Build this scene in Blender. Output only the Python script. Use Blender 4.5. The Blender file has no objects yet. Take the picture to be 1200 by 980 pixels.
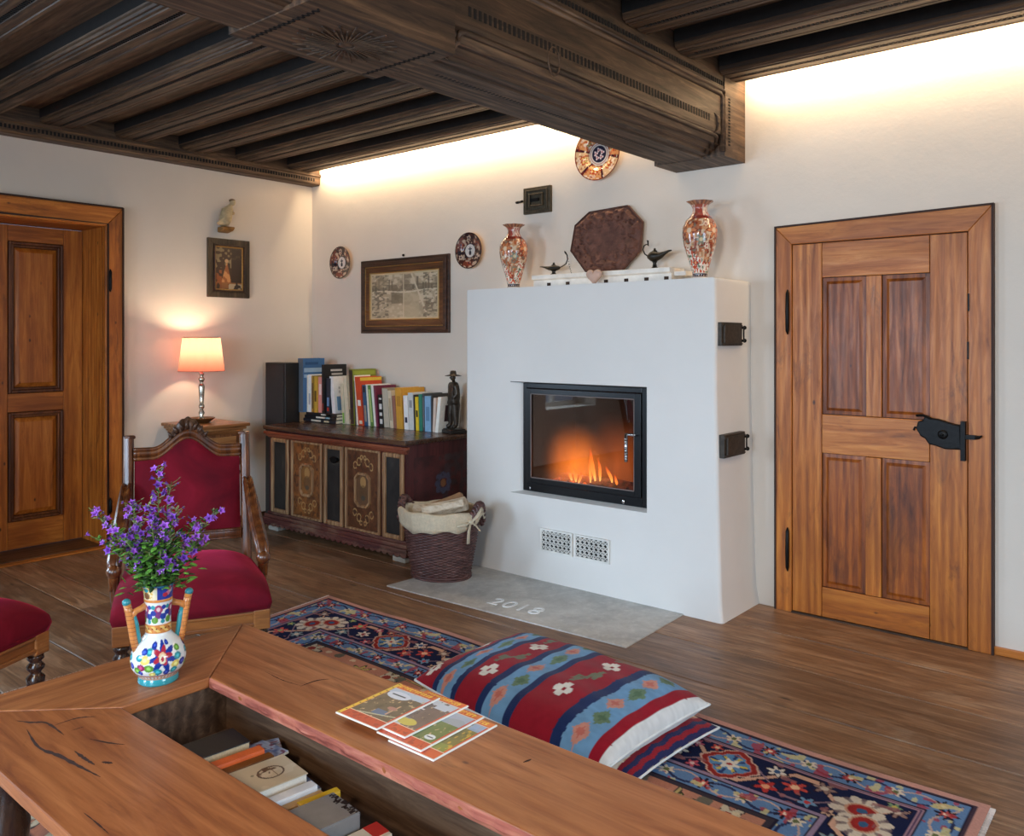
import bpy, bmesh, math, random
import numpy as np
from mathutils import Vector, Matrix
PI = math.pi
random.seed(7)
RNG = np.random.default_rng(5)
SC = bpy.context.scene
COL = SC.collection

# ------------------------------------------------------------------ camera, light, exposure
cam_d = bpy.data.cameras.new('camera')
cam = bpy.data.objects.new('camera', cam_d); COL.objects.link(cam)
SC.camera = cam
cam_d.sensor_fit = 'HORIZONTAL'; cam_d.sensor_width = 36.0
cam_d.lens = 980.0/1200.0*36.0
cam_d.shift_y = (398.0-490.0)/1200.0
cam_d.clip_start = 0.05
cam.location = (5.82, -4.30, 1.42)
cam.rotation_euler = (PI/2, 0, 0.69975)

SC.view_settings.view_transform = 'Standard'
SC.view_settings.look = 'None'
SC.view_settings.gamma = 1.0
SC.view_settings.use_curve_mapping = False
SC.view_settings.exposure = 0.0

world = bpy.data.worlds.new('world'); SC.world = world
world.use_nodes = True
wn = world.node_tree.nodes
wn['Background'].inputs[0].default_value = (0.55, 0.72, 1.0, 1)
wn['Background'].inputs[1].default_value = 1.0

def area(name, loc, direction, sx, sy, power, color, spread=PI):
    l = bpy.data.lights.new(name, 'AREA'); l.shape = 'RECTANGLE'
    l.size = sx; l.size_y = sy; l.energy = power; l.color = color; l.spread = spread
    o = bpy.data.objects.new(name, l); COL.objects.link(o); o.location = loc
    o.rotation_euler = Vector(direction).to_track_quat('-Z', 'Y').to_euler()
    return o
DAY = (0.56, 0.77, 1.0)
# daylight entering through the windows behind and beside the camera (see the window openings further down)
area('daylight_front_a', (2.35, -6.93, 1.50), (0.12, 1, -0.55), 1.1, 1.3, 84, DAY, 2.2)
area('daylight_front_b', (5.35, -6.93, 1.50), (-0.10, 1, -0.55), 1.1, 1.3, 84, DAY, 2.2)
area('daylight_left', (-0.22, -4.45, 1.40), (1, 0.30, -0.40), 0.9, 1.2, 60, DAY, 2.3)
area('daylight_right', (7.43, -2.9, 1.45), (-1, 0.1, -0.45), 1.1, 1.2, 36, (0.62, 0.80, 1.0), 2.3)
# warm light strips laid in the gap between the last joists and the back wall
LEDC = (1.0, 0.74, 0.46)
def strip(name, x0, x1, power):
    o = area(name, ((x0+x1)/2, -0.075, 2.845), (0, 0.75, -0.66), x1-x0, 0.02, power, LEDC)
    return o
strip('cove_light_left', 0.16, 3.40, 36)
strip('cove_light_right', 3.92, 7.35, 40)
# unseen warm fill light added behind the camera, with no fixture of its own
area('warm_fill_light', (5.4, -5.6, 2.5), (-0.45, 0.85, -0.28), 0.5, 0.5, 50, (1.0, 0.76, 0.52))

# ------------------------------------------------------------------ colour and material helpers
def lin(r, g=None, b=None):
    if g is None: r, g, b = r
    f = lambda c: (c/255/12.92) if c/255 <= .04045 else ((c/255+.055)/1.055)**2.4
    return (f(r), f(g), f(b))
def L4(c): return (*lin(*c), 1)

class NT:
    def __init__(s, name):
        s.m = bpy.data.materials.new(name); s.m.use_nodes = True
        s.t = s.m.node_tree; s.b = s.t.nodes['Principled BSDF']; s.out = s.t.nodes['Material Output']
    def n(s, typ, **kw):
        nd = s.t.nodes.new(typ)
        for k, v in kw.items():
            if k.startswith('i_'):
                key = k[2:]; key = int(key) if key.isdigit() else key.replace('_', ' ')
                nd.inputs[key].default_value = v
            else: setattr(nd, k, v)
        return nd
    def l(s, a, b): s.t.links.new(a, b)
    def coords(s, scale=(1, 1, 1), rnd=True, rot=(0, 0, 0)):
        tc = s.n('ShaderNodeTexCoord')
        mp = s.n('ShaderNodeMapping'); mp.inputs['Scale'].default_value = scale; mp.inputs['Rotation'].default_value = rot
        s.l(tc.outputs['Object'], mp.inputs['Vector'])
        if rnd:
            oi = s.n('ShaderNodeObjectInfo')
            mu = s.n('ShaderNodeMath', operation='MULTIPLY'); mu.inputs[1].default_value = 37.0
            s.l(oi.outputs['Random'], mu.inputs[0])
            cb = s.n('ShaderNodeCombineXYZ')
            for i in range(3): s.l(mu.outputs[0], cb.inputs[i])
            s.l(cb.outputs[0], mp.inputs['Location'])
        return mp.outputs[0]
    def ramp(s, fac, stops):
        r = s.n('ShaderNodeValToRGB'); cr = r.color_ramp
        while len(cr.elements) > 1: cr.elements.remove(cr.elements[-1])
        cr.elements[0].position = stops[0][0]; cr.elements[0].color = stops[0][1]
        for p, c in stops[1:]:
            e = cr.elements.new(p); e.color = c
        s.l(fac, r.inputs[0]); return r.outputs[0]
    def mix(s, fac, a, b, blend='MIX'):
        m = s.n('ShaderNodeMix', data_type='RGBA', blend_type=blend)
        for sock, v in ((m.inputs[0], fac), (m.inputs[6], a), (m.inputs[7], b)):
            if hasattr(v, 'links'): s.l(v, sock)
            else: sock.default_value = v
        return m.outputs[2]
    def bump(s, h, strength=.3, dist=.01):
        b = s.n('ShaderNodeBump'); b.inputs['Strength'].default_value = strength; b.inputs['Distance'].default_value = dist
        s.l(h, b.inputs['Height']); s.l(b.outputs[0], s.b.inputs['Normal'])
    def noise(s, vec, scale, detail=4, rough=.55, dist=0):
        n = s.n('ShaderNodeTexNoise'); n.inputs['Scale'].default_value = scale; n.inputs['Detail'].default_value = detail
        n.inputs['Roughness'].default_value = rough; n.inputs['Distortion'].default_value = dist
        s.l(vec, n.inputs['Vector']); return n.outputs['Fac']

def plain(name, col, rough=.6, metal=0, var=.15, scale=12, bump=.1, coat=0, **kw):
    t = NT(name); v = t.coords()
    n = t.noise(v, scale)
    a = L4(col); d = tuple(c*(1-var) for c in a[:3])+(1,); b = tuple(min(1, c*(1+var)) for c in a[:3])+(1,)
    t.l(t.ramp(n, [(.3, d), (.7, b)]), t.b.inputs['Base Color'])
    t.b.inputs['Roughness'].default_value = rough; t.b.inputs['Metallic'].default_value = metal
    if coat: t.b.inputs['Coat Weight'].default_value = coat
    if bump: t.bump(n, bump, .002)
    return t.m

def wood(name, lo, mid, hi, axis='x', rough=.42, knots=.0, coat=.0, stains=0.0, stain_col=(60, 32, 16), ring=1.0, wave=.14, plane='xz', bump=.15):
    """long-grained wood: the grain runs along axis"""
    t = NT(name)
    sc = {'x': (.55, 7, 7), 'y': (7, .55, 7), 'z': (7, 7, .55)}[axis]
    v = t.coords(sc)
    warp = t.noise(v, 1.3, 2, .5, .4)
    g1 = t.noise(v, 5.0, 6, .65, .8)
    w = t.n('ShaderNodeTexWave', wave_type='BANDS', bands_direction={'x': 'Y', 'y': 'X', 'z': 'X'}[axis])
    w.inputs['Scale'].default_value = 1.1*ring; w.inputs['Distortion'].default_value = 7.0; w.inputs['Detail'].default_value = 2.5; w.inputs['Detail Scale'].default_value = 1.2
    t.l(v, w.inputs['Vector'])
    mx = t.n('ShaderNodeMath', operation='MULTIPLY_ADD'); t.l(w.outputs['Fac'], mx.inputs[0]); mx.inputs[1].default_value = wave
    m2 = t.n('ShaderNodeMath', operation='MULTIPLY'); t.l(g1, m2.inputs[0]); m2.inputs[1].default_value = 1.0-wave
    t.l(m2.outputs[0], mx.inputs[2])
    c = t.ramp(mx.outputs[0], [(.30, L4(lo)), (.50, L4(mid)), (.70, L4(hi))])
    # broad tone changes
    v2 = t.coords((1, 1, 1)); br = t.noise(v2, 2.2, 3, .5)
    c = t.mix(t.ramp(br, [(.42, (0, 0, 0, 1)), (.78, (.5, .5, .5, 1))]), c, L4(lo))
    if knots:
        vk0 = t.coords((1, 1, 1)); sp = t.n('ShaderNodeSeparateXYZ'); t.l(vk0, sp.inputs[0])
        cbk = t.n('ShaderNodeCombineXYZ'); sm = t.n('ShaderNodeMath', operation='ADD'); t.l(sp.outputs[0], sm.inputs[0])
        if plane == 'xz': t.l(sp.outputs[1], sm.inputs[1]); t.l(sp.outputs[2], cbk.inputs[1])
        else: t.l(sp.outputs[2], sm.inputs[1]); t.l(sp.outputs[1], cbk.inputs[1])
        t.l(sm.outputs[0], cbk.inputs[0])
        vo = t.n('ShaderNodeTexVoronoi'); vo.inputs['Scale'].default_value = 1.0; vo.inputs['Randomness'].default_value = 1.0
        mk = t.n('ShaderNodeVectorMath', operation='MULTIPLY'); mk.inputs[1].default_value = (9, 5, 1) if axis == 'z' else (5, 9, 1); t.l(cbk.outputs[0], mk.inputs[0])
        t.l(mk.outputs[0], vo.inputs['Vector'])
        k = t.ramp(vo.outputs['Distance'], [(.0, (1, 1, 1, 1)), (.05*knots, (.8, .8, .8, 1)), (.10*knots, (0, 0, 0, 1))])
        c = t.mix(k, c, L4(stain_col))
    if stains:
        vs = t.coords({'x': (.8, 3, 3), 'y': (3, .8, 3), 'z': (3, 3, .8)}[axis])
        s = t.noise(vs, 3.0, 6, .7, .6)
        c = t.mix(t.ramp(s, [(.62-stains*.15, (0, 0, 0, 1)), (.74, (.8, .8, .8, 1))]), c, L4(stain_col))
    t.l(c, t.b.inputs['Base Color'])
    t.l(t.ramp(g1, [(.3, (rough+.12,)*3+(1,)), (.7, (rough-.06,)*3+(1,))]), t.b.inputs['Roughness'])
    if coat: t.b.inputs['Coat Weight'].default_value = coat; t.b.inputs['Coat Roughness'].default_value = .25
    t.bump(mx.outputs[0], bump, .004)
    return t.m

def painted(name, rough=.6, coat=0, bump=.0, bscale=300, sheen=0, spec=.5):
    """colours painted on the vertices of the mesh by a pattern function"""
    t = NT(name)
    a = t.n('ShaderNodeAttribute', attribute_name='Col'); t.l(a.outputs['Color'], t.b.inputs['Base Color'])
    t.b.inputs['Roughness'].default_value = rough
    t.b.inputs['Specular IOR Level'].default_value = spec
    if coat: t.b.inputs['Coat Weight'].default_value = coat; t.b.inputs['Coat Roughness'].default_value = .08
    if sheen: t.b.inputs['Sheen Weight'].default_value = sheen; t.b.inputs['Sheen Roughness'].default_value = .5
    if bump: t.bump(t.noise(t.coords(rnd=False), bscale, 2), bump, .003)
    return t.m

def plaster(name, col, amp=.5):
    t = NT(name); v = t.coords(rnd=False)
    n1 = t.noise(v, 1.1, 4, .6); n2 = t.noise(v, 4.5, 5, .55); n3 = t.noise(v, 60, 3, .6)
    a = L4(col)
    c = t.ramp(n1, [(.3, tuple(x*.93 for x in a[:3])+(1,)), (.7, a)])
    t.l(c, t.b.inputs['Base Color']); t.b.inputs['Roughness'].default_value = .92
    t.b.inputs['Specular IOR Level'].default_value = .15
    ad = t.n('ShaderNodeMath', operation='MULTIPLY_ADD'); t.l(n2, ad.inputs[0]); ad.inputs[1].default_value = 1.0
    m = t.n('ShaderNodeMath', operation='MULTIPLY'); t.l(n3, m.inputs[0]); m.inputs[1].default_value = .12; t.l(m.outputs[0], ad.inputs[2])
    t.bump(ad.outputs[0], amp, .02)
    return t.m

M = {}
M['plaster'] = plaster('plaster', (222, 212, 199), .16)
M['plaster_fire'] = plaster('plaster_smooth', (226, 222, 216), .14)
PINE = dict(lo=(136, 70, 18), mid=(180, 102, 32), hi=(212, 134, 54))
M['pine_z'] = wood('pine_upright', axis='z', knots=.8, rough=.4, stains=.35, **PINE)
M['pine_x'] = wood('pine_across', axis='x', knots=.8, rough=.4, stains=.3, **PINE)
M['pine_y'] = wood('pine_along', axis='y', knots=.8, rough=.4, stains=.3, **PINE)
M['pine_panel'] = wood('pine_panel', lo=(98, 44, 12), mid=(150, 76, 22), hi=(186, 106, 36), axis='z', knots=.6, rough=.4, stains=1.2, stain_col=(58, 26, 14))
M['pine_seam'] = plain('door_groove', (52, 26, 12), .7)
M['oak_dark_x'] = wood('dark_oak_x', (34, 24, 17), (74, 53, 36), (116, 88, 62), 'x', rough=.55, bump=.12)
M['oak_dark_y'] = wood('dark_oak_y', (38, 27, 19), (78, 57, 40), (122, 94, 68), 'y', rough=.55, bump=.12)
M['oak_black'] = plain('carving_shadow_wood', (10, 8, 7), .8)
M['joist_shade'] = plain('shade_dark_wood', (22, 17, 14), .85, 0, .4, 14, .3)  # dark wood tone with the shade of the joist sides painted in
M['ceil'] = wood('ceiling_board', (50, 36, 26), (88, 66, 48), (120, 94, 70), 'x', rough=.6)
M['iron'] = plain('black_iron', (22, 21, 21), .45, .7, .3, 60, .5)
M['iron_brown'] = plain('rusty_iron', (62, 54, 46), .55, .4, .4, 50, .6)
M['steel'] = plain('brushed_steel', (200, 200, 200), .25, 1.0, .05)

M['chair_wood'] = wood('walnut', (44, 20, 9), (92, 48, 22), (134, 80, 40), 'z', rough=.28, coat=.4)
M['chair_wood_l'] = wood('light_walnut', (110, 62, 26), (150, 92, 44), (184, 124, 66), 'y', rough=.35, coat=.2)
M['chair_dark'] = wood('dark_walnut', (26, 13, 8), (54, 30, 18), (86, 54, 34), 'z', rough=.25, coat=.4)
M['white'] = plain('white_paint', (226, 222, 214), .55)
M['paper'] = plain('paper_pages', (222, 212, 190), .8, 0, .12, 200, .4)
M['linen'] = plain('cream_linen', (206, 192, 166), .9, 0, .1, 90, .4)
M['black'] = plain('black_veneer', (30, 28, 27), .35)


def velvet():
    t = NT('wine_red_velvet'); v = t.coords()
    n = t.noise(v, 3.2, 4, .6, .6); n2 = t.noise(v, 420, 2)
    t.l(t.ramp(n, [(.3, L4((84, 6, 22))), (.55, L4((112, 10, 30))), (.75, L4((140, 22, 46)))]), t.b.inputs['Base Color'])
    t.b.inputs['Roughness'].default_value = .85; t.b.inputs['Sheen Weight'].default_value = .6
    t.b.inputs['Sheen Tint'].default_value = L4((230, 60, 100)); t.b.inputs['Sheen Roughness'].default_value = .35
    t.b.inputs['Specular IOR Level'].default_value = .2
    t.bump(n2, .15, .001)
    return t.m
M['velvet'] = velvet()

# ------------------------------------------------------------------ mesh helpers
def tagp(o, label=None, cat=None, group=None, kind=None):
    if label: o['label'] = label
    if cat: o['category'] = cat
    if group: o['group'] = group
    if kind: o['kind'] = kind
    return o
def wloc(o):
    v = Vector((0, 0, 0))
    while o is not None: v += o.location; o = o.parent
    return v
class MB:
    """collects shapes, then links them as one mesh object"""
    def __init__(s): s.v = []; s.f = []; s.m = []; s.mi = 0; s.sm = []; s.smooth = False
    def add(s, vs, fs):
        o = len(s.v); s.v += [tuple(p) for p in vs]
        for f in fs: s.f.append(tuple(i+o for i in f)); s.m.append(s.mi); s.sm.append(s.smooth)
        return o
    def box(s, x0, x1, y0, y1, z0, z1):
        vs = [(x, y, z) for x in (x0, x1) for y in (y0, y1) for z in (z0, z1)]
        s.add(vs, [(0, 1, 3, 2), (4, 6, 7, 5), (0, 4, 5, 1), (2, 3, 7, 6), (0, 2, 6, 4), (1, 5, 7, 3)]); return s
    def obox(s, c, ax, ay, az):
        """box about centre c with half-axis vectors"""
        c, ax, ay, az = map(Vector, (c, ax, ay, az))
        vs = [c+ax*i+ay*j+az*k for i in (-1, 1) for j in (-1, 1) for k in (-1, 1)]
        s.add(vs, [(0, 1, 3, 2), (4, 6, 7, 5), (0, 4, 5, 1), (2, 3, 7, 6), (0, 2, 6, 4), (1, 5, 7, 3)]); return s
    def prism(s, pts, axis, a, b):
        """polygon pts in the two other axes, extruded along axis from a to b"""
        n = len(pts)
        def P(p, t):
            return {'x': (t, p[0], p[1]), 'y': (p[0], t, p[1]), 'z': (p[0], p[1], t)}[axis]
        vs = [P(p, a) for p in pts]+[P(p, b) for p in pts]
        s.add(vs, [tuple(range(n)), tuple(range(2*n-1, n-1, -1))]+[(i, i+n, (i+1) % n+n, (i+1) % n) for i in range(n)]); return s
    def lathe(s, prof, c=(0, 0, 0), seg=24, sx=1, sy=1, cap=True):
        vs = []; n = len(prof)
        for r, z in prof:
            for k in range(seg):
                a = 2*PI*k/seg; vs.append((c[0]+r*sx*math.cos(a), c[1]+r*sy*math.sin(a), c[2]+z))
        fs = [(i*seg+k, i*seg+(k+1) % seg, (i+1)*seg+(k+1) % seg, (i+1)*seg+k) for i in range(n-1) for k in range(seg)]
        if cap: fs += [tuple(reversed(range(seg))), tuple((n-1)*seg+k for k in range(seg))]
        s.add(vs, fs); return s
    def tube(s, pts, r, seg=8, flat=None, cap=True):
        pts = [Vector(p) for p in pts]; n = len(pts)
        rs = r if isinstance(r, (list, tuple)) else [r]*n
        vs = []; up = None
        for i, p in enumerate(pts):
            d = (pts[min(i+1, n-1)]-pts[max(i-1, 0)]).normalized()
            if up is None: up = Vector((0, 0, 1)) if abs(d.z) < .9 else Vector((1, 0, 0))
            sd = d.cross(up)
            if sd.length < 1e-4: sd = d.cross(Vector((0, 1, 0)))
            sd.normalize(); u = sd.cross(d).normalized(); up = u
            for k in range(seg):
                a = 2*PI*k/seg
                fx, fz = (1, 1) if flat is None else flat
                vs.append(p+sd*math.cos(a)*rs[i]*fx+u*math.sin(a)*rs[i]*fz)
        fs = [(i*seg+k, (i+1)*seg+k, (i+1)*seg+(k+1) % seg, i*seg+(k+1) % seg) for i in range(n-1) for k in range(seg)]
        if cap: fs += [tuple(range(seg)), tuple((n-1)*seg+k for k in reversed(range(seg)))]
        s.add(vs, fs); return s
    def ball(s, c, r, sx=1, sy=1, sz=1, seg=12, rings=8):
        prof = [(max(1e-4, r*math.sin(PI*i/rings)), -r*math.cos(PI*i/rings)*sz) for i in range(rings+1)]
        return s.lathe(prof, c, seg, sx, sy)
    def build(s, name, mat, parent=None, world=True, bevel=0, bseg=2, sub=0, smooth=None, recenter=True, ang=40):
        vs = np.array(s.v, float)
        loc = Vector((0, 0, 0))
        if parent is None and recenter:
            mn, mx = vs.min(0), vs.max(0); loc = Vector(((mn[0]+mx[0])/2, (mn[1]+mx[1])/2, mn[2]))
            vs = vs-np.array(loc)
        elif parent is not None and world:
            vs = vs-np.array(wloc(parent))
        me = bpy.data.meshes.new(name); me.from_pydata(vs.tolist(), [], s.f)
        mats = mat if isinstance(mat, (list, tuple)) else [mat]
        for m in mats: me.materials.append(m)
        me.polygons.foreach_set('material_index', s.m)
        if smooth is None: me.polygons.foreach_set('use_smooth', s.sm)
        else: me.polygons.foreach_set('use_smooth', [smooth]*len(s.f))
        me.update()
        bm = bmesh.new(); bm.from_mesh(me); bmesh.ops.recalc_face_normals(bm, faces=bm.faces); bm.to_mesh(me); bm.free()
        o = bpy.data.objects.new(name, me); COL.objects.link(o); o.location = loc
        if parent: o.parent = parent
        if bevel:
            b = o.modifiers.new('bevel', 'BEVEL'); b.width = bevel; b.segments = bseg; b.limit_method = 'ANGLE'; b.angle_limit = math.radians(ang)
        if sub:
            b = o.modifiers.new('sub', 'SUBSURF'); b.levels = sub; b.render_levels = sub
        return o
def thing(name, loc, label, cat, group=None, rotz=0, kind=None):
    o = bpy.data.objects.new(name, None); COL.objects.link(o); o.location = loc; o.rotation_euler = (0, 0, rotz)
    o.empty_display_size = .1
    return tagp(o, label, cat, group, kind)
def one(name, mb, mat, label, cat, group=None, **kw):
    return tagp(mb.build(name, mat, **kw), label, cat, group)
def grid(nu, nv, fn, close_u=False):
    """grid of points from fn(U,V) on numpy arrays in 0..1; returns verts, faces, U, V"""
    u = np.linspace(0, 1, nu); v = np.linspace(0, 1, nv); U, V = np.meshgrid(u, v)
    X, Y, Z = fn(U, V); vs = np.stack([X.ravel(), Y.ravel(), Z.ravel()], 1)
    i = np.arange((nv-1)*(nu-1)); r = i//(nu-1); c = i % (nu-1); a = r*nu+c
    fs = np.stack([a, a+1, a+nu+1, a+nu], 1)
    return vs, fs, U.ravel(), V.ravel()
def painted_mesh(name, vs, fs, col, mat, parent=None, smooth=True, world=True, recenter=True):
    vs = np.array(vs, float); loc = Vector((0, 0, 0))
    if parent is None and recenter:
        mn, mx = vs.min(0), vs.max(0); loc = Vector(((mn[0]+mx[0])/2, (mn[1]+mx[1])/2, mn[2])); vs = vs-np.array(loc)
    elif parent is not None and world: vs = vs-np.array(wloc(parent))
    me = bpy.data.meshes.new(name); me.from_pydata(vs.tolist(), [], [tuple(int(q) for q in f) for f in fs])
    a = me.color_attributes.new('Col', 'FLOAT_COLOR', 'POINT')
    c4 = np.ones((len(vs), 4)); c4[:, :3] = np.clip(col, 0, 1); a.data.foreach_set('color', c4.ravel())
    me.polygons.foreach_set('use_smooth', [smooth]*len(me.polygons)); me.materials.append(mat); me.update()
    o = bpy.data.objects.new(name, me); COL.objects.link(o); o.location = loc
    if parent: o.parent = parent
    return o
def vnoise(x, y, s=1.0, seed=0):
    """smooth value noise on numpy arrays"""
    r = np.random.default_rng(seed).random((64, 64))
    x = x*s; y = y*s; xi = np.floor(x).astype(int); yi = np.floor(y).astype(int); fx = x-xi; fy = y-yi
    fx = fx*fx*(3-2*fx); fy = fy*fy*(3-2*fy)
    g = lambda a, b: r[a % 64, b % 64]
    return (g(xi, yi)*(1-fx)+g(xi+1, yi)*fx)*(1-fy)+(g(xi, yi+1)*(1-fx)+g(xi+1, yi+1)*fx)*fy
def C(*c): return np.array(lin(*c))
def put(col, mask, c, a=1.0):
    mask = np.asarray(mask, bool); col[mask] = col[mask]*(1-a)+C(*c)*a
def flower(col, x, y, cx, cy, r, petals, pc, cc, edge=None, rot=0):
    dx, dy = x-cx, y-cy; d = np.hypot(dx, dy); a = np.arctan2(dy, dx)+rot
    R = r*(.72+.28*np.cos(petals*a))
    if edge is not None: put(col, d < R*1.22, edge)
    put(col, d < R, pc); put(col, d < r*.34, cc)

# ------------------------------------------------------------------ structure: floor, walls, ceiling
RX, RY, RZ = 7.5, -7.0, 2.90
def floor_mat():
    t = NT('floor_boards')
    at = t.n('ShaderNodeAttribute', attribute_name='Col')
    tc = t.n('ShaderNodeTexCoord')
    sep = t.n('ShaderNodeSeparateColor'); t.l(at.outputs['Color'], sep.inputs[0])
    cb = t.n('ShaderNodeCombineXYZ')
    m = t.n('ShaderNodeMath', operation='MULTIPLY'); m.inputs[1].default_value = 50; t.l(sep.outputs[0], m.inputs[0])
    for i in range(3): t.l(m.outputs[0], cb.inputs[i])
    ad = t.n('ShaderNodeVectorMath', operation='ADD'); t.l(tc.outputs['Object'], ad.inputs[0]); t.l(cb.outputs[0], ad.inputs[1])
    def sc(v, s):
        q = t.n('ShaderNodeVectorMath', operation='MULTIPLY'); t.l(v, q.inputs[0]); q.inputs[1].default_value = s; return q.outputs[0]
    v = sc(ad.outputs[0], (.7, 8, 8))
    g = t.noise(v, 4, 6, .65, 1.0)
    c = t.ramp(g, [(.25, L4((84, 58, 39))), (.5, L4((142, 106, 76))), (.75, L4((190, 154, 120)))])
    br = t.noise(sc(ad.outputs[0], (1.2, 2.4, 1)), 1.6, 5, .65, .5)
    c = t.mix(t.ramp(br, [(.4, (0, 0, 0, 1)), (.72, (.75, .75, .75, 1))]), c, L4((92, 62, 42)))
    wr = t.noise(sc(tc.outputs['Object'], (1.0, 3.0, 1)), 2.3, 8, .75, .4)
    c = t.mix(t.ramp(wr, [(.54, (0, 0, 0, 1)), (.75, (.5, .5, .5, 1))]), c, L4((196, 172, 146)))
    tone = t.ramp(sep.outputs[1], [(0, (.78, .76, .74, 1)), (1, (1.18, 1.12, 1.05, 1))])
    c = t.mix(1.0, c, tone, 'MULTIPLY')
    vo = t.n('ShaderNodeTexVoronoi'); vo.inputs['Scale'].default_value = 1; t.l(sc(ad.outputs[0], (1.7, 5.5, 1)), vo.inputs['Vector'])
    k = t.ramp(vo.outputs['Distance'], [(0, (1, 1, 1, 1)), (.035, (.8, .8, .8, 1)), (.07, (0, 0, 0, 1))])
    c = t.mix(k, c, L4((36, 18, 10)))
    t.l(c, t.b.inputs['Base Color'])
    t.l(t.ramp(wr, [(.3, (.30, .30, .30, 1)), (.7, (.55, .55, .55, 1))]), t.b.inputs['Roughness'])
    t.bump(g, .35, .004)
    return t.m
M['floor'] = floor_mat()
M['floor_gap'] = plain('floor_gap_dust', (70, 48, 30), .9)
def build_floor():
    edges = [0.0, -.38, -.75, -1.15, -1.50, -1.86, -2.20, -2.40, -2.69, -3.05, -3.42, -3.8, -4.15, -4.55, -4.9, -5.3, -5.7, -6.1, -6.5, RY]
    vs = []; fs = []; col = []
    rnd = random.Random(3)
    for i in range(len(edges)-1):
        y1, y0 = edges[i]-.0028, edges[i+1]+.0028
        xs = [-.75]
        joints = {4: [1.9], 6: [1.25, 4.9], 7: [3.2], 9: [4.2], 2: [6.0], 5: [2.9]}.get(i, [])
        xs += joints+[RX]
        for a, b in zip(xs[:-1], xs[1:]):
            r1, r2 = rnd.random(), rnd.random()
            if a > -.7: a += .002
            n = 24; o = len(vs)
            for k in range(n+1):
                x = a+(b-a)*k/n
                w0 = .0015*math.sin(x*3.1+i); w1 = .0015*math.sin(x*3.1+i+1)
                cup = .0012*math.sin(x*2+i*2)
                for (yy, zz) in ((y0+w1, -.006), (y0+.003+w1, cup*.3), (y1-.003+w0, cup*.3), (y1+w0, -.006)):
                    vs.append((x, yy, zz)); col.append((r1, r2, 0))
            for k in range(n):
                for j in range(3):
                    q = o+k*4+j; fs.append((q, q+4, q+5, q+1))
    me_o = painted_mesh('floor', vs, fs, np.array(col), M['floor'], smooth=False, recenter=False)
    me_o['kind'] = 'structure'
    g = MB().box(-.75, RX+.2, RY-.2, .2, -.10, -.005).build('subfloor', M['floor_gap'], me_o)
    g['kind'] = 'structure'
    return me_o
build_floor()

def struct(name, mb, mat, parent=None, **kw):
    o = mb.build(name, mat, parent, recenter=False, **kw); o['kind'] = 'structure'; return o
# back wall is one solid slab
def wall_grid_back():
    mb = MB(); mb.box(-.3, RX+.2, 0, .2, -.1, RZ+.1)
    return struct('wall_back', mb, M['plaster'])
wall_grid_back()
# left wall with the door niche and one window
DY0, DY1, DZ = -2.55, -1.732, 2.195     # door opening
WY0, WY1, WZ0, WZ1 = -4.95, -3.95, .62, 2.05
mb = MB()
mb.box(-.34, 0, DY1, .0, -.1, RZ+.1); mb.box(-.34, 0, DY0, DY1, DZ, RZ+.1)
mb.box(-.34, 0, WY1, DY0, -.1, RZ+.1); mb.box(-.34, 0, WY0, WY1, -.1, WZ0); mb.box(-.34, 0, WY0, WY1, WZ1, RZ+.1)
mb.box(-.34, 0, RY, WY0, -.1, RZ+.1)
struct('wall_left', mb, M['plaster'])
mb = MB()
mb.box(0, 1.8, RY-.25, RY, -.1, RZ+.1); mb.box(2.9, 4.8, RY-.25, RY, -.1, RZ+.1); mb.box(5.9, RX+.2, RY-.25, RY, -.1, RZ+.1)
for a, b in ((1.8, 2.9), (4.8, 5.9)): mb.box(a, b, RY-.25, RY, -.1, .8); mb.box(a, b, RY-.25, RY, 2.1, RZ+.1)
struct('wall_front', mb, M['plaster'])
mb = MB()
mb.box(RX, RX+.2, -2.35, 0, -.1, RZ+.1); mb.box(RX, RX+.2, RY, -3.45, -.1, RZ+.1)
mb.box(RX, RX+.2, -3.45, -2.35, -.1, .85); mb.box(RX, RX+.2, -3.45, -2.35, 2.05, RZ+.1)
struct('wall_right', mb, M['plaster'])
def window(n, axis, pos, a, b, z0, z1):
    mb = MB(); t = .05; c = (a+b)/2
    rects = [(a, a+t, z0, z1), (b-t, b, z0, z1), (a+t, b-t, z0, z0+t), (a+t, b-t, z1-t, z1), (c-.02, c+.02, z0+t, z1-t)]
    rects += [(a+t, c-.02, (z0+z1)/2-.012, (z0+z1)/2+.012), (c+.02, b-t, (z0+z1)/2-.012, (z0+z1)/2+.012)]
    for (u0, u1, w0, w1) in rects:
        if axis == 'x': mb.box(pos-.03, pos+.03, u0, u1, w0, w1)
        else: mb.box(u0, u1, pos-.03, pos+.03, w0, w1)
    struct('window_%d' % n, mb, M['white'])
window(1, 'x', -.30, WY0, WY1, WZ0, WZ1)
window(2, 'y', RY-.12, 1.8, 2.9, .8, 2.1)
window(3, 'y', RY-.12, 4.8, 5.9, .8, 2.1)
window(4, 'x', RX+.1, -3.45, -2.35, .85, 2.05)

# ceiling boards
mb = MB().box(-.3, RX+.2, RY-.2, .2, 2.885, 2.985)
ceil_o = struct('ceiling', mb, M['ceil'])
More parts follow.
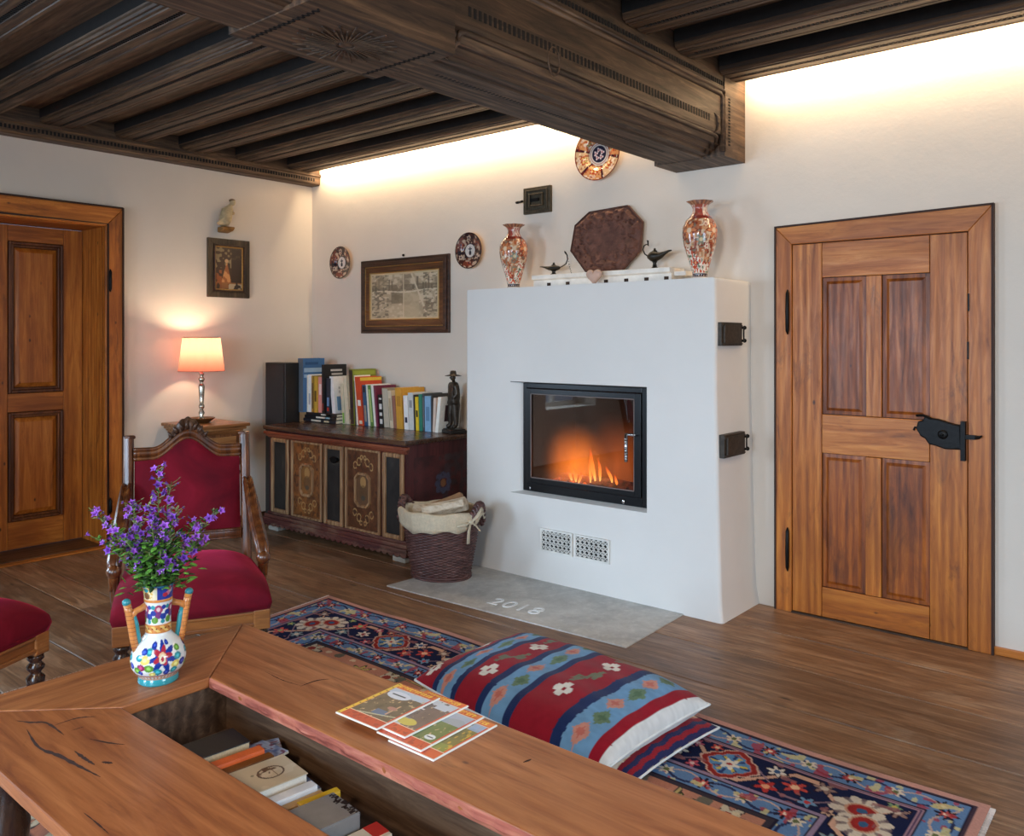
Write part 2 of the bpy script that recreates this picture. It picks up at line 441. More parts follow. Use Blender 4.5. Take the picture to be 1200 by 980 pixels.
# wall plates under the joists
def plate(name, x0, x1, sgn):
    mb = MB()
    xf = x1 if sgn > 0 else x0; xb = x0 if sgn > 0 else x1
    pts = [(xb, 2.70), (xf-sgn*.03, 2.70), (xf-sgn*.012, 2.712), (xf-sgn*.012, 2.765), (xf, 2.772), (xf, 2.79), (xf-sgn*.02, 2.79), (xf-sgn*.02, 2.884), (xb, 2.884)]
    mb.prism(pts, 'y', RY, -.001)
    o = struct(name, mb, M['oak_dark_y'])
    c = MB(); y = -.06
    while y > -3.4:
        xx = xf-sgn*.012
        c.box(min(xx, xx+sgn*.005), max(xx, xx+sgn*.005), y-.012, y, 2.728, 2.752); y -= .024
    d = c.build('carved_band', M['oak_black'], o); d['kind'] = 'structure'
plate('trim_1', 0.0, .125, 1); plate('trim_2', RX-.125, RX, -1)
# baseboards
struct('baseboard_back', MB().box(5.055, RX, -.018, 0, 0, .035), M['pine_x'], bevel=.003)
struct('baseboard_left', MB().box(0, .018, -1.60, -.02, 0, .05), wood('old_skirting', (40, 24, 16), (78, 50, 32), (108, 76, 50), 'y'), bevel=.003)

# joists, carved on the underside
def joist(x0, x1, y0, label, cat='beam', grp=None, w=.235):
    z = 2.79; T = 2.884-z
    p = [(0, T), (0, .035), (.006, .030), (.006, .018), (.014, .010), (.026, .010), (.030, .002), (.040, .002), (.042, .006), (.050, .006), (.053, 0), (.098, 0),
         (.101, .006), (.126, .006), (.129, 0), (.176, 0), (.179, .005), (.186, .005), (.190, .001), (.206, .001), (.210, .010), (.222, .012), (.226, .024), (w, .030), (w, T)]
    mb = MB(); mb.prism([(y0+a, z+b) for a, b in p], 'x', x0, x1)
    mb.m[2] = 1; mb.m[2+len(p)-2] = 1     # side faces coloured near-black to imitate the shade between joists
    o = mb.build('ceiling_joist', [M['oak_dark_x'], M['joist_shade']]); tagp(o, label, cat, 'carved joists of the ceiling')
    c = MB(); x = x0+.05
    while x < min(x1, 6.4)-.05:
        c.box(x, x+.009, y0+.103, y0+.124, z+.0005, z+.0062); x += .020
    c.build('carved_band', M['oak_black'], o)
    return o
JY = [-.32, -.785, -1.24, -1.70, -2.17, -2.62, -3.08, -3.54]
ordn = ['first', 'second', 'third', 'fourth', 'fifth', 'sixth', 'seventh', 'eighth']
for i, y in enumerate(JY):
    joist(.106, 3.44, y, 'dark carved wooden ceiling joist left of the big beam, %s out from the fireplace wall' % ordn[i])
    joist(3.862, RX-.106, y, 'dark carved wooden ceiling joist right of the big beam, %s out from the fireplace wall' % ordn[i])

# big beam
def big_beam():
    BX0, BX1, Z0, Z1 = 3.441, 3.860, 2.38, 2.884
    root = thing('ceiling_beam', (3.65, -.003, Z0), 'massive dark carved ceiling beam running out from the wall above the fireplace', 'beam')
    def full(y0, y1):
        mb = MB(); mb.box(BX0, BX1, y0, y1, Z0, Z1); return mb
    core = MB()
    core.box(BX0, BX1, -.25, -.003, Z0, Z1)
    core.box(BX0, BX1, -2.86, -2.27, Z0, Z1)
    prof = [(BX0+.012, Z1), (BX0+.012, Z0+.05), (BX0+.022, Z0+.045), (BX0+.026, Z0+.030), (BX0+.045, Z0+.022), (BX0+.05, Z0+.006), (BX0+.075, Z0+.004),
            (BX1-.13, Z0+.004), (BX1-.125, Z0+.012), (BX1-.085, Z0+.014), (BX1-.08, Z0+.028), (BX1-.06, Z0+.034), (BX1-.05, Z0+.052), (BX1-.026, Z0+.058),
            (BX1-.018, Z0+.082), (BX1-.022, Z0+.094), (BX1-.005, Z0+.104), (BX1-.003, Z0+.12), (BX1-.006, Z0+.30), (BX1-.006, Z0+.305), (BX1-.006, Z1)]
    core.prism(prof, 'y', -2.27, -.25)
    core.prism(prof, 'y', RY, -2.86)
    core.build('body', M['oak_dark_y'], root)
    # roll mouldings with rounded ends
    mb = MB(); mb.smooth = True
    def frame_roll(y0, y1):
        xf = BX1-.004
        mb.tube([(xf, y0, Z0+.315), (xf, y1-.02, Z0+.315), (xf, y1, Z0+.295), (xf, y1, Z0+.02)], .013, 8)
        mb.tube([(xf+.002, y0, Z0+.338), (xf+.002, y1+.018, Z0+.338), (xf+.002, y1+.022, Z0+.33), (xf+.002, y1+.022, Z0+.02)], .008, 8)
        xs = BX1-.014
        for dx, dz, r in ((0, .094, .011), (-.022, .066, .012), (-.052, .042, .010)):
            mb.tube([(xs+dx-.012, y0+.005, Z0+dz-.028), (xs+dx, y0+.012, Z0+dz-.006), (xs+dx, y0+.03, Z0+dz), (xs+dx, y1-.07, Z0+dz), (xs+dx, y1-.045, Z0+dz-.008), (xs+dx-.012, y1-.035, Z0+dz-.03)], r, 8)
        for dx, dz, r in ((.030, .028, .010), (.052, .012, .008)):
            mb.tube([(BX0+dx, y0+.01, Z0+dz), (BX0+dx, y1-.03, Z0+dz)], r, 8)
    frame_roll(-2.24, -.272)
    frame_roll(-5.2, -2.88)
    mb.build('roll_moulding', M['oak_dark_y'], root)
    # dentil bands
    dk = MB(); teeth = MB()
    def band(y0, y1, z0, z1, pitch):
        xf = BX1-.0055
        y = y0
        while y < y1:
            dk.box(xf-.001, xf+.0035, y, y+pitch*.52, z0, z1)
            y += pitch
    band(-2.20, -.40, Z0+.150, Z0+.185, .0265)
    band(-2.30, -.24, Z0+.362, Z0+.384, .0235)
    z = Z0+.06
    while z < Z0+.31:
        dk.box(BX1-.001, BX1+.003, -.205, -.188, z, z+.008); z += .016
    # marks on the underside: chevrons at the ends of the square block
    for yb in (-2.80, -2.33):
        x = BX0+.03
        while x < BX1-.05:
            dk.obox((x, yb, Z0-.0005), (.010, .007, 0), (.0018, -.0026, 0), (0, 0, .0012))
            dk.obox((x+.012, yb, Z0-.0005), (.010, -.007, 0), (.0018, .0026, 0), (0, 0, .0012)); x += .024
    x = BX0+.20
    y = -2.15
    while y < -.5:
        dk.box(x, x+.016, y, y+.010, Z0+.0032, Z0+.0045); y += .022
    dk.build('carved_band', M['oak_black'], root)
    ro = MB()
    cx, cy = 3.65, -2.565
    for k in range(40):
        a = 2*PI*k/40; r0, r1 = .03, (.17 if k % 2 else .13)
        d = Vector((math.cos(a), math.sin(a), 0)); n = Vector((-d.y, d.x, 0))
        ro.obox(Vector((cx, cy, Z0-.001))+d*(r0+r1)/2, d*(r1-r0)/2, n*.0025, (0, 0, .003))
    ro.ball((cx, cy, Z0), .022, 1, 1, .3)
    ro.build('rosette', M['oak_dark_y'], root)
    kn = MB()
    pts = [(BX1-.004, -1.715+.036*math.cos(a), Z0+.118+.055*math.sin(a)) for a in np.linspace(0, 2*PI, 25)]
    kn.tube(pts, .004, 6); kn.smooth = True
    kn.tube([(BX1-.004, -.36, Z0+.20), (BX1-.002, -.335, Z0+.185), (BX1-.002, -.325, Z0+.15), (BX1-.002, -.335, Z0+.115), (BX1-.004, -.36, Z0+.10)], [.002, .010, .013, .010, .002], 6)
    kn.build('carved_ornament', M['oak_dark_y'], root)
big_beam()
# light strip housings in the cove
for nm, x0, x1, lb in (('light_strip', .16, 3.40, 'thin warm light strip in the ceiling gap left of the big beam'), ('light_strip', 3.92, 7.35, 'thin warm light strip in the ceiling gap right of the big beam')):
    one(nm, MB().box(x0, x1, -.0845, -.079, 2.852, 2.872), M['white'], lb, 'light strip', 'light strips above the back wall')

# ------------------------------------------------------------------ doors
def raised_panel(mbs, x0, x1, z0, z1, yb, yf, b=.022):
    """panel in the x-z plane; yb = recessed plane, yf = raised field plane (towards -y)"""
    vs = [(x0, yb, z0), (x1, yb, z0), (x1, yb, z1), (x0, yb, z1),
          (x0+b, yb-.001, z0+b), (x1-b, yb-.001, z0+b), (x1-b, yb-.001, z1-b), (x0+b, yb-.001, z1-b),
          (x0+b+.014, yf, z0+b+.014), (x1-b-.014, yf, z0+b+.014), (x1-b-.014, yf, z1-b-.014), (x0+b+.014, yf, z1-b-.014)]
    fs = []
    for k in (0, 4):
        for i in range(4): fs.append((k+i, k+(i+1) % 4, k+4+(i+1) % 4, k+4+i))
    fs.append((8, 9, 10, 11)); mbs.add(vs, fs)

def door2():
    r = thing('door_2', (4.55, 0, 0), None, None, kind='structure')
    x0, x1, zt = 4.042, 5.050, 2.028
    ix0, ix1, iz = 4.128, 4.952, 1.916
    def fr(pts, m):
        mb = MB(); mb.prism(pts, 'y', -.030, .002); o = mb.build('door_frame', m, r, bevel=.003); o['kind'] = 'structure'
    fr([(x0, 0.0), (ix0, 0.0), (ix0, iz), (x0, zt-.02)], M['pine_z'])
    fr([(ix1, 0), (x1, 0), (x1, zt), (ix1, iz)], M['pine_z'])
    fr([(x0, zt-.02), (ix0, iz), (ix1, iz), (x1, zt)], M['pine_x'])
    e = MB(); e.box(x0-.006, x0+.004, -.034, .002, 0, zt-.02); e.box(x1-.004, x1+.006, -.034, .002, 0, zt)
    e.prism([(x0-.006, zt-.022), (x1+.006, zt-.002), (x1+.006, zt+.008), (x0-.006, zt-.012)], 'y', -.034, .002)
    o = e.build('frame_edge', M['pine_seam'], r); o['kind'] = 'structure'
    leaf = MB().box(ix0, ix1, -.004, -.001, .008, iz).build('door_leaf', M['pine_seam'], r); leaf['kind'] = 'structure'
    yf = -.024
    def brd(nm, a, b, c, d, m):
        o = MB().box(a+.0012, b-.0012, yf, -.003, c+.0012, d-.0012).build(nm, m, leaf, bevel=.0022); o['kind'] = 'structure'
    brd('stile', ix0+.002, 4.283, .008, iz-.003, M['pine_z']); brd('stile', 4.789, ix1-.003, .008, iz-.003, M['pine_z'])
    brd('rail', 4.283, 4.789, 1.735, iz-.003, M['pine_x']); brd('rail', 4.283, 4.789, .842, 1.040, M['pine_x']); brd('rail', 4.283, 4.789, .008, .160, M['pine_x'])
    brd('muntin', 4.500, 4.574, 1.040, 1.735, M['pine_z']); brd('muntin', 4.497, 4.572, .160, .842, M['pine_z'])
    for a, b, c, d in ((4.285, 4.498, 1.042, 1.733), (4.576, 4.787, 1.042, 1.733), (4.285, 4.495, .162, .840), (4.574, 4.787, .162, .840)):
        mb = MB(); raised_panel(mb, a, b, c, d, -.010, -.019, .018)
        o = mb.build('panel', M['pine_panel'], leaf); o['kind'] = 'structure'
    for z0, z1 in ((1.447, 1.68), (.211, .439)):
        mb = MB(); mb.smooth = True
        mb.tube([(4.109, -.034, z0), (4.109, -.038, z0+.02), (4.109, -.040, (z0+z1)/2), (4.109, -.038, z1-.02), (4.109, -.034, z1)], [.003, .009, .010, .009, .003], 10)
        o = mb.build('hinge', M['iron'], r); o['kind'] = 'structure'
    # black iron rim lock with ornate outline
    mb = MB(); out = [(4.735, 1.0), (4.745, 1.035), (4.765, 1.04), (4.775, 1.062), (4.80, 1.052), (4.83, 1.050), (4.90, 1.030), (4.925, 1.028), (4.93, .915), (4.86, .912), (4.82, .925), (4.79, .93), (4.775, .955), (4.755, .965)]
    mb.prism(out, 'y', -.052, yf)
    lock = mb.build('lock', M['iron'], r, bevel=.006); lock['kind'] = 'structure'
    mb = MB(); mb.box(4.926, 4.945, -.058, -.024, .865, 1.045); mb.box(4.945, 4.985, -.050, -.030, .965, .985)
    mb.tube([(4.985, -.044, .975), (5.0, -.046, .977), (5.012, -.046, .985)], [.010, .007, .003], 8)
    mb.tube([(4.735, -.04, 1.060), (4.765, -.046, 1.064), (4.80, -.050, 1.05)], .006, 8)
    mb.tube([(4.745, -.035, 1.0), (4.728, -.037, 1.004), (4.722, -.037, .99)], .005, 8)
    o = mb.build('latch', M['iron'], lock); o['kind'] = 'structure'
    mb = MB(); mb.smooth = True; mb.ball((4.852, -.053, .98), .022, 1, .35, 1); mb.tube([(4.852, -.055, .98), (4.852, -.075, .98)], .006, 8)
    o = mb.build('keyhole_boss', M['iron'], lock); o['kind'] = 'structure'
    o = MB().box(ix0, ix1, -.035, .0, .0, .007).build('threshold', M['oak_dark_x'], r); o['kind'] = 'structure'
    mb = MB()
    for (px, pz) in ((4.955, 1.60), (4.953, 1.38)): mb.box(px-.004, px+.003, -.036, -.028, pz-.05, pz+.03)
    o = mb.build('latch_mark', M['iron'], r); o['kind'] = 'structure'
door2()

def door1():
    r = thing('door_1', (0, -2.1, 0), None, None, kind='structure')
    y1o, y1i, zt, zi = -1.612, -1.732, 2.322, 2.190
    y0o, y0i = -2.67, -2.55
    K = lambda o: o.__setitem__('kind', 'structure')
    def fr(pts, m, t=.045):
        mb = MB()
        n = len(pts); vs = [(0.0-.002, p[0], p[1]) for p in pts]+[(t, p[0], p[1]) for p in pts]
        mb.add(vs, [tuple(range(n)), tuple(range(2*n-1, n-1, -1))]+[(i, i+n, (i+1) % n+n, (i+1) % n) for i in range(n)])
        K(mb.build('door_frame', m, r, bevel=.006))
    fr([(y1i, 0), (y1o, 0), (y1o, zt), (y1i, zi)], M['pine_z'])
    fr([(y0o, 0), (y0i, 0), (y0i, zi), (y0o, zt)], M['pine_z'])
    fr([(y0o, zt), (y0i, zi), (y1i, zi), (y1o, zt)], M['pine_y'])
    e = MB(); e.box(0, .052, y1o-.006, y1o+.006, 0, zt+.006); e.box(0, .052, y0o, y1o, zt-.002, zt+.01)
    K(e.build('frame_edge', M['pine_seam'], r))
    # bead on the inner side of the casing
    e = MB(); e.smooth = True
    e.tube([(.047, y1i+.018, 0.0), (.047, y1i+.018, zi+.018), (.047, y0i-.018, zi+.018)], .007, 8)
    K(e.build('bead', M['pine_seam'], r))
    # jamb lining
    K(MB().box(-.338, .0, y1i-.002, y1i+.02, 0, zi+.02).build('jamb', M['pine_z'], r))
    K(MB().box(-.338, .0, y0i-.02, y0i+.002, 0, zi+.02).build('jamb', M['pine_z'], r))
    K(MB().box(-.338, .0, y0i, y1i-.002, zi-.002, zi+.02).build('jamb', M['pine_y'], r))
    K(MB().box(-.338, .0, y0i, y1i-.002, .0, .018).build('threshold', wood('threshold_wood', (46, 27, 16), (80, 50, 30), (110, 76, 48), 'y', rough=.35), r, bevel=.004))
    leaf = MB().box(-.335, -.325, y0i+.002, y1i-.004, .02, zi-.004).build('door_leaf', M['pine_seam'], r); K(leaf)
    xf = -.300
    def brd(nm, a, b, c, d, m):
        K(MB().box(-.326, xf, a+.001, b-.001, c+.001, d-.001).build(nm, m, leaf, bevel=.002))
    a0, a1 = y0i+.003, y1i-.006
    brd('stile', -1.865, a1, .022, zi-.006, M['pine_z']); brd('stile', a0, -2.215, .022, zi-.006, M['pine_z'])
    brd('rail', -2.215, -1.865, 2.075, zi-.006, M['pine_y']); brd('rail', -2.215, -1.865, .935, 1.060, M['pine_y']); brd('rail', -2.215, -1.865, .022, .205, M['pine_y'])
    for c, d in ((1.062, 2.073), (.207, .933)):
        # moulding frame and raised field
        mb = MB()
        for k, (t0, xx, tt) in enumerate(((0, xf+.012, .020), (.020, xf+.004, .016))):
            A, B, Cc, D = -2.213+t0, -1.867-t0, c+t0, d-t0
            mb.box(-.326, xx, A, A+tt, Cc, D); mb.box(-.326, xx, B-tt, B, Cc, D); mb.box(-.326, xx, A+tt, B-tt, Cc, Cc+tt); mb.box(-.326, xx, A+tt, B-tt, D-tt, D)
        K(mb.build('panel_moulding', wood('dark_pine_moulding', (58, 26, 10), (98, 52, 22), (128, 74, 34), 'z'), leaf, bevel=.005))
        mb = MB(); A, B, Cc, D = -2.175, -1.905, c+.038, d-.038
        vs = [(-.322, A, Cc), (-.322, B, Cc), (-.322, B, D), (-.322, A, D)]
        q = .03
        vs += [(-.304, A+q, Cc+q), (-.304, B-q, Cc+q), (-.304, B-q, D-q), (-.304, A+q, D-q)]
        mb.add(vs, [(0, 1, 5, 4), (1, 2, 6, 5), (2, 3, 7, 6), (3, 0, 4, 7), (4, 5, 6, 7)])
        K(mb.build('panel', M['pine_z'], leaf))
    for z0, z1 in ((1.745, 1.90), (.23, .34)):
        mb = MB(); mb.smooth = True
        mb.tube([(.052, y1i+.03, z0), (.056, y1i+.03, z0+.02), (.056, y1i+.03, z1-.02), (.052, y1i+.03, z1)], [.003, .010, .010, .003], 8)
        K(mb.build('hinge', M['iron'], r))
    # light-edged threshold step in front
    K(MB().box(-.002, .055, -2.67, -1.612, 0, .012).build('threshold', M['pine_y'], r, bevel=.004))
door1()

# ------------------------------------------------------------------ fireplace
def fireplace():
    r = thing('fireplace', (3.0, -.2, 0), 'white plastered fireplace block with a black framed glass door and a burning fire', 'fireplace')
    X0, X1, YF, ZT = 2.163, 3.892, -.415, 1.735
    hx0, hx1, hz0, hz1 = 2.533, 3.492, .492, 1.166   # opening at the face
    gx0, gx1, gz0, gz1 = 2.600, 3.468, .505, 1.160   # opening at the recess
    gy = -.345
    mb = MB()
    zb = 0.0
    # front face in strips round the opening, flared a little at the floor
    def q(*p): mb.add(p, [tuple(range(len(p)))])
    xs = [X0, hx0, hx1, X1]; zs = [0, .10, hz0, hz1, ZT]
    fl = {0: .022, .10: .006}
    def PT(x, z):
        y = YF-fl.get(z, 0); xx = x
        if x == X1: xx = x+({0: .048, .10: .030, hz0: .016}.get(z, 0))
        if x == X0: xx = x-({0: .01}.get(z, 0))
        return (xx, y, z)
    for i in range(3):
        for j in range(4):
            if i == 1 and j == 2: continue
            q(PT(xs[i], zs[j]), PT(xs[i+1], zs[j]), PT(xs[i+1], zs[j+1]), PT(xs[i], zs[j+1]))
    for j in range(4):
        a, b = PT(X1, zs[j]), PT(X1, zs[j+1]); q(a, (a[0], .0, a[2]), (b[0], .0, b[2]), b)
        a, b = PT(X0, zs[j]), PT(X0, zs[j+1]); q(a, b, (b[0], .0, b[2]), (a[0], .0, a[2]))
    q(PT(X0, ZT), PT(X1, ZT), (X1, 0, ZT), (X0, 0, ZT))
    O = [(hx0, YF, hz0), (hx1, YF, hz0), (hx1, YF, hz1), (hx0, YF, hz1)]; I = [(gx0, gy, gz0), (gx1, gy, gz0), (gx1, gy, gz1), (gx0, gy, gz1)]
    I[1] = (gx1, gy, gz0); 
    for i in range(4): q(O[i], O[(i+1) % 4], I[(i+1) % 4], I[i])
    bmo = mb.build('body', M['plaster_fire'], r)
    me = bmo.data; bm = bmesh.new(); bm.from_mesh(me); bmesh.ops.remove_doubles(bm, verts=bm.verts, dist=1e-4); bmesh.ops.recalc_face_normals(bm, faces=bm.faces)
    ed = [e for e in bm.edges if len(e.link_faces) == 2 and e.calc_face_angle(0) > .6]
    out = [e for e in ed if all(abs(v.co.x+3.0-X1) < .06 or abs(v.co.z-ZT) < .01 or abs(v.co.x+3.0-X0) < .02 for v in e.verts)]
    bmesh.ops.bevel(bm, geom=out, offset=.022, segments=4, affect='EDGES', profile=.5)
    inn = [e for e in bm.edges if len(e.link_faces) == 2 and e.calc_face_angle(0) > .5 and all(abs(v.co.y+.2-YF) < .002 for v in e.verts) and all(.3 < v.co.z < 1.3 for v in e.verts)]
    bmesh.ops.bevel(bm, geom=inn, offset=.006, segments=2, affect='EDGES')
    for f in bm.faces: f.smooth = True
    bm.to_mesh(me); bm.free()
    me.set_sharp_from_angle(angle=math.radians(50))
    # thin metal lip round the opening
    lip = MB(); t = .006
    lip.box(hx0-.004, hx1, YF+.002, YF+.06, hz1-.004, hz1+.001); lip.build('lip', M['iron_brown'], r)
    # black insert frame and door
    fx0, fx1, fz0, fz1 = gx0+.002, gx1-.002, gz0+.002, gz1-.002
    mb = MB(); w = .030; y0, y1 = gy-.028, gy+.02
    for (a, b, c, d) in ((fx0, fx0+w, fz0, fz1), (fx1-w, fx1, fz0, fz1), (fx0+w, fx1-w, fz1-w, fz1), (fx0+w, fx1-w, fz0, fz0+w+.02)):
        mb.box(a, b, y0, y1, c, d)
    mb.build('insert_frame', M['iron_gloss'], r, bevel=.003)
    dx0, dx1, dz0, dz1 = fx0+w+.003, fx1-w-.003, fz0+w+.022, fz1-w-.003
    mb = MB(); w2 = .030
    for (a, b, c, d) in ((dx0, dx0+w2, dz0, dz1), (dx1-w2-.012, dx1, dz0, dz1), (dx0+w2, dx1-w2-.012, dz1-w2, dz1), (dx0+w2, dx1-w2-.012, dz0, dz0+w2)):
        mb.box(a, b, gy-.034, gy-.012, c, d)
    dr = mb.build('insert_door', M['iron_gloss'], r, bevel=.002)
    gx = (dx0+w2, dx1-w2-.012, dz0+w2, dz1-w2)
    ed = MB()
    for (a, b, c, d) in ((gx[0], gx[0]+.005, gx[2], gx[3]), (gx[1]-.004, gx[1], gx[2], gx[3]), (gx[0], gx[1], gx[2], gx[2]+.005), (gx[0], gx[1], gx[3]-.004, gx[3])):
        ed.box(a, b, gy-.0345, gy-.030, c, d)
    ed.build('glass_seal', plain('seal_grey', (120, 104, 98), .4), dr)
    t = NT('fire_glass'); t.b.inputs['Base Color'].default_value = (.85, .8, .75, 1); t.b.inputs['Transmission Weight'].default_value = 1
    t.b.inputs['Roughness'].default_value = 0.0; t.b.inputs['IOR'].default_value = 1.45
    tr = t.n('ShaderNodeBsdfTransparent'); tr.inputs[0].default_value = (.80, .74, .70, 1)
    gl = t.n('ShaderNodeBsdfGlossy'); gl.inputs['Roughness'].default_value = .02; gl.inputs[0].default_value = (.6, .6, .6, 1)
    fr = t.n('ShaderNodeFresnel'); fr.inputs[0].default_value = 1.55
    ms = t.n('ShaderNodeMixShader'); t.l(fr.outputs[0], ms.inputs[0]); t.l(tr.outputs[0], ms.inputs[1]); t.l(gl.outputs[0], ms.inputs[2]); t.l(ms.outputs[0], t.out.inputs[0])
    MB().box(gx[0]-.002, gx[1]+.002, gy-.028, gy-.024, gx[2]-.002, gx[3]+.002).build('glass', t.m, dr)
    h = MB(); h.smooth = True
    hx = gx[1]-.035
    h.tube([(gx[1]+.014, gy-.034, .852+.05), (gx[1]+.014, gy-.060, .852+.05), (hx, gy-.062, .852+.05)], .008, 8)
    h.build('handle_bracket', M['steel'], dr)
    h = MB(); h.smooth = True
    h.tube([(hx, gy-.062, .905), (hx, gy-.062, .752)], .0095, 10)
    for k in range(8): h.lathe([(.0095, 0), (.0112, .004), (.0095, .008)], (hx, gy-.062, .762+k*.016), 12)
    h.build('handle', M['steel'], dr)
    for (ax_, rr_) in ((3.32, .010), (2.66, .007)):
        mb = MB(); mb.smooth = True; mb.ball((ax_, gy-.033, fz0+.020), rr_, 1, .6, 1.3); mb.build('air_knob', M['steel'], dr)
    # firebox
    mb = MB(); d0, d1 = gy+.02, -.012
    a, b, c, d = fx0+w, fx1-w, fz0+w+.01, fz1-w
    vs = [(a, d0, c), (b, d0, c), (b, d0, d), (a, d0, d), (a+.1, d1, c), (b-.1, d1, c), (b-.1, d1, d), (a+.1, d1, d)]
    mb.add(vs, [(0, 1, 5, 4), (1, 2, 6, 5), (2, 3, 7, 6), (3, 0, 4, 7), (4, 5, 6, 7)])
    mb.build('firebox', plain('sooty_brick', (30, 20, 17), .9, 0, .5, 9, .6), r)
    # pair of vent grilles
    for x0, x1 in ((2.780, 3.010), (3.025, 3.262)):
        z0, z1 = .180, .312
        t0 = .010; yb = YF-.018
        mb = MB(); mb.box(x0, x0+t0, yb, YF+.001, z0, z1); mb.box(x1-t0, x1, yb, YF+.001, z0, z1); mb.box(x0+t0, x1-t0, yb, YF+.001, z0, z0+t0); mb.box(x0+t0, x1-t0, yb, YF+.001, z1-t0, z1)
        # lattice of crossing bars
        s = .032; W, H = x1-x0-2*t0, z1-z0-2*t0
        nx = max(2, round(W/s)); nz = max(2, round(H/s)); sx, sz = W/nx, H/nz
        for i in range(nx):
            for j in range(nz):
                cx, cz = x0+t0+(i+.5)*sx, z0+t0+(j+.5)*sz
                for sg in (1, -1):
                    p = Vector((cx-sx/2, 0, cz-sg*sz/2)); qv = Vector((cx+sx/2, 0, cz+sg*sz/2)); dd = (qv-p)/2; nn = Vector((-dd.z, 0, dd.x)).normalized()*.0022
                    mid = (p+qv)/2; mid.y = YF-.014
                    mb.obox(mid, dd, nn, (0, .003, 0))
                mb.box(cx-sx/2-.0018, cx-sx/2+.0018, YF-.017, YF-.011, cz-sz/2, cz+sz/2)
        gr = mb.build('vent_grille', M['white'], r)
        MB().box(x0+t0*.5, x1-t0*.5, YF-.010, YF-.0085, z0+t0*.5, z1-t0*.5).build('vent_opening', M['iron'], gr)
    # two iron soot doors on the side
    for z0, z1 in ((1.388, 1.508), (.820, .938)):
        xs_ = X1+.008+(.016 if z0 < 1 else 0); y0, y1 = -.392, -.15
        mb = MB(); mb.box(xs_-.02, xs_+.012, y0, y1, z0, z1)
        o = mb.build('soot_door', M['iron_brown'], r, bevel=.003)
        mb = MB(); mb.box(xs_+.010, xs_+.022, y0+.02, y1-.03, z0+.012, z1-.012); mb.box(xs_+.010, xs_+.017, y0+.004, y1-.004, z1-.022, z1-.012); mb.box(xs_+.010, xs_+.017, y0+.004, y1-.004, z0+.006, z0+.014)
        mb.build('door_plate', M['iron_brown'], o, bevel=.002)
        mb = MB(); mb.smooth = True
        for zz in (z0+.026, z1-.026): mb.tube([(xs_+.016, y1-.03, zz), (xs_+.018, y1+.012, zz)], .007, 8); mb.ball((xs_+.018, y1+.014, zz), .011)
        mb.tube([(xs_+.017, y1+.006, z0+.02), (xs_+.017, y1+.006, z1-.02)], .004, 6)
        mb.build('hinge', M['iron'], o)
    return gx, gy
M['iron_gloss'] = plain('black_enamel', (20, 20, 22), .3, .3, .2, 30, .05)
gx, gy = fireplace()

# fire: flames, glowing haze and logs
def emis(name, stops, axis_expr, strength, alpha_pow=1.0):
    """emission that fades over the height of the object"""
    t = NT(name); tc = t.n('ShaderNodeTexCoord'); sp = t.n('ShaderNodeSeparateXYZ'); t.l(tc.outputs['Generated'], sp.inputs[0])
    nz = t.noise(tc.outputs['Generated'], 3.0, 3)
    ad = t.n('ShaderNodeMath', operation='MULTIPLY_ADD'); t.l(nz, ad.inputs[0]); ad.inputs[1].default_value = .25; t.l(sp.outputs[2], ad.inputs[2])
    col = t.ramp(ad.outputs[0], stops)
    em = t.n('ShaderNodeEmission'); em.inputs[1].default_value = strength; t.l(col, em.inputs[0])
    tr = t.n('ShaderNodeBsdfTransparent'); ms = t.n('ShaderNodeMixShader')
    al = t.ramp(ad.outputs[0], [(.1, (.75, .75, .75, 1)), (.55, (.55, .55, .55, 1)), (1.05, (0, 0, 0, 1))])
    t.l(al, ms.inputs[0]); t.l(tr.outputs[0], ms.inputs[1]); t.l(em.outputs[0], ms.inputs[2]); t.l(ms.outputs[0], t.out.inputs[0])
    return t.m
M['flame'] = emis('flame', [(.1, (1, .50, .14, 1)), (.35, (1, .30, .05, 1)), (.9, (.9, .10, .01, 1))], 'z', 3.0)
def glow(name, col, strength, c, sx, sy, sz, label, yz=0):
    t = NT(name); tc = t.n('ShaderNodeTexCoord')
    mp = t.n('ShaderNodeMapping'); mp.inputs['Scale'].default_value = (1/sx, 1/sy, 1/sz); t.l(tc.outputs['Object'], mp.inputs['Vector'])
    gr = t.n('ShaderNodeTexGradient', gradient_type='SPHERICAL'); t.l(mp.outputs[0], gr.inputs[0])
    pw = t.n('ShaderNodeMath', operation='POWER'); t.l(gr.outputs['Fac'], pw.inputs[0]); pw.inputs[1].default_value = 1.5
    sn = t.n('ShaderNodeMapping'); sn.inputs['Scale'].default_value = (26, 10, 2.2); t.l(tc.outputs['Object'], sn.inputs['Vector'])
    ns = t.noise(sn.outputs[0], 1.0, 3)
    m = t.n('ShaderNodeMath', operation='MULTIPLY'); t.l(pw.outputs[0], m.inputs[0]); t.l(t.ramp(ns, [(.3, (.45, .45, .45, 1)), (.7, (1, 1, 1, 1))]), m.inputs[1])
    s = t.n('ShaderNodeMath', operation='MULTIPLY'); t.l(m.outputs[0], s.inputs[0]); s.inputs[1].default_value = strength
    em = t.n('ShaderNodeEmission'); em.inputs[0].default_value = col; t.l(s.outputs[0], em.inputs[1])
    t.t.links.new(em.outputs[0], t.out.inputs['Volume']); t.t.nodes.remove(t.b)
    mb = MB(); mb.ball((0, 0, 0), 1.0, sx, sy, sz, 20, 12)
    o = mb.build('fire_glow', t.m, recenter=False); o.location = c
    tagp(o, label, 'fire')
glow('fire_haze', (1, .25, .03, 1), 26.0, (2.86, -.19, .635), .27, .12, .30, 'orange glow of blurred flames at the left of the firebox')
glow('fire_haze', (1, .22, .04, 1), 7.0, (3.16, -.18, .68), .26, .12, .32, 'dim red glow of fire in the middle of the firebox')
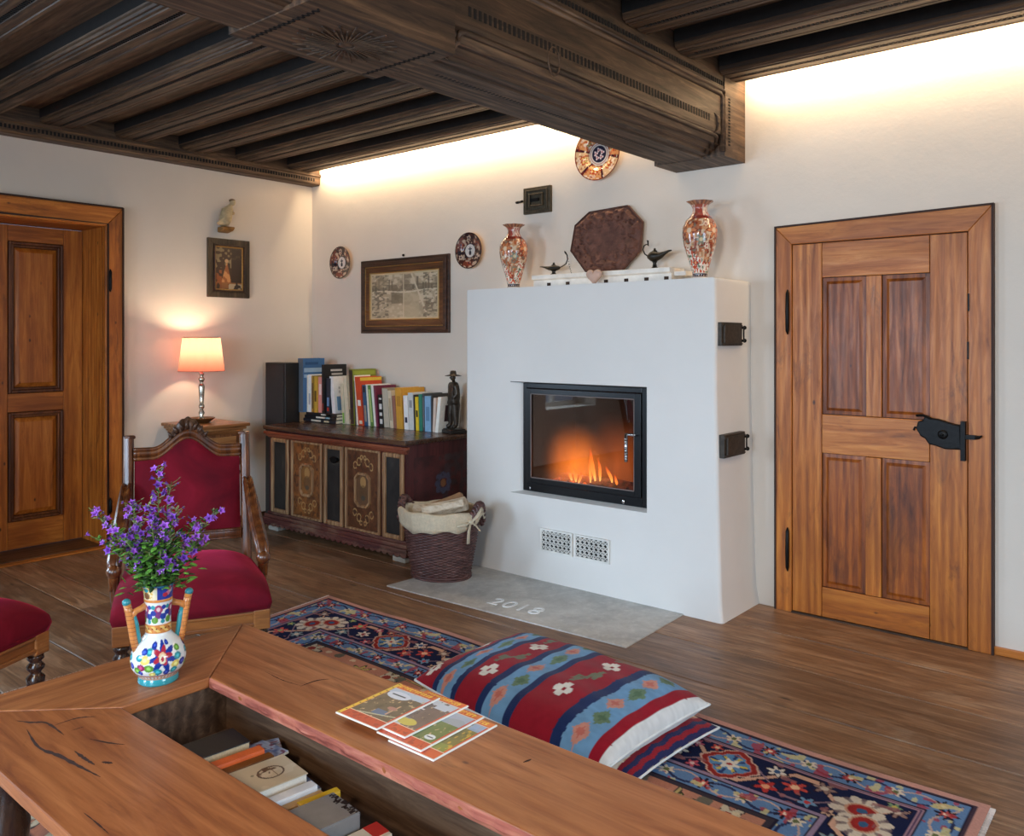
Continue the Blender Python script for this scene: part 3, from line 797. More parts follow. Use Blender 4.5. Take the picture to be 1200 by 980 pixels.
def flame(x, y, z, h, w, lean, label):
    mb = MB(); mb.smooth = True
    pts = []; rs = []
    for k in range(14):
        t = k/13; pts.append((x+lean*t**1.6*h+.006*math.sin(5*t+x*40), y, z+h*t)); rs.append(max(.0006, .55*w*math.sin(PI*min(1, (t*.92+.10)))**.9*(1-t)**.35))
    mb.tube(pts, rs, 12)
    one('flame', mb, M['flame'], label, 'flame', 'flames behind the fireplace glass')
FL = [(3.02, -.27, .585, .20, .019, .10), (3.05, -.26, .595, .23, .024, -.22), (2.935, -.28, .58, .10, .022, -.35), (2.96, -.29, .575, .085, .016, .2),
      (3.10, -.27, .60, .16, .018, -.25), (3.17, -.27, .60, .11, .020, -.4), (3.22, -.27, .575, .09, .016, -.5), (2.88, -.26, .58, .08, .020, -.2)]
for i, (x, y, z, h, w, ln) in enumerate(FL):
    flame(x, y, z, h, w, ln, ['tall thin flame rising behind the charred log', 'tallest bright flame in the middle of the fire', 'bright low flame left of the middle of the fire', 'small upright flame just left of the charred log',
                              'flame rising on the crest of the charred log', 'flame on the right slope of the charred log', 'rightmost small flame at the end of the charred log', 'leftmost low flame on the fire bed'][i])
def log(name, p, q, r, m, label, group=None, cat='log', flat=.8, seed=0):
    rd = random.Random(seed); p, q = Vector(p), Vector(q); d = (q-p)
    mb = MB(); n = 9
    sd = d.normalized().cross(Vector((0, 0, 1))).normalized(); up = sd.cross(d.normalized())
    prof = [(math.cos(a)*(1+rd.uniform(-.12, .12)), math.sin(a)*(1+rd.uniform(-.12, .12))*flat) for a in [2*PI*k/n for k in range(n)]]
    vs = []
    for i in range(8):
        t = i/7
        for (a, b) in prof: vs.append(p+d*t+sd*a*r*(1+.06*math.sin(t*5+seed))+up*b*r*(1+.05*math.cos(t*7+seed)))
    fs = [(i*n+k, (i+1)*n+k, (i+1)*n+(k+1) % n, i*n+(k+1) % n) for i in range(7) for k in range(n)]+[tuple(range(n)), tuple(7*n+k for k in range(n))]
    mb.add(vs, fs)
    return one(name, mb, m, label, cat, group, bevel=.004)
t = NT('charred_wood'); n = t.noise(t.coords(), 30, 5)
t.l(t.ramp(n, [(.3, L4((20, 12, 10))), (.7, L4((86, 40, 28)))]), t.b.inputs['Base Color']); t.l(t.ramp(n, [(.35, (0, 0, 0, 1)), (.7, (.5, .07, .02, 1))]), t.b.inputs['Emission Color']); t.b.inputs['Emission Strength'].default_value = .35; M['char'] = t.m
log('burning_log', (3.02, -.20, .575), (3.30, -.25, .575), .052, M['char'], 'charred log burning at the right of the fire', 'burning logs', seed=2)
log('burning_log', (2.72, -.14, .565), (3.02, -.18, .57), .040, M['char'], 'charred log glowing at the left of the fire', 'burning logs', seed=4)
def emb():
    mb = MB(); rd = random.Random(1)
    for k in range(90):
        mb.ball((rd.uniform(2.72, 3.32), rd.uniform(-.30, -.08), .555+rd.uniform(0, .012)), rd.uniform(.008, .02), 1, 1, .6, 6, 4)
    t = NT('embers'); n = t.noise(t.coords(), 16, 3)
    t.l(t.ramp(n, [(.4, (.02, .01, .01, 1)), (.65, (.3, .04, .01, 1))]), t.b.inputs['Base Color']); t.l(t.ramp(n, [(.45, (0, 0, 0, 1)), (.7, (1, .2, .03, 1))]), t.b.inputs['Emission Color']); t.b.inputs['Emission Strength'].default_value = 1.5
    o = one('ember_bed', mb, t.m, 'bed of glowing embers under the flames', 'embers'); o['kind'] = 'stuff'
emb()
pl = bpy.data.lights.new('fire_light', 'POINT'); pl.energy = 3.0; pl.color = (1, .38, .10); pl.shadow_soft_size = .08
po = bpy.data.objects.new('fire_light', pl); COL.objects.link(po); po.location = (2.98, -.24, .70)

# hearth slab with its date
def hearth_mat():
    t = NT('hearth_stone'); v = t.coords(rnd=False)
    n = t.noise(v, 5, 7, .7); n2 = t.noise(v, 28, 5, .7)
    c = t.ramp(n, [(.3, L4((160, 158, 154))), (.7, L4((206, 204, 198)))])
    c = t.mix(t.ramp(n2, [(.5, (0, 0, 0, 1)), (.75, (.5, .5, .5, 1))]), c, L4((226, 224, 218)))
    t.l(c, t.b.inputs['Base Color']); t.b.inputs['Roughness'].default_value = .5; t.bump(n2, .4, .004); return t.m
hs = MB(); hs.prism([(2.20, -.40), (3.72, -.40), (3.745, -1.02), (2.17, -1.085)], 'z', -.004, .006)
hearth = one('hearth_slab', hs, hearth_mat(), 'pale grey stone slab in the floor before the fireplace', 'hearth', bevel=.003)
cv = bpy.data.curves.new('date', 'FONT'); cv.body = '2018'; cv.size = .15; cv.extrude = .0018; cv.space_character = 1.15
to = bpy.data.objects.new('date_tmp', cv); COL.objects.link(to)
dg = bpy.context.evaluated_depsgraph_get(); me = bpy.data.meshes.new_from_object(to.evaluated_get(dg)); bpy.data.objects.remove(to)
me.materials.clear(); me.materials.append(plain('date_stone', (232, 234, 234), .5))
dt = bpy.data.objects.new('date_numerals', me); COL.objects.link(dt); dt.parent = hearth; dt.location = Vector((2.82, -.955, .0075))-hearth.location; dt.rotation_euler = (0, 0, .06)
dt['label'] = 'date numerals set in the slab'

# ------------------------------------------------------------------ imari decoration pattern
NAVY, RUST, CREAM, GOLD, GREEN, WINE = (30, 32, 58), (168, 66, 36), (232, 214, 190), (206, 150, 84), (92, 112, 86), (110, 30, 26)
M['porcelain'] = painted('painted_porcelain', .18, .6)
def plate_obj(cx, cz, R, label, style, tilt=0):
    nr, na = 44, 150
    t = np.linspace(0, 1, nr); a = np.linspace(0, 2*PI, na, endpoint=False); A, T = np.meshgrid(a, t)
    r = T*R; depth = np.interp(T, [0, .5, .62, 1], [0, 0, .10, .16])*R
    x = cx+r*np.cos(A); z = cz+r*np.sin(A); y = -.012-depth-.012
    vs = np.stack([x.ravel(), y.ravel(), z.ravel()], 1)
    fs = [(i*na+k, (i+1)*na+k, (i+1)*na+(k+1) % na, i*na+(k+1) % na) for i in range(nr-1) for k in range(na)]
    Tf, Af = T.ravel(), A.ravel(); X, Z = Tf*np.cos(Af), Tf*np.sin(Af)
    if style == 'big':
        col = np.tile(C(226, 186, 140), (len(Tf), 1)); seg = (Af/(2*PI)*6+.25) % 1
        sidx = ((Af/(2*PI)*6+.25) // 1).astype(int) % 6
        put(col, (Tf > .42) & (sidx % 2 == 0), (214, 150, 96)); put(col, (Tf > .42) & ((seg < .07) | (seg > .93)), (70, 28, 40))
        for k in range(6):
            a0 = 2*PI*(k+.25)/6
            for rr, s, pc, cc in ((.68, .17, (196, 66, 40), (236, 200, 120)), (.86, .10, (240, 220, 200), (160, 60, 50)), (.58, .09, (120, 120, 74), (220, 190, 120))):
                for da in (-.12, .14): flower(col, X, Z, rr*math.cos(a0+da*(1.5-rr)), rr*math.sin(a0+da*(1.5-rr)), s*.75, 5+k % 2, pc, cc)
        n = vnoise(X, Z, 14, 3); put(col, (n > .74) & (Tf > .42), (150, 44, 30), .8); put(col, (n < .2) & (Tf > .42), (250, 236, 214), .8)
        put(col, Tf > .955, (120, 34, 28)); put(col, Tf < .42, (236, 226, 214)); put(col, Tf < .31, (48, 44, 66))
        for k in range(5): flower(col, X, Z, .15*math.cos(k*1.257+.4), .15*math.sin(k*1.257+.4), .10, 3, (232, 214, 216), (180, 90, 90))
        put(col, (Tf > .37) & (Tf < .39), (180, 80, 60))
    else:
        col = np.tile(C(70, 40, 34), (len(Tf), 1)); nseg = 6
        sidx = ((Af/(2*PI)*nseg) // 1).astype(int)
        n = vnoise(X, Z, 9, 5)
        put(col, (sidx % 2 == 0) & (Tf > .42), (116, 60, 44)); put(col, n > .62, (198, 172, 148), .85); put(col, n < .25, (34, 30, 40), .8)
        for k in range(6):
            a0 = 2*PI*(k+.5)/6; flower(col, X, Z, .70*math.cos(a0), .70*math.sin(a0), .16, 5, (206, 180, 158) if k % 2 else (150, 66, 44), (60, 44, 56))
        put(col, Tf > .94, (56, 36, 34)); put(col, Tf < .40, (44, 40, 46)); put(col, Tf < .36, (224, 216, 206))
        d = np.hypot(X*1.4, (Z+.12)); put(col, d < .13, (50, 50, 60)); flower(col, X, Z, 0, .10, .13, 4, (54, 56, 66), (120, 110, 110)); put(col, (np.abs(X) < .02) & (np.abs(Z) < .22), (50, 50, 60))
    n0 = len(vs)
    o = painted_mesh('wall_plate', vs, fs, col, M['porcelain'])
    tagp(o, label, 'plate', 'decorated plates on the wall')
    mb = MB(); mb.smooth = True
    pr = [(R*.45, 0), (R*.5, .004), (R*.62, .008), (R*.995, .012+.16*R*.92), (R, .012+.16*R)]
    vs2 = []; sg = 48
    for rr, yy in pr:
        for k in range(sg): aa = 2*PI*k/sg; vs2.append((cx+rr*math.cos(aa), -.006-yy-.004, cz+rr*math.sin(aa)))
    mb.add(vs2, [(i*sg+k, (i+1)*sg+k, (i+1)*sg+(k+1) % sg, i*sg+(k+1) % sg) for i in range(len(pr)-1) for k in range(sg)]+[tuple(range(sg))])
    mb.build('plate_back', plain('plate_rim', (196, 160, 130), .25), o)
plate_obj(.425, 2.040, .130, 'small dark patterned plate on the wall left of the framed engraving', 'small')
plate_obj(1.838, 2.040, .126, 'small dark patterned plate on the wall right of the framed engraving', 'small')
plate_obj(2.920, 2.560, .165, 'large rust and cream patterned plate high on the wall, half hidden by the big beam', 'big')

def imari_vase(x, y, z, H, W, label, rot):
    prof = [(.34, 0), (.36, .02), (.33, .035), (.31, .07), (.33, .10), (.42, .2), (.55, .33), (.68, .46), (.74, .58), (.72, .68), (.60, .76), (.42, .815), (.32, .86), (.30, .91), (.36, .955), (.52, .99), (.56, 1.0)]
    T = np.linspace(0, 1, 120); R = np.interp(T, [p[1] for p in prof], [p[0] for p in prof])
    k = np.array([.25, .5, .25]); 
    for _ in range(3): R[1:-1] = np.convolve(R, k, 'valid')
    na = 120; a = np.linspace(0, 2*PI, na, endpoint=False)
    AA, TT = np.meshgrid(a, T); RR = np.repeat(R[:, None], na, 1)*W
    # rim scalloped
    RR = RR*(1+.05*np.cos(AA*8)*np.clip((TT-.95)/.05, 0, 1))
    vs = np.stack([(x+RR*np.cos(AA)).ravel(), (y+RR*np.sin(AA)).ravel(), (z+TT*H).ravel()], 1)
    fs = [(i*na+q, i*na+(q+1) % na, (i+1)*na+(q+1) % na, (i+1)*na+q) for i in range(len(T)-1) for q in range(na)]
    Tf, Af = TT.ravel(), (AA.ravel()+rot) % (2*PI)
    U = Af/(2*PI)*2.6; V = Tf*1.0*H/W*.55
    col = np.tile(C(170, 98, 64), (len(Tf), 1))
    body = (Tf > .1) & (Tf < .80)
    n = vnoise(U*2, V*2, 5, 8); put(col, body & (n > .6), (206, 158, 116), .8)
    put(col, body & (n < .28), (128, 52, 36), .9)
    n4 = vnoise(U*2, V*2, 8, 19); put(col, body & (n4 > .66), (214, 196, 170), .85); put(col, body & (n4 < .22), (112, 118, 102), .8)
    # white meandering field with painted sprigs
    wav = .30+.10*np.sin(Af*3)+.05*np.sin(Af*5+1); put(col, (Tf < wav) & (Tf > .1), (232, 222, 208))
    wv = (Tf < wav) & (Tf > .1); nn = vnoise(U, V, 16, 11)
    put(col, wv & (nn > .66), (186, 74, 48)); put(col, wv & (nn < .26), (86, 106, 84)); put(col, wv & (nn > .44) & (nn < .47), (70, 60, 70))
    for kk in range(4):
        cx = 2.6*(kk+.35)/4
        for (dx, cy, r, pc, cc) in ((0, .62, .24, (212, 132, 84), (236, 204, 168)), (.30, .50, .17, (120, 128, 108), (210, 190, 150)), (.1, .22, .13, (176, 52, 36), (220, 160, 110)), (-.2, .42, .10, (232, 214, 196), (170, 70, 50)), (.42, .70, .09, (236, 216, 196), (150, 60, 40))):
            flower(col, U, V, (cx+dx), cy*H/W*.55, r*.8, 6, pc, cc, edge=(126, 46, 30))
    put(col, (Tf > .77) & (Tf < .815), (120, 40, 30)); nk = (Tf > .815) & (Tf < .95)
    put(col, nk, (158, 84, 64)); put(col, nk & (np.cos(Af*3) > -.1), (220, 194, 176)); put(col, nk & (vnoise(U*2, V*2, 9, 3) > .62), (170, 70, 60), .8); put(col, Tf > .95, (132, 84, 64)); put(col, (Tf > .955) & (np.cos(Af*16) > .3), (180, 120, 84))
    put(col, Tf < .1, (214, 202, 190)); put(col, (Tf > .045) & (Tf < .085), (44, 34, 44)); put(col, (Tf > .055) & (Tf < .075) & (np.cos(Af*18) > .6), (200, 180, 170)); put(col, Tf < .02, (176, 128, 104))
    o = painted_mesh('tall_vase', vs, fs, col, M['porcelain']); tagp(o, label, 'vase', 'pair of tall patterned vases')
    mb = MB(); mb.smooth = True; mb.lathe([(.55*W, H), (.30*W, H*.95), (.26*W, H*.9), (.25*W, H*.80)], (x, y, z), 32, cap=False)
    mb.build('vase_inside', plain('vase_inner', (150, 110, 84), .4), o)
ZT = 1.7355
imari_vase(2.395, -.215, ZT, .415, .124, 'tall rust patterned vase at the left end of the fireplace top', .5)
imari_vase(3.700, -.215, ZT, .425, .127, 'tall rust patterned vase at the right end of the fireplace top', 2.3)

# white carved cornice piece lying on the fireplace top
def cornice():
    mb = MB(); x0, x1 = 2.515, 3.50
    prof = [(-.01, 0), (-.165, 0), (-.165, .055), (-.185, .062), (-.185, .088), (-.01, .088)]
    mb.prism([(a, ZT+b) for a, b in prof], 'x', x0, x1)
    mb.box(x1, x1+.075, -.14, -.01, ZT+.040, ZT+.066)
    o = one('cornice_shelf', mb, M['white'], 'white wooden cornice piece with small square holes lying on the fireplace top', 'shelf', bevel=.004)
    hm = plain('hole_wood', (52, 36, 26), .9)
    for x in (2.640, 2.785, 3.065, 3.205, 3.340, 3.468): MB().box(x-.014, x+.014, -.1668, -.150, ZT+.008, ZT+.038).build('square_hole', hm, o)
cornice()
ZS = ZT+.088
# octagonal terracotta relief leaning on the wall
def relief():
    outl = [(2.858, .385), (3.135, .398), (3.238, .290), (3.228, .120), (3.105, .004), (2.855, .0), (2.725, .150), (2.752, .310)]
    n = 200; xs = np.linspace(2.715, 3.245, n); zs = np.linspace(-.002, .402, int(n*.76)); X, Z = np.meshgrid(xs, zs)
    ins = np.full(X.shape, 1e9)
    m = len(outl)
    for i in range(m):
        x0, z0 = outl[i]; x1, z1 = outl[(i+1) % m]; L = math.hypot(x1-x0, z1-z0)
        d = ((X-x0)*(z1-z0)-(Z-z0)*(x1-x0))/L; ins = np.minimum(ins, d)
    h = .010*np.clip(ins/.02, 0, 1)
    rel = vnoise(X, Z, 34, 2)*.55+vnoise(X, Z, 70, 4)*.45
    cxm, czm = 2.985, .2; rad = np.hypot((X-cxm)/.26, (Z-czm)/.2)
    wt = np.clip((rad-.35)*2.5, 0, 1)*np.clip((ins-.012)/.02, 0, 1)
    h = h+.022*wt*np.clip((rel-.45)*7, 0, 1)+.004*rel
    keep = ins > -.001
    lean = .055
    Y = -.030-h-(.40-Z)*lean*1.1
    vs = np.stack([X.ravel(), Y.ravel(), (Z+ZS+.001).ravel()], 1)
    nu, nv = X.shape[1], X.shape[0]; fs = []
    K = keep.ravel()
    for j in range(nv-1):
        for i in range(nu-1):
            a = j*nu+i
            if K[a] and K[a+1] and K[a+nu] and K[a+nu+1]: fs.append((a, a+1, a+nu+1, a+nu))
    used = sorted({q for f in fs for q in f}); mp = {q: i for i, q in enumerate(used)}
    mb = MB(); mb.smooth = True; mb.add([tuple(vs[q]) for q in used], [tuple(mp[q] for q in f) for f in fs])
    mb.smooth = False
    pts = [(a, b) for a, b in outl]; k = len(pts)
    y0 = lambda b: -.031-(.40-b)*lean*1.1
    vv = [(a, y0(b)-.012, b+ZS+.001) for a, b in pts]+[(a, y0(b)+.012, b+ZS+.001) for a, b in pts]
    mb.add(vv, [tuple(range(2*k-1, k-1, -1))]+[(i, (i+1) % k, (i+1) % k+k, i+k) for i in range(k)])
    t = NT('terracotta'); nz = t.noise(t.coords(), 18, 6, .65)
    t.l(t.ramp(nz, [(.3, L4((74, 46, 38))), (.55, L4((104, 68, 56))), (.8, L4((128, 88, 74)))]), t.b.inputs['Base Color']); t.b.inputs['Roughness'].default_value = .85; t.bump(nz, .5, .003)
    one('relief_plaque', mb, t.m, 'octagonal brown terracotta relief leaning on the wall above the fireplace', 'plaque')
relief()
# two small bronze oil lamps
def oil_lamp(name, x, flip, label, tall):
    s = -1 if flip else 1; y = -.10; z = ZS
    r = thing(name, (x, y, z), label, 'oil lamp', 'little bronze oil lamps')
    M_ = M['bronze']
    mb = MB(); mb.smooth = True
    mb.lathe([(.028, 0), (.030, .004), (.014, .012), (.010, .022+tall*.012), (.016, .030+tall*.014)], (0, 0, 0), 20)
    mb.build('foot', M_, r, world=False)
    zb = .030+tall*.014
    mb = MB(); mb.smooth = True
    H = .034+tall*.030
    pts = [(-s*.050, 0, zb+H*.55), (-s*.040, 0, zb+H*.50), (-s*.02, 0, zb+H*.48), (0, 0, zb+H*.46), (s*.035, 0, zb+H*.50), (s*.065, 0, zb+H*.70), (s*.090, 0, zb+H*.86), (s*.108, 0, zb+H*.90)]
    mb.tube(pts, [.004, .018, .030+tall*.006, .034+tall*.008, .024, .013, .008, .005], 14, flat=(1, .55+tall*.25))
    mb.build('bowl', M_, r, world=False)
    mb = MB(); mb.smooth = True
    mb.lathe([(.016, 0), (.014, .008), (.006, .012), (.008, .018), (.001, .024)], (0, 0, zb+H*.85), 16); mb.build('lid', M_, r, world=False)
    mb = MB(); mb.smooth = True
    if tall: hp = [(-s*.042, 0, zb+H*.5), (-s*.066, 0, zb+H*.75), (-s*.078, 0, zb+H*1.15), (-s*.070, 0, zb+H*1.5), (-s*.052, 0, zb+H*1.62), (-s*.042, 0, zb+H*1.45), (-s*.045, 0, zb+H*1.9), (-s*.052, 0, zb+H*1.98)]
    else: hp = [(-s*.045, 0, zb+H*.5), (-s*.07, 0, zb+H*.75), (-s*.095, 0, zb+H*1.1), (-s*.108, 0, zb+H*1.9), (-s*.104, 0, zb+H*2.7), (-s*.090, 0, zb+H*3.2), (-s*.084, 0, zb+H*3.5)]
    mb.tube(hp, [.004]*(len(hp)-2)+[.006, .002], 8); mb.build('handle', M_, r, world=False)
    if not tall:
        mb = MB()
        for k in range(9):
            t_ = k/8; mb.ball((-s*(.106+.035*t_), 0, zb+H*2.6*(1-t_)**1.5-.0*t_-zb*t_*.9), .0035, 1, 1, 1, 6, 4)
        mb.build('chain', M_, r, world=False)
M['bronze'] = plain('dark_bronze', (40, 38, 34), .4, .6, .4, 40, .3)
oil_lamp('oil_lamp', 2.628, True, 'low bronze oil lamp with a long curled handle, left of the terracotta relief', 0)
oil_lamp('oil_lamp', 3.355, False, 'deep bronze oil lamp with a looped handle, right of the terracotta relief', 1)
# heart shaped stone
def heart():
    mb = MB(); mb.smooth = True; n = 28; vs = []
    for k in range(n):
        t_ = 2*PI*k/n; hx = .055*math.sin(t_)**3; hz = .043*(13*math.cos(t_)-5*math.cos(2*t_)-2*math.cos(3*t_)-math.cos(4*t_))/13
        for (s, d) in ((.55, -.016), (.9, -.012), (1, 0), (.9, .012), (.55, .016)): vs.append((3.028+hx*s, -.235+d-.0, ZT+.050+hz*s))
    c = len(vs); vs += [(3.028, -.235-.018, ZT+.05), (3.028, -.235+.018, ZT+.05)]
    fs = [(k*5+j, ((k+1) % n)*5+j, ((k+1) % n)*5+j+1, k*5+j+1) for k in range(n) for j in range(4)]+[(k*5, ((k+1) % n)*5, c) for k in range(n)]+[(k*5+4, ((k+1) % n)*5+4, c+1) for k in range(n)]
    mb.add(vs, fs)
    mn = min(v[2] for v in vs); mb.v = [(a, b, d-mn+ZT+.0005) for a, b, d in mb.v]
    one('heart_stone', mb, plain('pink_stone', (186, 158, 144), .7, 0, .1, 30, .4), 'pinkish grey heart shaped stone leaning on the white cornice piece', 'ornament')
heart()

# small iron flap high on the wall
def flap():
    mb = MB(); mb.box(2.315, 2.540, -.022, .002, 2.245, 2.418)
    o = one('wall_flap', mb, M['iron_olive'], 'small old metal flue door set high in the wall', 'flue door', bevel=.004)
    mb = MB()
    for (i, y) in ((.022, .030), (.055, .036)):
        a, b, c, d = 2.315+i, 2.540-i, 2.245+i*.8, 2.418-i*.8; w = .010
        mb.box(a, a+w, -y, -.02, c, d); mb.box(b-w, b, -y, -.02, c, d); mb.box(a+w, b-w, -y, -.02, c, c+w); mb.box(a+w, b-w, -y, -.02, d-w, d)
    mb.build('raised_moulding', M['iron_olive'], o, bevel=.003)
    mb = MB(); mb.smooth = True; mb.tube([(2.285, -.03, 2.33), (2.32, -.035, 2.333)], .008, 8); mb.ball((2.275, -.03, 2.33), .016, 1.3, .6, .6)
    mb.build('catch', M['iron'], o); MB().box(2.38, 2.45, -.034, -.02, 2.322, 2.342).build('lift_bar', M['iron'], o)
M['iron_olive'] = plain('olive_iron', (78, 68, 52), .5, .5, .35, 40, .4)
flap()

# ------------------------------------------------------------------ pictures and wall figure
def frame_y(name, x0, x1, z0, z1, steps, label, cat, mats, picfn, nx, nz):
    """framed picture on the back wall; steps = [(inset, depth, material)...]"""
    r = thing(name, ((x0+x1)/2, -.001, z0), label, cat)
    for i, (a, d, m) in enumerate(steps[:-1]):
        b = steps[i+1][0]
        mb = MB(); A, B, Cc, D = x0+a, x1-a, z0+a, z1-a; w = b-a
        for poly in ([(A, Cc), (B, Cc), (B-w, Cc+w), (A+w, Cc+w)], [(B, Cc), (B, D), (B-w, D-w), (B-w, Cc+w)], [(B, D), (A, D), (A+w, D-w), (B-w, D-w)], [(A, D), (A, Cc), (A+w, Cc+w), (A+w, D-w)]):
            mb.prism(poly, 'y', -d, -.002)
        mb.build('frame' if i == 0 else ('frame_moulding' if i < len(steps)-2 else 'inner_edge'), m, r, bevel=.0025)
    a = steps[-1][0]; A, B, Cc, D = x0+a, x1-a, z0+a, z1-a
    vs, fs, U, V = grid(nx, nz, lambda u, v: (A+(B-A)*u, np.full_like(u, -steps[-1][1]), Cc+(D-Cc)*v))
    painted_mesh('picture', vs, fs, picfn(U, V), M['print'], r, smooth=False)
    return r
M['print'] = painted('printed_paper', .35, .5)
M['frame_dk'] = wood('dark_frame', (30, 16, 10), (58, 34, 22), (86, 56, 38), 'x', rough=.35)
M['frame_md'] = wood('brown_frame', (56, 30, 14), (98, 58, 28), (132, 86, 46), 'x', rough=.3)
M['gold'] = plain('gilt', (176, 136, 74), .4, .5, .2, 60, .2)
def engraving(U, V):
    col = np.tile(C(178, 162, 134), (len(U), 1))
    n = vnoise(U, V, 26, 1)*.5+vnoise(U, V*.8, 11, 4)*.5
    put(col, n > .62, (206, 192, 164)); put(col, n < .36, (128, 112, 90), .7)
    put(col, (V < .30), (186, 172, 142), .5)
    # horizon of towers, lawns and walls
    put(col, (V > .60) & (V < .74) & (vnoise(U, V, 18, 9) > .35), (116, 102, 82), .8)
    for k, x in enumerate((.08, .13, .2, .29, .33, .64, .70, .78, .82, .86, .90)):
        put(col, (np.abs(U-x) < .012) & (V > .62) & (V < .80+.1*math.sin(k*2.3)), (104, 92, 74), .85)
    put(col, (U > .32) & (U < .50) & (V > .33) & (V < .66), (120, 106, 82), .75); put(col, (U > .50) & (U < .73) & (V > .04) & (V < .58), (182, 166, 134), .7)
    put(col, (np.abs(V-.59-.02*np.sin(U*9)) < .014), (214, 200, 172)); put(col, np.abs(U-.5) < .006, (206, 190, 160)); put(col, np.abs((U-.78)+(V-.3)*.25) < .012, (210, 196, 168))
    b = (vnoise(U, V, 34, 12) > .62) & ((U < .28) | (U > .78)); put(col, b, (94, 84, 66), .75)
    put(col, (np.hypot((U-.15)*1.6, V-.78) < .12) | (np.hypot((U-.24)*1.6, V-.8) < .07), (150, 134, 106), .6)
    put(col, (U < .025) | (U > .975) | (V < .03) | (V > .96), (200, 180, 140))
    return col
frame_y('framed_engraving', .658, 1.627, 1.468, 2.036, [(0, .020, M['frame_dk']), (.022, .030, M['frame_dk']), (.052, .022, M['gold']), (.058, .020, M['frame_md']), (.100, .020, M['gold']), (.108, .012, None)],
        'framed old landscape engraving in a brown frame on the wall above the book row', 'picture', None, engraving, 150, 90)
mb = MB(); mb.smooth = True; mb.ball((1.14, -.012, 2.055), .010)
one('picture_hook', mb, M['iron'], 'tiny hook at the top edge of the framed engraving', 'hook')
def small_painting():
    y0, y1, z0, z1 = -.962, -.608, 1.742, 2.190
    r = thing('small_painting', (.001, (y0+y1)/2, z0), 'small gilt and brown painting of a figure in a dark frame on the left wall', 'picture')
    def ring(a, b, d, m, nm):
        A, B, Cc, D = y0+a, y1-a, z0+a, z1-a; w = b-a; mb = MB()
        for poly in ([(A, Cc), (B, Cc), (B-w, Cc+w), (A+w, Cc+w)], [(B, Cc), (B, D), (B-w, D-w), (B-w, Cc+w)], [(B, D), (A, D), (A+w, D-w), (B-w, D-w)], [(A, D), (A, Cc), (A+w, Cc+w), (A+w, D-w)]):
            mb.prism([(p[0], p[1]) for p in poly], 'x', .002, d)
        mb.build(nm, m, r, bevel=.003)
    fm = wood('olive_frame', (34, 27, 18), (62, 50, 34), (90, 74, 52), 'z', rough=.5)
    ring(0, .045, .024, fm, 'frame'); ring(.045, .056, .034, M['frame_dk'], 'frame_moulding'); ring(.056, .066, .022, M['gold'], 'inner_edge')
    A, B, Cc, D = y0+.066, y1-.066, z0+.066, z1-.066
    vs, fs, U, V = grid(70, 100, lambda u, v: (np.full_like(u, .014), A+(B-A)*u, Cc+(D-Cc)*v))
    col = np.tile(C(66, 44, 24), (len(U), 1))
    n = vnoise(U, V*1.5, 10, 21); put(col, (n > .55) & (V > .5) & (U < .6), (150, 134, 96), .8); put(col, (n > .5) & (V > .72), (118, 100, 66), .6)
    put(col, (U > .62), (48, 34, 20), .7)
    fg = (np.abs(U-.42-(V-.4)*.05) < .20*(1-(V-.12)/.55)) & (V > .12) & (V < .66); put(col, fg, (150, 88, 44)); put(col, fg & (n > .52), (196, 138, 84))
    put(col, np.hypot((U-.42), (V-.68)*1.5) < .07, (196, 156, 112)); put(col, (V < .16) & (n > .4), (140, 92, 50)); put(col, (V < .13) & (U > .5) & (n > .35), (176, 160, 130))
    put(col, (np.abs(U-.14) < .1) & (V < .45) & (n > .45), (140, 80, 40)); 
    painted_mesh('picture', vs, fs, col, M['print'], r, smooth=False)
small_painting()
def saint():
    # small crouching carved figure on a bracket above the painting
    r = thing('wall_figurine', (.004, -.83, 2.235), 'small pale carved figurine kneeling on a bracket on the left wall above the small painting', 'figurine')
    cm = plain('old_ivory_wood', (186, 166, 128), .55, 0, .25, 30, .3)
    mb = MB(); mb.prism([(.0, .0), (.075, .012), (.10, .030), (.10, .042), (.0, .042)], 'y', -.045, .045)
    mb.build('bracket', plain('gilt_bracket', (132, 96, 48), .5, .2, .3, 40, .3), r, world=False, bevel=.006)
    me = bpy.data.meshes.new('body')
    V_ = [(.05, .0, .10), (.052, .005, .145), (.058, .015, .178), (.066, .026, .200), (.07, .032, .222),   # pelvis..head base
          (.055, -.03, .075), (.085, .012, .062), (.055, -.028, .050), (.035, .02, .062),
          (.060, .036, .165), (.075, .044, .140), (.078, .052, .160), (.045, -.012, .172), (.055, -.018, .135), (.07, .012, .12)]
    E_ = [(0, 1), (1, 2), (2, 3), (3, 4), (0, 5), (5, 6), (0, 7), (0, 8), (2, 9), (9, 10), (10, 11), (2, 12), (12, 13), (13, 14)]
    R_ = [.052, .046, .038, .018, .014, .036, .026, .034, .034, .020, .015, .012, .020, .016, .014]
    me.from_pydata(V_, E_, []); b = bpy.data.objects.new('body', me); COL.objects.link(b); b.parent = r
    sk = b.modifiers.new('skin', 'SKIN'); me.skin_vertices[0].data[0].use_root = True
    for i, q in enumerate(R_): me.skin_vertices[0].data[i].radius = (q, q)
    b.modifiers.new('sub', 'SUBSURF').render_levels = 2; me.materials.append(cm); sk.use_smooth_shade = True
    mb = MB(); mb.smooth = True; mb.ball((.074, .040, .232), .025, .9, .85, 1.15); mb.ball((.088, .040, .230), .005); mb.build('head', cm, r, world=False)
    mb = MB(); mb.smooth = True; mb.ball((.070, .038, .246), .024, 1, 1, .55); mb.build('cap', plain('brown_cap', (120, 92, 60), .6), r, world=False)
saint()

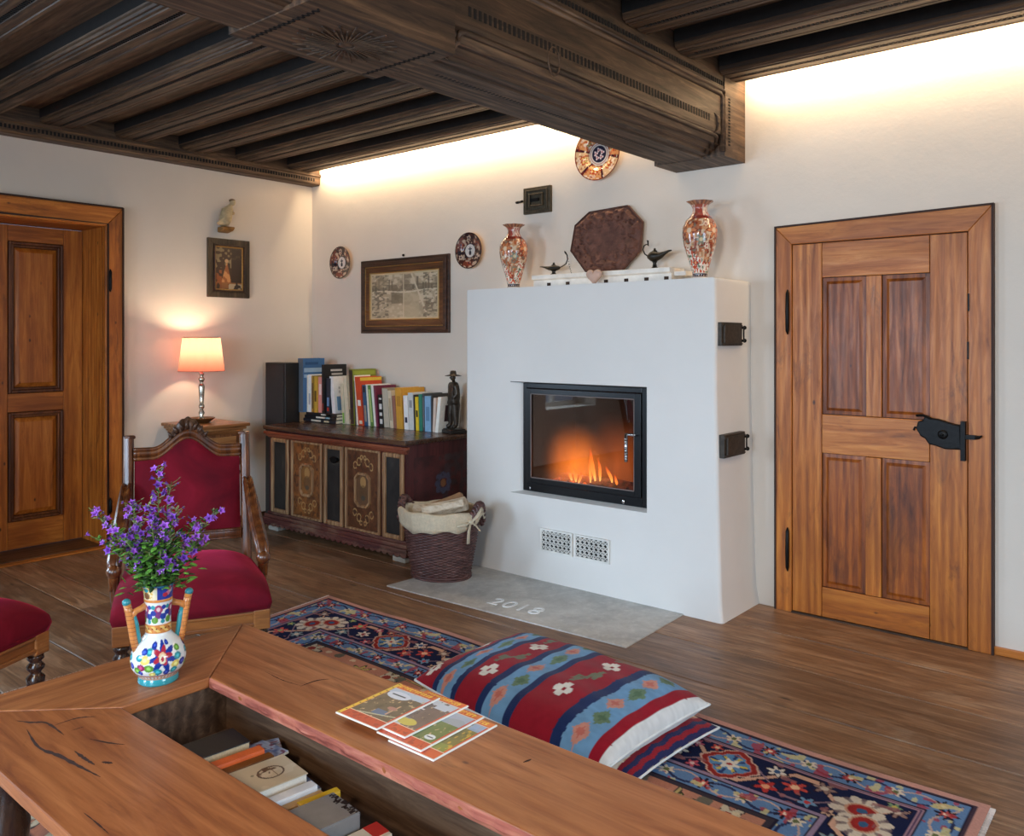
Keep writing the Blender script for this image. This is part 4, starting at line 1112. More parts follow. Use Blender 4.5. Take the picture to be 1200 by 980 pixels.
# ------------------------------------------------------------------ painted chest
def chest():
    X0, X1, YF, YB, ZTP = .395, 1.895, -.675, -.05, .780
    r = thing('painted_chest', (1.16, -.36, 0), 'long antique wooden chest with painted panels carrying the row of books', 'chest')
    brown = wood('chest_brown', (52, 24, 14), (88, 46, 26), (122, 74, 44), 'x', rough=.35, stains=.6, stain_col=(34, 18, 14))
    topm = wood('chest_top', (38, 24, 16), (74, 48, 34), (108, 76, 56), 'x', rough=.25, stains=.8, stain_col=(30, 18, 12))
    redm = wood('chest_side', (44, 16, 18), (76, 30, 32), (98, 44, 42), 'z', rough=.45, stains=.5, stain_col=(36, 18, 20))
    mould = wood('chest_moulding', (96, 62, 38), (154, 114, 78), (190, 154, 114), 'z', rough=.4)
    MB().box(X0, X1, YF, YB, .09, ZTP-.03).build('body', redm, r)
    mb = MB()
    mb.prism([(X0-.030, ZTP-.030), (X1+.030, ZTP-.030), (X1+.034, ZTP-.012), (X1+.030, ZTP), (X0-.030, ZTP), (X0-.034, ZTP-.012)], 'y', YF-.040, YB+.03)
    mb.build('lid', topm, r, bevel=.005)
    mb = MB()  # cornice under lid
    for k, (d, z0, z1) in enumerate(((.034, .715, .738), (.022, .700, .716), (.010, .690, .701))):
        mb.box(X0-d, X1+d*.6, YF-d, YF+.01, z0, z1)
    mb.build('cornice', wood('chest_cornice', (70, 28, 18), (122, 58, 36), (150, 84, 56), 'x', rough=.35), r, bevel=.004)
    mb = MB()
    for d, z0, z1 in ((.012, .120, .140), (.030, .096, .122), (.044, .070, .098)): mb.box(X0-d, X1+d, YF-d, YB, z0, z1)
    # scalloped skirt
    base = mb
    n = 27; L_ = (X1+.044)-(X0-.044)
    for k in range(n):
        x = X0-.044+L_*(k+.5)/n; w = L_/n*.5
        base.prism([(x-w, .072), (x-w, .056), (x-w*.6, .046), (x, .040), (x+w*.6, .046), (x+w, .056), (x+w, .072)], 'y', YF-.046, YF-.020)
    base.box(X1+.02, X1+.045, YF-.02, YB, .05, .072)
    base.build('base_moulding', wood('chest_base', (48, 18, 18), (88, 40, 36), (120, 70, 56), 'x', rough=.5, stains=.8, stain_col=(150, 120, 96)), r, bevel=.004)
    for x in (X0+.06, X1-.06):
        for y in (YF+.02, YB-.06):
            MB().box(x-.06, x+.06, y-.035, y+.045, 0, .042).build('foot', plain('pale_foot_block', (168, 160, 148), .7), r, bevel=.008)
    # front: pilasters with dark insets and two painted panels
    dark = NT('marbled_black'); n = dark.noise(dark.coords((1, 1, .5)), 9, 6, .7, 1.0)
    dark.l(dark.ramp(n, [(.35, L4((22, 22, 24))), (.6, L4((44, 42, 40))), (.8, L4((92, 82, 70)))]), dark.b.inputs['Base Color']); dark.b.inputs['Roughness'].default_value = .4
    zb, zt = .142, .692
    for i, (a, b) in enumerate(((.420, .665), (1.050, 1.292), (1.665, 1.893))):
        pf = MB(); w = .030
        c, d = a+.020, b-.012
        for (p, q, s, t_) in ((c, c+w, zb, zt), (d-w, d, zb, zt), (c+w, d-w, zt-w, zt), (c+w, d-w, zb, zb+w)): pf.box(p, q, YF-.024, YF, s, t_)
        o = pf.build('pilaster', mould, r, bevel=.008)
        MB().box(c+w-.001, d-w+.001, YF-.010, YF, zb+w-.001, zt-w+.001).build('dark_inset', dark.m, o)
    M['chest_paint'] = painted('chest_painting', .42, .3, .2, 160)
    for i, (a, b) in enumerate(((.682, 1.046), (1.298, 1.658))):
        c, d = a+.022, b-.018
        vs, fs, U, V = grid(90, 130, lambda u, v: (c+(d-c)*u, np.full_like(u, YF-.008), zb+.012+(zt-zb-.024)*v))
        n = vnoise(U, V*1.6, 9, 31+i)*.6+vnoise(U, V, 40, 33)*.4
        col = (1-n)[:, None]*C(64, 34, 18)+n[:, None]*(C(158, 96, 44) if i == 0 else C(112, 66, 36))
        X = (U-.5)*.75; Z = (V-.5)
        oct_in = np.maximum(np.maximum(np.abs(X)/.185, np.abs(Z)/.225), (np.abs(X)+np.abs(Z))/.33)
        put(col, (oct_in < 1.0), (150, 106, 58) if i == 0 else (116, 88, 62), .5)
        # painted figure inside and tendrils above and below
        put(col, np.hypot(X/.07, (Z-.1)/.07) < 1, (196, 150, 90), .6); put(col, np.hypot(X/.09, (Z+.04)/.10) < 1, (92, 66, 40), .6); put(col, np.hypot(X/.05, (Z+.1)/.03) < 1, (60, 66, 60), .7)
        for sg in (1, -1):
            for (cx, cz, R_) in ((.10, .35, .055), (.19, .30, .05), (.10, -.36, .055), (.20, -.30, .05), (.04, .41, .03), (.05, -.42, .03)):
                dd = np.hypot(X-sg*cx, Z-cz); ang = np.arctan2(Z-cz, (X-sg*cx)*sg); put(col, (np.abs(dd-R_*(.7+.3*(ang+PI)/(2*PI))) < .0075), (190, 150, 96), .8)
        put(col, (vnoise(U, V, 24, 40+i) > .76) & (oct_in > 1.25), (60, 34, 24), .7)
        po = painted_mesh('painted_panel', vs, fs, col, M['chest_paint'], r, smooth=False)
        fr = MB()
        for (p, q, s, t_) in ((a, c+.003, zb, zt), (d-.003, b, zb, zt), (c, d, zt-.016, zt), (c, d, zb, zb+.016)): fr.box(p, q, YF-.020, YF, s, t_)
        fr.build('panel_moulding', mould, po, bevel=.006)
        # raised octagonal moulding
        cx, cz = (c+d)/2, (zb+zt)/2; w_, h_ = (d-c)*.250, (zt-zb)*.215; k = .035
        pts = [(cx-w_+k, cz-h_), (cx+w_-k, cz-h_), (cx+w_, cz-h_+k), (cx+w_, cz+h_-k), (cx+w_-k, cz+h_), (cx-w_+k, cz+h_), (cx-w_, cz+h_-k), (cx-w_, cz-h_+k)]
        oc = MB(); n_ = 8
        sc_ = lambda p, f: (cx+(p[0]-cx)*f, cz+(p[1]-cz)*f)
        rings = [(1.0, YF-.008), (.97, YF-.022), (.86, YF-.022), (.82, YF-.010)]
        vv = [(sc_(p, f)[0], y, sc_(p, f)[1]) for f, y in rings for p in pts]
        oc.add(vv, [(j*8+q, j*8+(q+1) % 8, (j+1)*8+(q+1) % 8, (j+1)*8+q) for j in range(3) for q in range(8)])
        oc.build('octagonal_moulding', mould, po)
    # key plate on the middle pilaster
    mb = MB(); mb.prism([(1.14, .60), (1.17, .615), (1.215, .61), (1.235, .595), (1.215, .58), (1.19, .57), (1.165, .575)], 'y', YF-.030, YF-.006); mb.build('lock_plate', M['iron'], r, bevel=.003)
    # faded painted flower on the side
    vs, fs, U, V = grid(90, 90, lambda u, v: (np.full_like(u, X1+.0012), YF+.06+(YB-YF-.09)*u, .16+.50*v))
    n = vnoise(U, V, 10, 3); col = (1-n)[:, None]*C(52, 24, 26)+n[:, None]*C(92, 40, 40)
    put(col, (U > .42) & (U < .95) & (vnoise(U, V, 18, 8) > .45), (54, 48, 52), .6)
    for (dx, dy) in ((0, .1), (0, -.1), (.1, 0), (-.1, 0), (.08, .08), (-.08, .08), (.08, -.08), (-.08, -.08)): put(col, np.hypot(U-.5-dx, V-.62-dy) < .045, (66, 72, 92), .75)
    put(col, np.hypot(U-.5, V-.62) < .05, (130, 84, 50), .8); put(col, (vnoise(U, V, 50, 9) > .8), (40, 26, 30), .6)
    painted_mesh('side_painting', vs, fs, col, M['chest_paint'], r, smooth=False)
chest()
one('speaker_tower', MB().box(.072, .335, -.50, -.362, .0, 1.240), M['black'], 'tall narrow black box standing in the corner behind the left end of the chest', 'speaker', bevel=.006)
mb = MB().box(.084, .322, -.505, -.499, .03, 1.225)
o = mb.build('front_cover', plain('speaker_cloth', (44, 42, 41), .8, 0, .1, 300, .4), bpy.data.objects['speaker_tower'], bevel=.003)

# ------------------------------------------------------------------ books
CT = .780
bookmats = {}
def bm_(c, rough=.5):
    k = tuple(c)
    if k not in bookmats: bookmats[k] = plain('cover_%d_%d_%d' % k, c, rough, 0, .06, 40, .05)
    return bookmats[k]
def book(x0, x1, yf, depth, z0, h, cover, label, lean=0.0, spine=None, marks=(), face=(), page=None, group='books standing in a row on the painted chest'):
    """upright book, spine towards the room; lean = shift of the top to the left"""
    w = x1-x0
    r = thing('book', ((x0+x1)/2, yf+depth/2, z0), label, 'book', group)
    def sh(mb):
        mb.v = [(x-lean*(z-z0)/h, y, z) for x, y, z in mb.v]; return mb
    t = min(.003, w*.18)
    mb = MB(); mb.box(x0, x0+t, yf, yf+depth, z0, z0+h); mb.box(x1-t, x1, yf, yf+depth, z0, z0+h); mb.box(x0+t, x1-t, yf, yf+.0025, z0, z0+h)
    sh(mb).build('cover', bm_(cover), r)
    mb = MB(); mb.box(x0+t+.0002, x1-t-.0002, yf+.003, yf+depth-.004, z0+.003, z0+h-.004); sh(mb).build('pages', M['paper'], r)
    if spine:
        mb = MB(); mb.box(x0+.0003, x1-.0003, yf-.0008, yf, z0+h*.01, z0+h*.985); sh(mb).build('spine', bm_(spine), r)
    for (a, b, c) in marks:
        mb = MB(); mb.box(x0+w*.22, x1-w*.22, yf-.0016, yf-.0008, z0+h*a, z0+h*b); sh(mb).build('spine_title', bm_(c), r)
    for (ya, yb, za, zb, c) in face:
        mb = MB(); mb.box(x1, x1+.0008, yf+depth*ya, yf+depth*yb, z0+h*za, z0+h*zb); sh(mb).build('cover_print', bm_(c), r)
    return r
def flat_book(name, loc, L, D, T, rz, cover, label, group, page=None, spine_side=-1, round_=False, extra=None, cat='book', top=None):
    """book lying flat: L along local x, D along local y, spine along local -y (spine_side)"""
    r = thing(name, loc, label, cat, group, rz); t = min(.003, T*.15)
    mb = MB(); mb.box(-L/2, L/2, -D/2, D/2, 0, t); mb.box(-L/2, L/2, -D/2, D/2, T-t, T)
    s = spine_side
    mb.box(-L/2, L/2, min(s*D/2, s*(D/2-.003)), max(s*D/2, s*(D/2-.003)), t, T-t)
    mb.build('cover', bm_(cover), r, world=False, bevel=.0015)
    mb = MB(); mb.box(-L/2+.003, L/2-.003, -D/2+(.003), D/2-.003, t, T-t); mb.build('pages', page or M['paper'], r, world=False)
    if top:
        for (xa, xb, ya, yb, c) in top:
            MB().box(-L/2+L*xa, -L/2+L*xb, -D/2+D*ya, -D/2+D*yb, T, T+.0006).build('cover_print', bm_(c), r, world=False)
    return r
YFB = -.235
gs = 'books lying flat under the left end of the row'
for i, (z, t, D, c, pc, lb) in enumerate(((CT+.001, .026, .23, (34, 34, 40), (214, 206, 186), 'dark flat book lying at the bottom under the left end of the book row'),
                                    (CT+.028, .024, .21, (24, 24, 28), (232, 226, 210), 'black flat book, middle one of the pile under the upright books'),
                                    (CT+.053, .020, .20, (40, 34, 34), (222, 214, 196), 'thin dark flat book on top of the pile under the upright books'))):
    rr = flat_book('book', (0.544+.006*i, -.335+D/2+.004*i, z), 0.406-.012*i, D, t, 0, c, lb, gs)
    mb = MB(); mb.box(-.10+.05*i, .02+.05*i, -D/2-.0012, -D/2, t*.25, t*.75); mb.build('spine_title', bm_(pc), rr, world=False)
    mb = MB(); mb.box(.06, .12, -D/2-.0012, -D/2, t*.25, t*.75); mb.build('spine_title', bm_((140, 180, 190) if i == 1 else (196, 186, 150)), rr, world=False)
ZP = CT+.0745
B = book
# books standing on the flat pile
B(0.322, 0.387, -0.371, .205, ZP, .418, (62, 104, 150), 'tallest blue book at the left end of the row, beside the black tower', 0, (92, 100, 108), face=((.05, .95, .74, .82, (150, 178, 204)), (.05, .95, .64, .70, (140, 168, 196)), (.1, .7, .88, .93, (40, 78, 124))))
B(0.382, 0.401, -0.334, .14, ZP, .285, (232, 224, 204), 'cream book, second from the left in the row', 0)
B(0.397, 0.435, -0.330, .14, ZP, .292, (238, 236, 230), 'white book left of the thin yellow books', 0, marks=((.2, .5, (180, 180, 184)),))
B(0.433, 0.461, -0.325, .15, ZP, .284, (120, 92, 40), 'brown and yellow thin book next to the white book', 0, (170, 130, 48), marks=((.1, .8, (96, 70, 34)),))
B(0.458, 0.498, -0.320, .15, ZP, .28, (206, 164, 60), 'thin yellow book left of the pink book', 0, marks=((.3, .6, (110, 80, 30)),))
B(0.501, 0.554, -0.311, .16, ZP, .277, (226, 150, 138), 'salmon pink book near the left of the row', 0, marks=((.5, .8, (240, 214, 204)),))
B(0.552, 0.577, -0.315, .22, ZP, .372, (30, 28, 28), 'tall black book with pale lettering on its cover, left part of the row', .004, face=((.30, .80, .86, .90, (196, 190, 184)), (.34, .82, .78, .82, (186, 180, 174))), marks=((.05, .2, (150, 50, 40)),))
B(0.585, 0.626, -0.298, .15, ZP, .268, (46, 48, 60), 'dark book with blue and red spots before the leaning white book', .0, marks=((.2, .45, (120, 150, 190)), (.06, .16, (200, 60, 44))))
B(0.644, 0.685, -0.288, .15, ZP, .282, (232, 230, 226), 'white book leaning left with a blue figure on its cover', .035, face=((.15, .8, .08, .46, (110, 146, 176)), (.3, .9, .55, .62, (190, 190, 190)), (.3, .9, .66, .72, (186, 186, 186)), (.5, .7, .40, .52, (60, 80, 110))))
# books standing on the chest
B(0.749, 0.782, -0.273, .14, CT+.001, .30, (206, 198, 170), 'thin cream book with a green foot just right of the flat pile', .03, marks=((.02, .28, (120, 170, 60)),))
B(0.786, 0.825, -0.269, .15, CT+.001, .365, (216, 204, 176), 'tall tan book leaning left, right of the flat pile', .040)
B(0.828, 0.847, -0.267, .15, CT+.001, .372, (188, 172, 142), 'tall buff book leaning left against the tan one', .036, marks=((.1, .3, (120, 110, 96)),))
B(0.848, 0.887, -0.274, .23, CT+.001, .415, (128, 132, 40), 'large olive green book with a dark spine', .022, (58, 40, 32), face=((.05, .95, .90, .97, (150, 160, 52)), (.2, .8, .82, .88, (84, 96, 40))), marks=((.3, .5, (40, 30, 40)),))
B(0.888, 0.899, -0.262, .15, CT+.001, .33, (64, 60, 66), 'dark grey book right of the large olive green one', .025)
B(0.900, 0.924, -0.261, .15, CT+.001, .37, (232, 224, 206), 'cream book leaning left before the orange one', .045)
B(0.923, 0.983, -0.262, .21, CT+.001, .360, (206, 72, 34), 'large orange red book with a white patch on its spine', .045, marks=((.40, .52, (236, 230, 222)), (.03, .1, (230, 214, 190))), face=((0, 1, .92, .985, (222, 188, 60)),))
B(0.982, 1.022, -0.253, .14, CT+.001, .30, (44, 84, 118), 'blue book with a black top right of the orange one', .03, marks=((.82, .97, (30, 30, 34)), (.1, .5, (150, 140, 126))))
B(1.022, 1.044, -0.250, .15, CT+.001, .305, (226, 222, 204), 'thin cream book left of the green striped one', .035)
B(1.045, 1.080, -0.248, .16, CT+.001, .30, (92, 132, 62), 'green book with cream stripes in the middle of the row', .038, marks=((.1, .9, (170, 196, 120)),))
B(1.081, 1.108, -0.245, .17, CT+.001, .308, (234, 230, 220), 'white book next to the burgundy one', .04)
B(1.111, 1.134, -0.250, .20, CT+.001, .300, (112, 34, 58), 'burgundy book in the middle of the row', .035, (120, 50, 70))
B(1.137, 1.187, -0.244, .15, CT+.001, .235, (24, 24, 26), 'short black book with white marks on its spine', .018, marks=((.1, .25, (220, 216, 210)), (.35, .45, (220, 216, 210)), (.55, .72, (220, 216, 210)), (.85, .9, (220, 216, 210))))
B(1.191, 1.249, -0.243, .17, CT+.001, .285, (148, 142, 124), 'grey green book right of the short black one', .028, (186, 178, 158))
B(1.252, 1.288, -0.242, .16, CT+.001, .268, (210, 196, 168), 'beige book with brown print', .03, marks=((.2, .8, (178, 160, 130)),))
B(1.291, 1.325, -0.242, .15, CT+.001, .232, (150, 100, 84), 'low brownish pink book left of the mustard one', .022)
B(1.329, 1.393, -0.246, .23, CT+.001, .292, (206, 150, 50), 'large mustard yellow book right of the middle of the row', .022, marks=((.55, .8, (180, 126, 40)),))
B(1.402, 1.445, -0.240, .15, CT+.001, .240, (236, 234, 230), 'white book with a dark spot right of the mustard one', .014, marks=((.2, .36, (40, 50, 70)),))
B(1.449, 1.499, -0.239, .17, CT+.001, .262, (206, 206, 202), 'pale grey book right of the mustard one', .014, marks=((.6, .8, (150, 150, 150)),))
B(1.501, 1.516, -0.238, .14, CT+.001, .25, (40, 38, 36), 'thin black book left of the yellow paperback', .010)
B(1.518, 1.548, -0.238, .15, CT+.001, .235, (230, 194, 40), 'thin bright yellow paperback', .010, marks=((.4, .6, (60, 50, 30)),))
B(1.551, 1.584, -0.237, .15, CT+.001, .255, (42, 124, 100), 'teal green book right of the yellow paperback', .008)
B(1.587, 1.605, -0.237, .18, CT+.001, .262, (70, 74, 78), 'dark grey book between the teal and the light blue ones', .006, marks=((.1, .9, (110, 112, 114)),))
B(1.607, 1.665, -0.236, .16, CT+.001, .245, (132, 172, 204), 'light blue book near the right end of the row', .004, marks=((.3, .7, (96, 136, 170)),))
B(1.668, 1.678, -0.236, .17, CT+.001, .262, (64, 62, 60), 'thin dark book right of the light blue one', .0)
B(1.680, 1.706, -0.235, .16, CT+.001, .236, (214, 192, 176), 'pinkish beige book near the right end of the row', -.01)
B(1.715, 1.743, -0.245, .20, CT+.001, .245, (240, 236, 224), 'white book at the right end of the row with a dark cover picture', -.030, face=((.25, .98, .30, .76, (70, 48, 50)), (.4, .9, .50, .62, (150, 110, 100)), (.35, .9, .08, .22, (196, 200, 204))))

# ------------------------------------------------------------------ figurine of a man with a hat
def statue():
    px, py = 1.815, -.165
    r = thing('man_figurine', (px, py, CT), "dark bronze figurine of a man in a wide hat at the chest's right end", 'figurine', rotz=-.35)
    mb = MB(); mb.box(-.095, .095, -.065, .06, 0, .022); mb.box(-.085, .085, -.055, .05, .022, .030); mb.build('base', M['black'], r, world=False, bevel=.004)
    bz = plain('patinated_bronze', (66, 58, 50), .42, .5, .4, 30, .4); z = .03
    V_ = [(0, 0, .20), (0, .004, .25), (0, .002, .292), (0, -.002, .318), (0, -.004, .335),
          (.036, 0, .296), (.050, .006, .238), (.030, -.026, .205),
          (-.036, 0, .296), (-.048, -.002, .238), (-.040, -.020, .186),
          (.022, 0, .182), (.026, .004, .10), (.028, .006, .022), (.034, -.024, .008),
          (-.022, 0, .182), (-.030, -.008, .10), (-.036, -.006, .022), (-.046, -.034, .008)]
    E_ = [(0, 1), (1, 2), (2, 3), (3, 4), (2, 5), (5, 6), (6, 7), (2, 8), (8, 9), (9, 10), (0, 11), (11, 12), (12, 13), (13, 14), (0, 15), (15, 16), (16, 17), (17, 18)]
    R_ = [.042, .044, .038, .018, .014, .024, .019, .013, .024, .019, .014, .031, .025, .018, .013, .031, .025, .018, .013]
    me = bpy.data.meshes.new('body'); me.from_pydata([(a, b, c+z) for a, b, c in V_], E_, []); b = bpy.data.objects.new('body', me); COL.objects.link(b); b.parent = r
    sk = b.modifiers.new('skin', 'SKIN'); sk.use_smooth_shade = True
    for i, q in enumerate(R_): me.skin_vertices[0].data[i].radius = (q, q*.85 if i < 3 else q)
    me.skin_vertices[0].data[0].use_root = True; b.modifiers.new('sub', 'SUBSURF').render_levels = 2; me.materials.append(bz)
    mb = MB(); mb.smooth = True; mb.ball((0, -.006, z+.350), .021, .85, .95, 1.15); mb.ball((0, -.027, z+.348), .005); mb.build('head', bz, r, world=False)
    mb = MB(); mb.smooth = True; mb.lathe([(.001, .398), (.016, .396), (.020, .386), (.022, .370), (.052, .363), (.053, .360), (.020, .362), (.001, .364)], (0, -.004, z), 24, 1, 1.1, cap=False); mb.build('hat', bz, r, world=False)
    mb = MB(); mb.smooth = True; mb.lathe([(.034, .16), (.052, .165), (.046, .21), (.042, .26), (.046, .288), (.018, .318)], (0, .001, z), 16, 1, .8, cap=False); mb.build('coat', bz, r, world=False)
    mb = MB(); mb.smooth = True; mb.tube([(-.040, -.024, z+.195), (-.050, -.05, z+.10), (-.056, -.058, z+.0)], .004, 6)
    mb.build('staff', bz, r, world=False)
statue()

# ------------------------------------------------------------------ side table and lamp
def side_table():
    T = .822; y0, y1, x1 = -1.325, -.905, .50
    r = thing('side_table', (x1/2, (y0+y1)/2, 0), 'wooden side table against the left wall carrying the lit lamp', 'side table')
    w = wood('side_table_wood', (98, 56, 26), (148, 96, 52), (186, 134, 84), 'y', rough=.3, coat=.2)
    MB().box(.012, x1, y0, y1, T-.024, T).build('tabletop', w, r, bevel=.006)
    mb = MB(); 
    for i, (d, a, b) in enumerate(((.018, .778, .798), (.034, .762, .779), (.046, .748, .763))): mb.box(.014, x1-d, y0+d, y1-d, a, b)
    mb.build('moulding', w, r, bevel=.006)
    a = .055
    mb = MB(); mb.box(.02, x1-a, y0+a, y1-a, .56, .75); mb.build('case', wood('side_table_case', (70, 38, 18), (112, 68, 36), (150, 98, 56), 'z', rough=.35), r)
    dr = MB().box(x1-a, x1-a+.012, y0+a+.03, y1-a-.03, .60, .73).build('drawer', w, r, bevel=.004)
    mb = MB(); mb.smooth = True; mb.ball((x1-a+.026, (y0+y1)/2, .665), .014); mb.build('knob', M['gold'], dr)
    for x in (.045, x1-a-.02):
        for y in (y0+a+.015, y1-a-.015):
            mb = MB(); mb.smooth = True; mb.lathe([(.020, 0), (.022, .02), (.014, .05), (.020, .12), (.026, .3), (.022, .42), (.030, .47), (.020, .50), (.030, .53), (.030, .57)], (x, y, 0), 16); mb.build('leg', M['chair_wood'], r)
side_table()
def lamp():
    r = thing('table_lamp', (.235, -1.135, .822), 'lit table lamp with a salmon red shade and silver stem on the side table', 'lamp')
    brass = plain('lamp_dish', (120, 84, 48), .35, .6, .2, 30, .1); silver = plain('silvery_stem', (190, 182, 166), .22, .9, .1, 30, .05)
    mb = MB(); mb.smooth = True; mb.lathe([(.050, 0), (.056, .004), (.078, .020), (.092, .032), (.094, .036), (.088, .036), (.070, .026), (.03, .018), (.001, .018)], (0, 0, 0), 28); mb.build('base', brass, r, world=False)
    mb = MB(); mb.smooth = True
    mb.lathe([(.026, .018), (.024, .03), (.012, .045), (.022, .07), (.012, .095), (.020, .11), (.020, .125), (.014, .135), (.019, .20), (.022, .26), (.018, .275), (.010, .285), (.018, .30), (.024, .315), (.012, .33), (.016, .345), (.020, .352), (.010, .36), (.008, .44)], (0, 0, 0), 20)
    mb.build('stem', silver, r, world=False)
    t = NT('lamp_shade_fabric')
    tr = t.n('ShaderNodeBsdfTranslucent'); tr.inputs[0].default_value = (.52, .24, .18, 1)
    df = t.n('ShaderNodeBsdfDiffuse'); df.inputs[0].default_value = (*lin(176, 60, 50), 1)
    ms = t.n('ShaderNodeMixShader'); ms.inputs[0].default_value = .5
    t.l(df.outputs[0], ms.inputs[1]); t.l(tr.outputs[0], ms.inputs[2]); t.l(ms.outputs[0], t.out.inputs[0])
    mb = MB(); mb.smooth = True; sg = 64
    pr = [(.158, .372), (.128, .612)]
    vs = [((R_+.0015*math.cos(k*16*2*PI/sg))*math.cos(2*PI*k/sg), (R_+.0015*math.cos(k*16*2*PI/sg))*math.sin(2*PI*k/sg), z) for R_, z in pr for k in range(sg)]
    mb.add(vs, [(k, (k+1) % sg, (k+1) % sg+sg, k+sg) for k in range(sg)])
    sh = mb.build('lamp_shade', t.m, r, world=False)
    mb = MB(); mb.smooth = True
    for R_, z in pr: mb.tube([(R_*1.005*math.cos(a), R_*1.005*math.sin(a), z) for a in np.linspace(0, 2*PI, 49)], .0026, 6, cap=False)
    mb.build('rim', plain('shade_rim', (150, 52, 44), .6), sh, world=False)
    tb = NT('lamp_bulb'); tb.b.inputs['Emission Color'].default_value = (1, .78, .5, 1); tb.b.inputs['Emission Strength'].default_value = 12
    mb = MB(); mb.smooth = True; mb.ball((0, 0, .485), .026, 1, 1, 1.25); mb.lathe([(.013, .43), (.013, .46)], (0, 0, 0), 12); mb.build('bulb', tb.m, r, world=False)
    l = bpy.data.lights.new('lamp_light', 'POINT'); l.energy = 11; l.color = (1, .76, .50); l.shadow_soft_size = .035
    o = bpy.data.objects.new('lamp_light', l); COL.objects.link(o); o.location = (.235, -1.135, .822+.49)
    for q in r.children:
        if q.name.startswith('bulb'): q.visible_shadow = True
    # the light sits just above the bulb so that the bulb does not block it
    o.location.z += .045
lamp()

# ------------------------------------------------------------------ wicker basket with firewood
def basket():
    cx, cy = 2.262, -.735; H = .385
    r = thing('wicker_basket', (cx, cy, 0), 'dark wicker log basket with a cream cloth lining before the fireplace', 'basket', rotz=.25)
    rb, rt = .175, .245; sx, sy = 1.0, .82
    nk = 44; rows = 46; seg = nk*4
    vs = []; 
    for j in range(rows*3+1):
        t_ = j/(rows*3); R_ = rb+(rt-rb)*t_**.85
        for k in range(seg):
            a = 2*PI*k/seg
            ph = (k/4)*PI+(j//3 % 2)*PI
            w = .0042*math.cos(ph)*(1 if True else 0); ro = .0028*abs(math.sin(PI*(j % 3)/3)) if j % 3 else -.0018
            vs.append(((R_+w+ro)*sx*math.cos(a), (R_+w+ro)*sy*math.sin(a), .006+(H-.01)*t_))
    n = seg; R3 = rows*3
    mb = MB(); mb.smooth = True
    mb.add(vs, [(j*n+k, j*n+(k+1) % n, (j+1)*n+(k+1) % n, (j+1)*n+k) for j in range(R3) for k in range(n)]+[tuple(reversed(range(n)))])
    t = NT('dark_wicker'); nn = t.noise(t.coords((1, 1, 6)), 22, 4); t.l(t.ramp(nn, [(.3, L4((44, 24, 24))), (.55, L4((92, 58, 54))), (.8, L4((140, 104, 96)))]), t.b.inputs['Base Color']); t.b.inputs['Roughness'].default_value = .45
    mb.build('body', t.m, r, world=False)
    mb = MB(); mb.smooth = True
    for z in (.010, .024): mb.tube([(rb*1.04*sx*math.cos(a), rb*1.04*sy*math.sin(a), z) for a in np.linspace(0, 2*PI, 49)], .010, 6, cap=False)
    mb.build('foot_rim', t.m, r, world=False)
    # handles: thick plaited loops at the two ends
    for sg in (1, -1):
        mb = MB(); mb.smooth = True
        for st in range(3):
            pts = []
            for k in range(40):
                q = k/39; a = PI*q; ang = (q-.5)*.72
                bx = sg*(rt*sx*math.cos(ang)+.004+.012*math.sin(a)); by = rt*sy*math.sin(ang)*1.15; bz = H-.06+.125*math.sin(a)**.8
                tw = q*26+st*2.1; pts.append((bx+.013*math.cos(tw), by+.006*math.cos(tw), bz+.013*math.sin(tw)))
            mb.tube(pts, .0125, 7)
        mb.build('handle', t.m, r, world=False)
    # cloth lining folded over the rim
    seg = 96; prof = [(-.030, -.16), (-.022, -.05), (-.012, .018), (.004, .030), (.018, .020), (.022, -.02), (.024, -.058), (.026, -.082)]
    vs = []; rd = random.Random(2)
    for (dr, dz) in prof:
        for k in range(seg):
            a = 2*PI*k/seg; zz = H+dz
            gap = max(0, math.cos(a))**14+max(0, -math.cos(a))**14
            if dz < -.01 and dr > 0: zz += gap*.075
            w = .004*math.sin(a*9+dz*40)+.003*math.sin(a*23)+.006*math.sin(a*4+1)
            R_ = rb+(rt-rb)*min(1, (zz/H))**.85
            hem = .010*math.sin(a*5+.7)+.006*math.sin(a*11) if dz < -.06 and dr > 0 else 0
            vs.append(((R_+dr+w)*sx*math.cos(a), (R_+dr+w)*sy*math.sin(a), zz+hem+.004*math.sin(a*7)))
    mb = MB(); mb.smooth = True; m = len(prof)
    mb.add(vs, [(j*seg+k, j*seg+(k+1) % seg, (j+1)*seg+(k+1) % seg, (j+1)*seg+k) for j in range(m-1) for k in range(seg)])
    lo = mb.build('cloth_lining', M['linen'], r, world=False); so = lo.modifiers.new('s', 'SOLIDIFY'); so.thickness = .003
    # bow tied round the near handle
    mb = MB(); mb.smooth = True
    a0 = -.42; bx, by, bz = (rt+.035)*math.cos(a0), (rt+.035)*.82*math.sin(a0), H-.02
    mb.ball((bx, by, bz), .017, 1, 1, .8)
    for pts, rs in (([(bx, by, bz), (bx-.03, by-.035, bz-.012), (bx-.065, by-.05, bz-.02)], [.012, .022, .015]), ([(bx, by, bz), (bx+.025, by+.03, bz+.03), (bx+.03, by+.07, bz+.075)], [.012, .020, .012]),
                    ([(bx, by, bz), (bx-.004, by-.018, bz-.05), (bx-.008, by-.02, bz-.12)], [.008, .014, .016]), ([(bx, by, bz), (bx+.028, by+.012, bz-.02), (bx+.05, by+.02, bz-.05)], [.008, .012, .010])):
        mb.tube(pts, rs, 8, flat=(1, .35))
    mb.build('bow', M['linen'], r, world=False)
    return cx, cy, H
bcx, bcy, bH = basket()
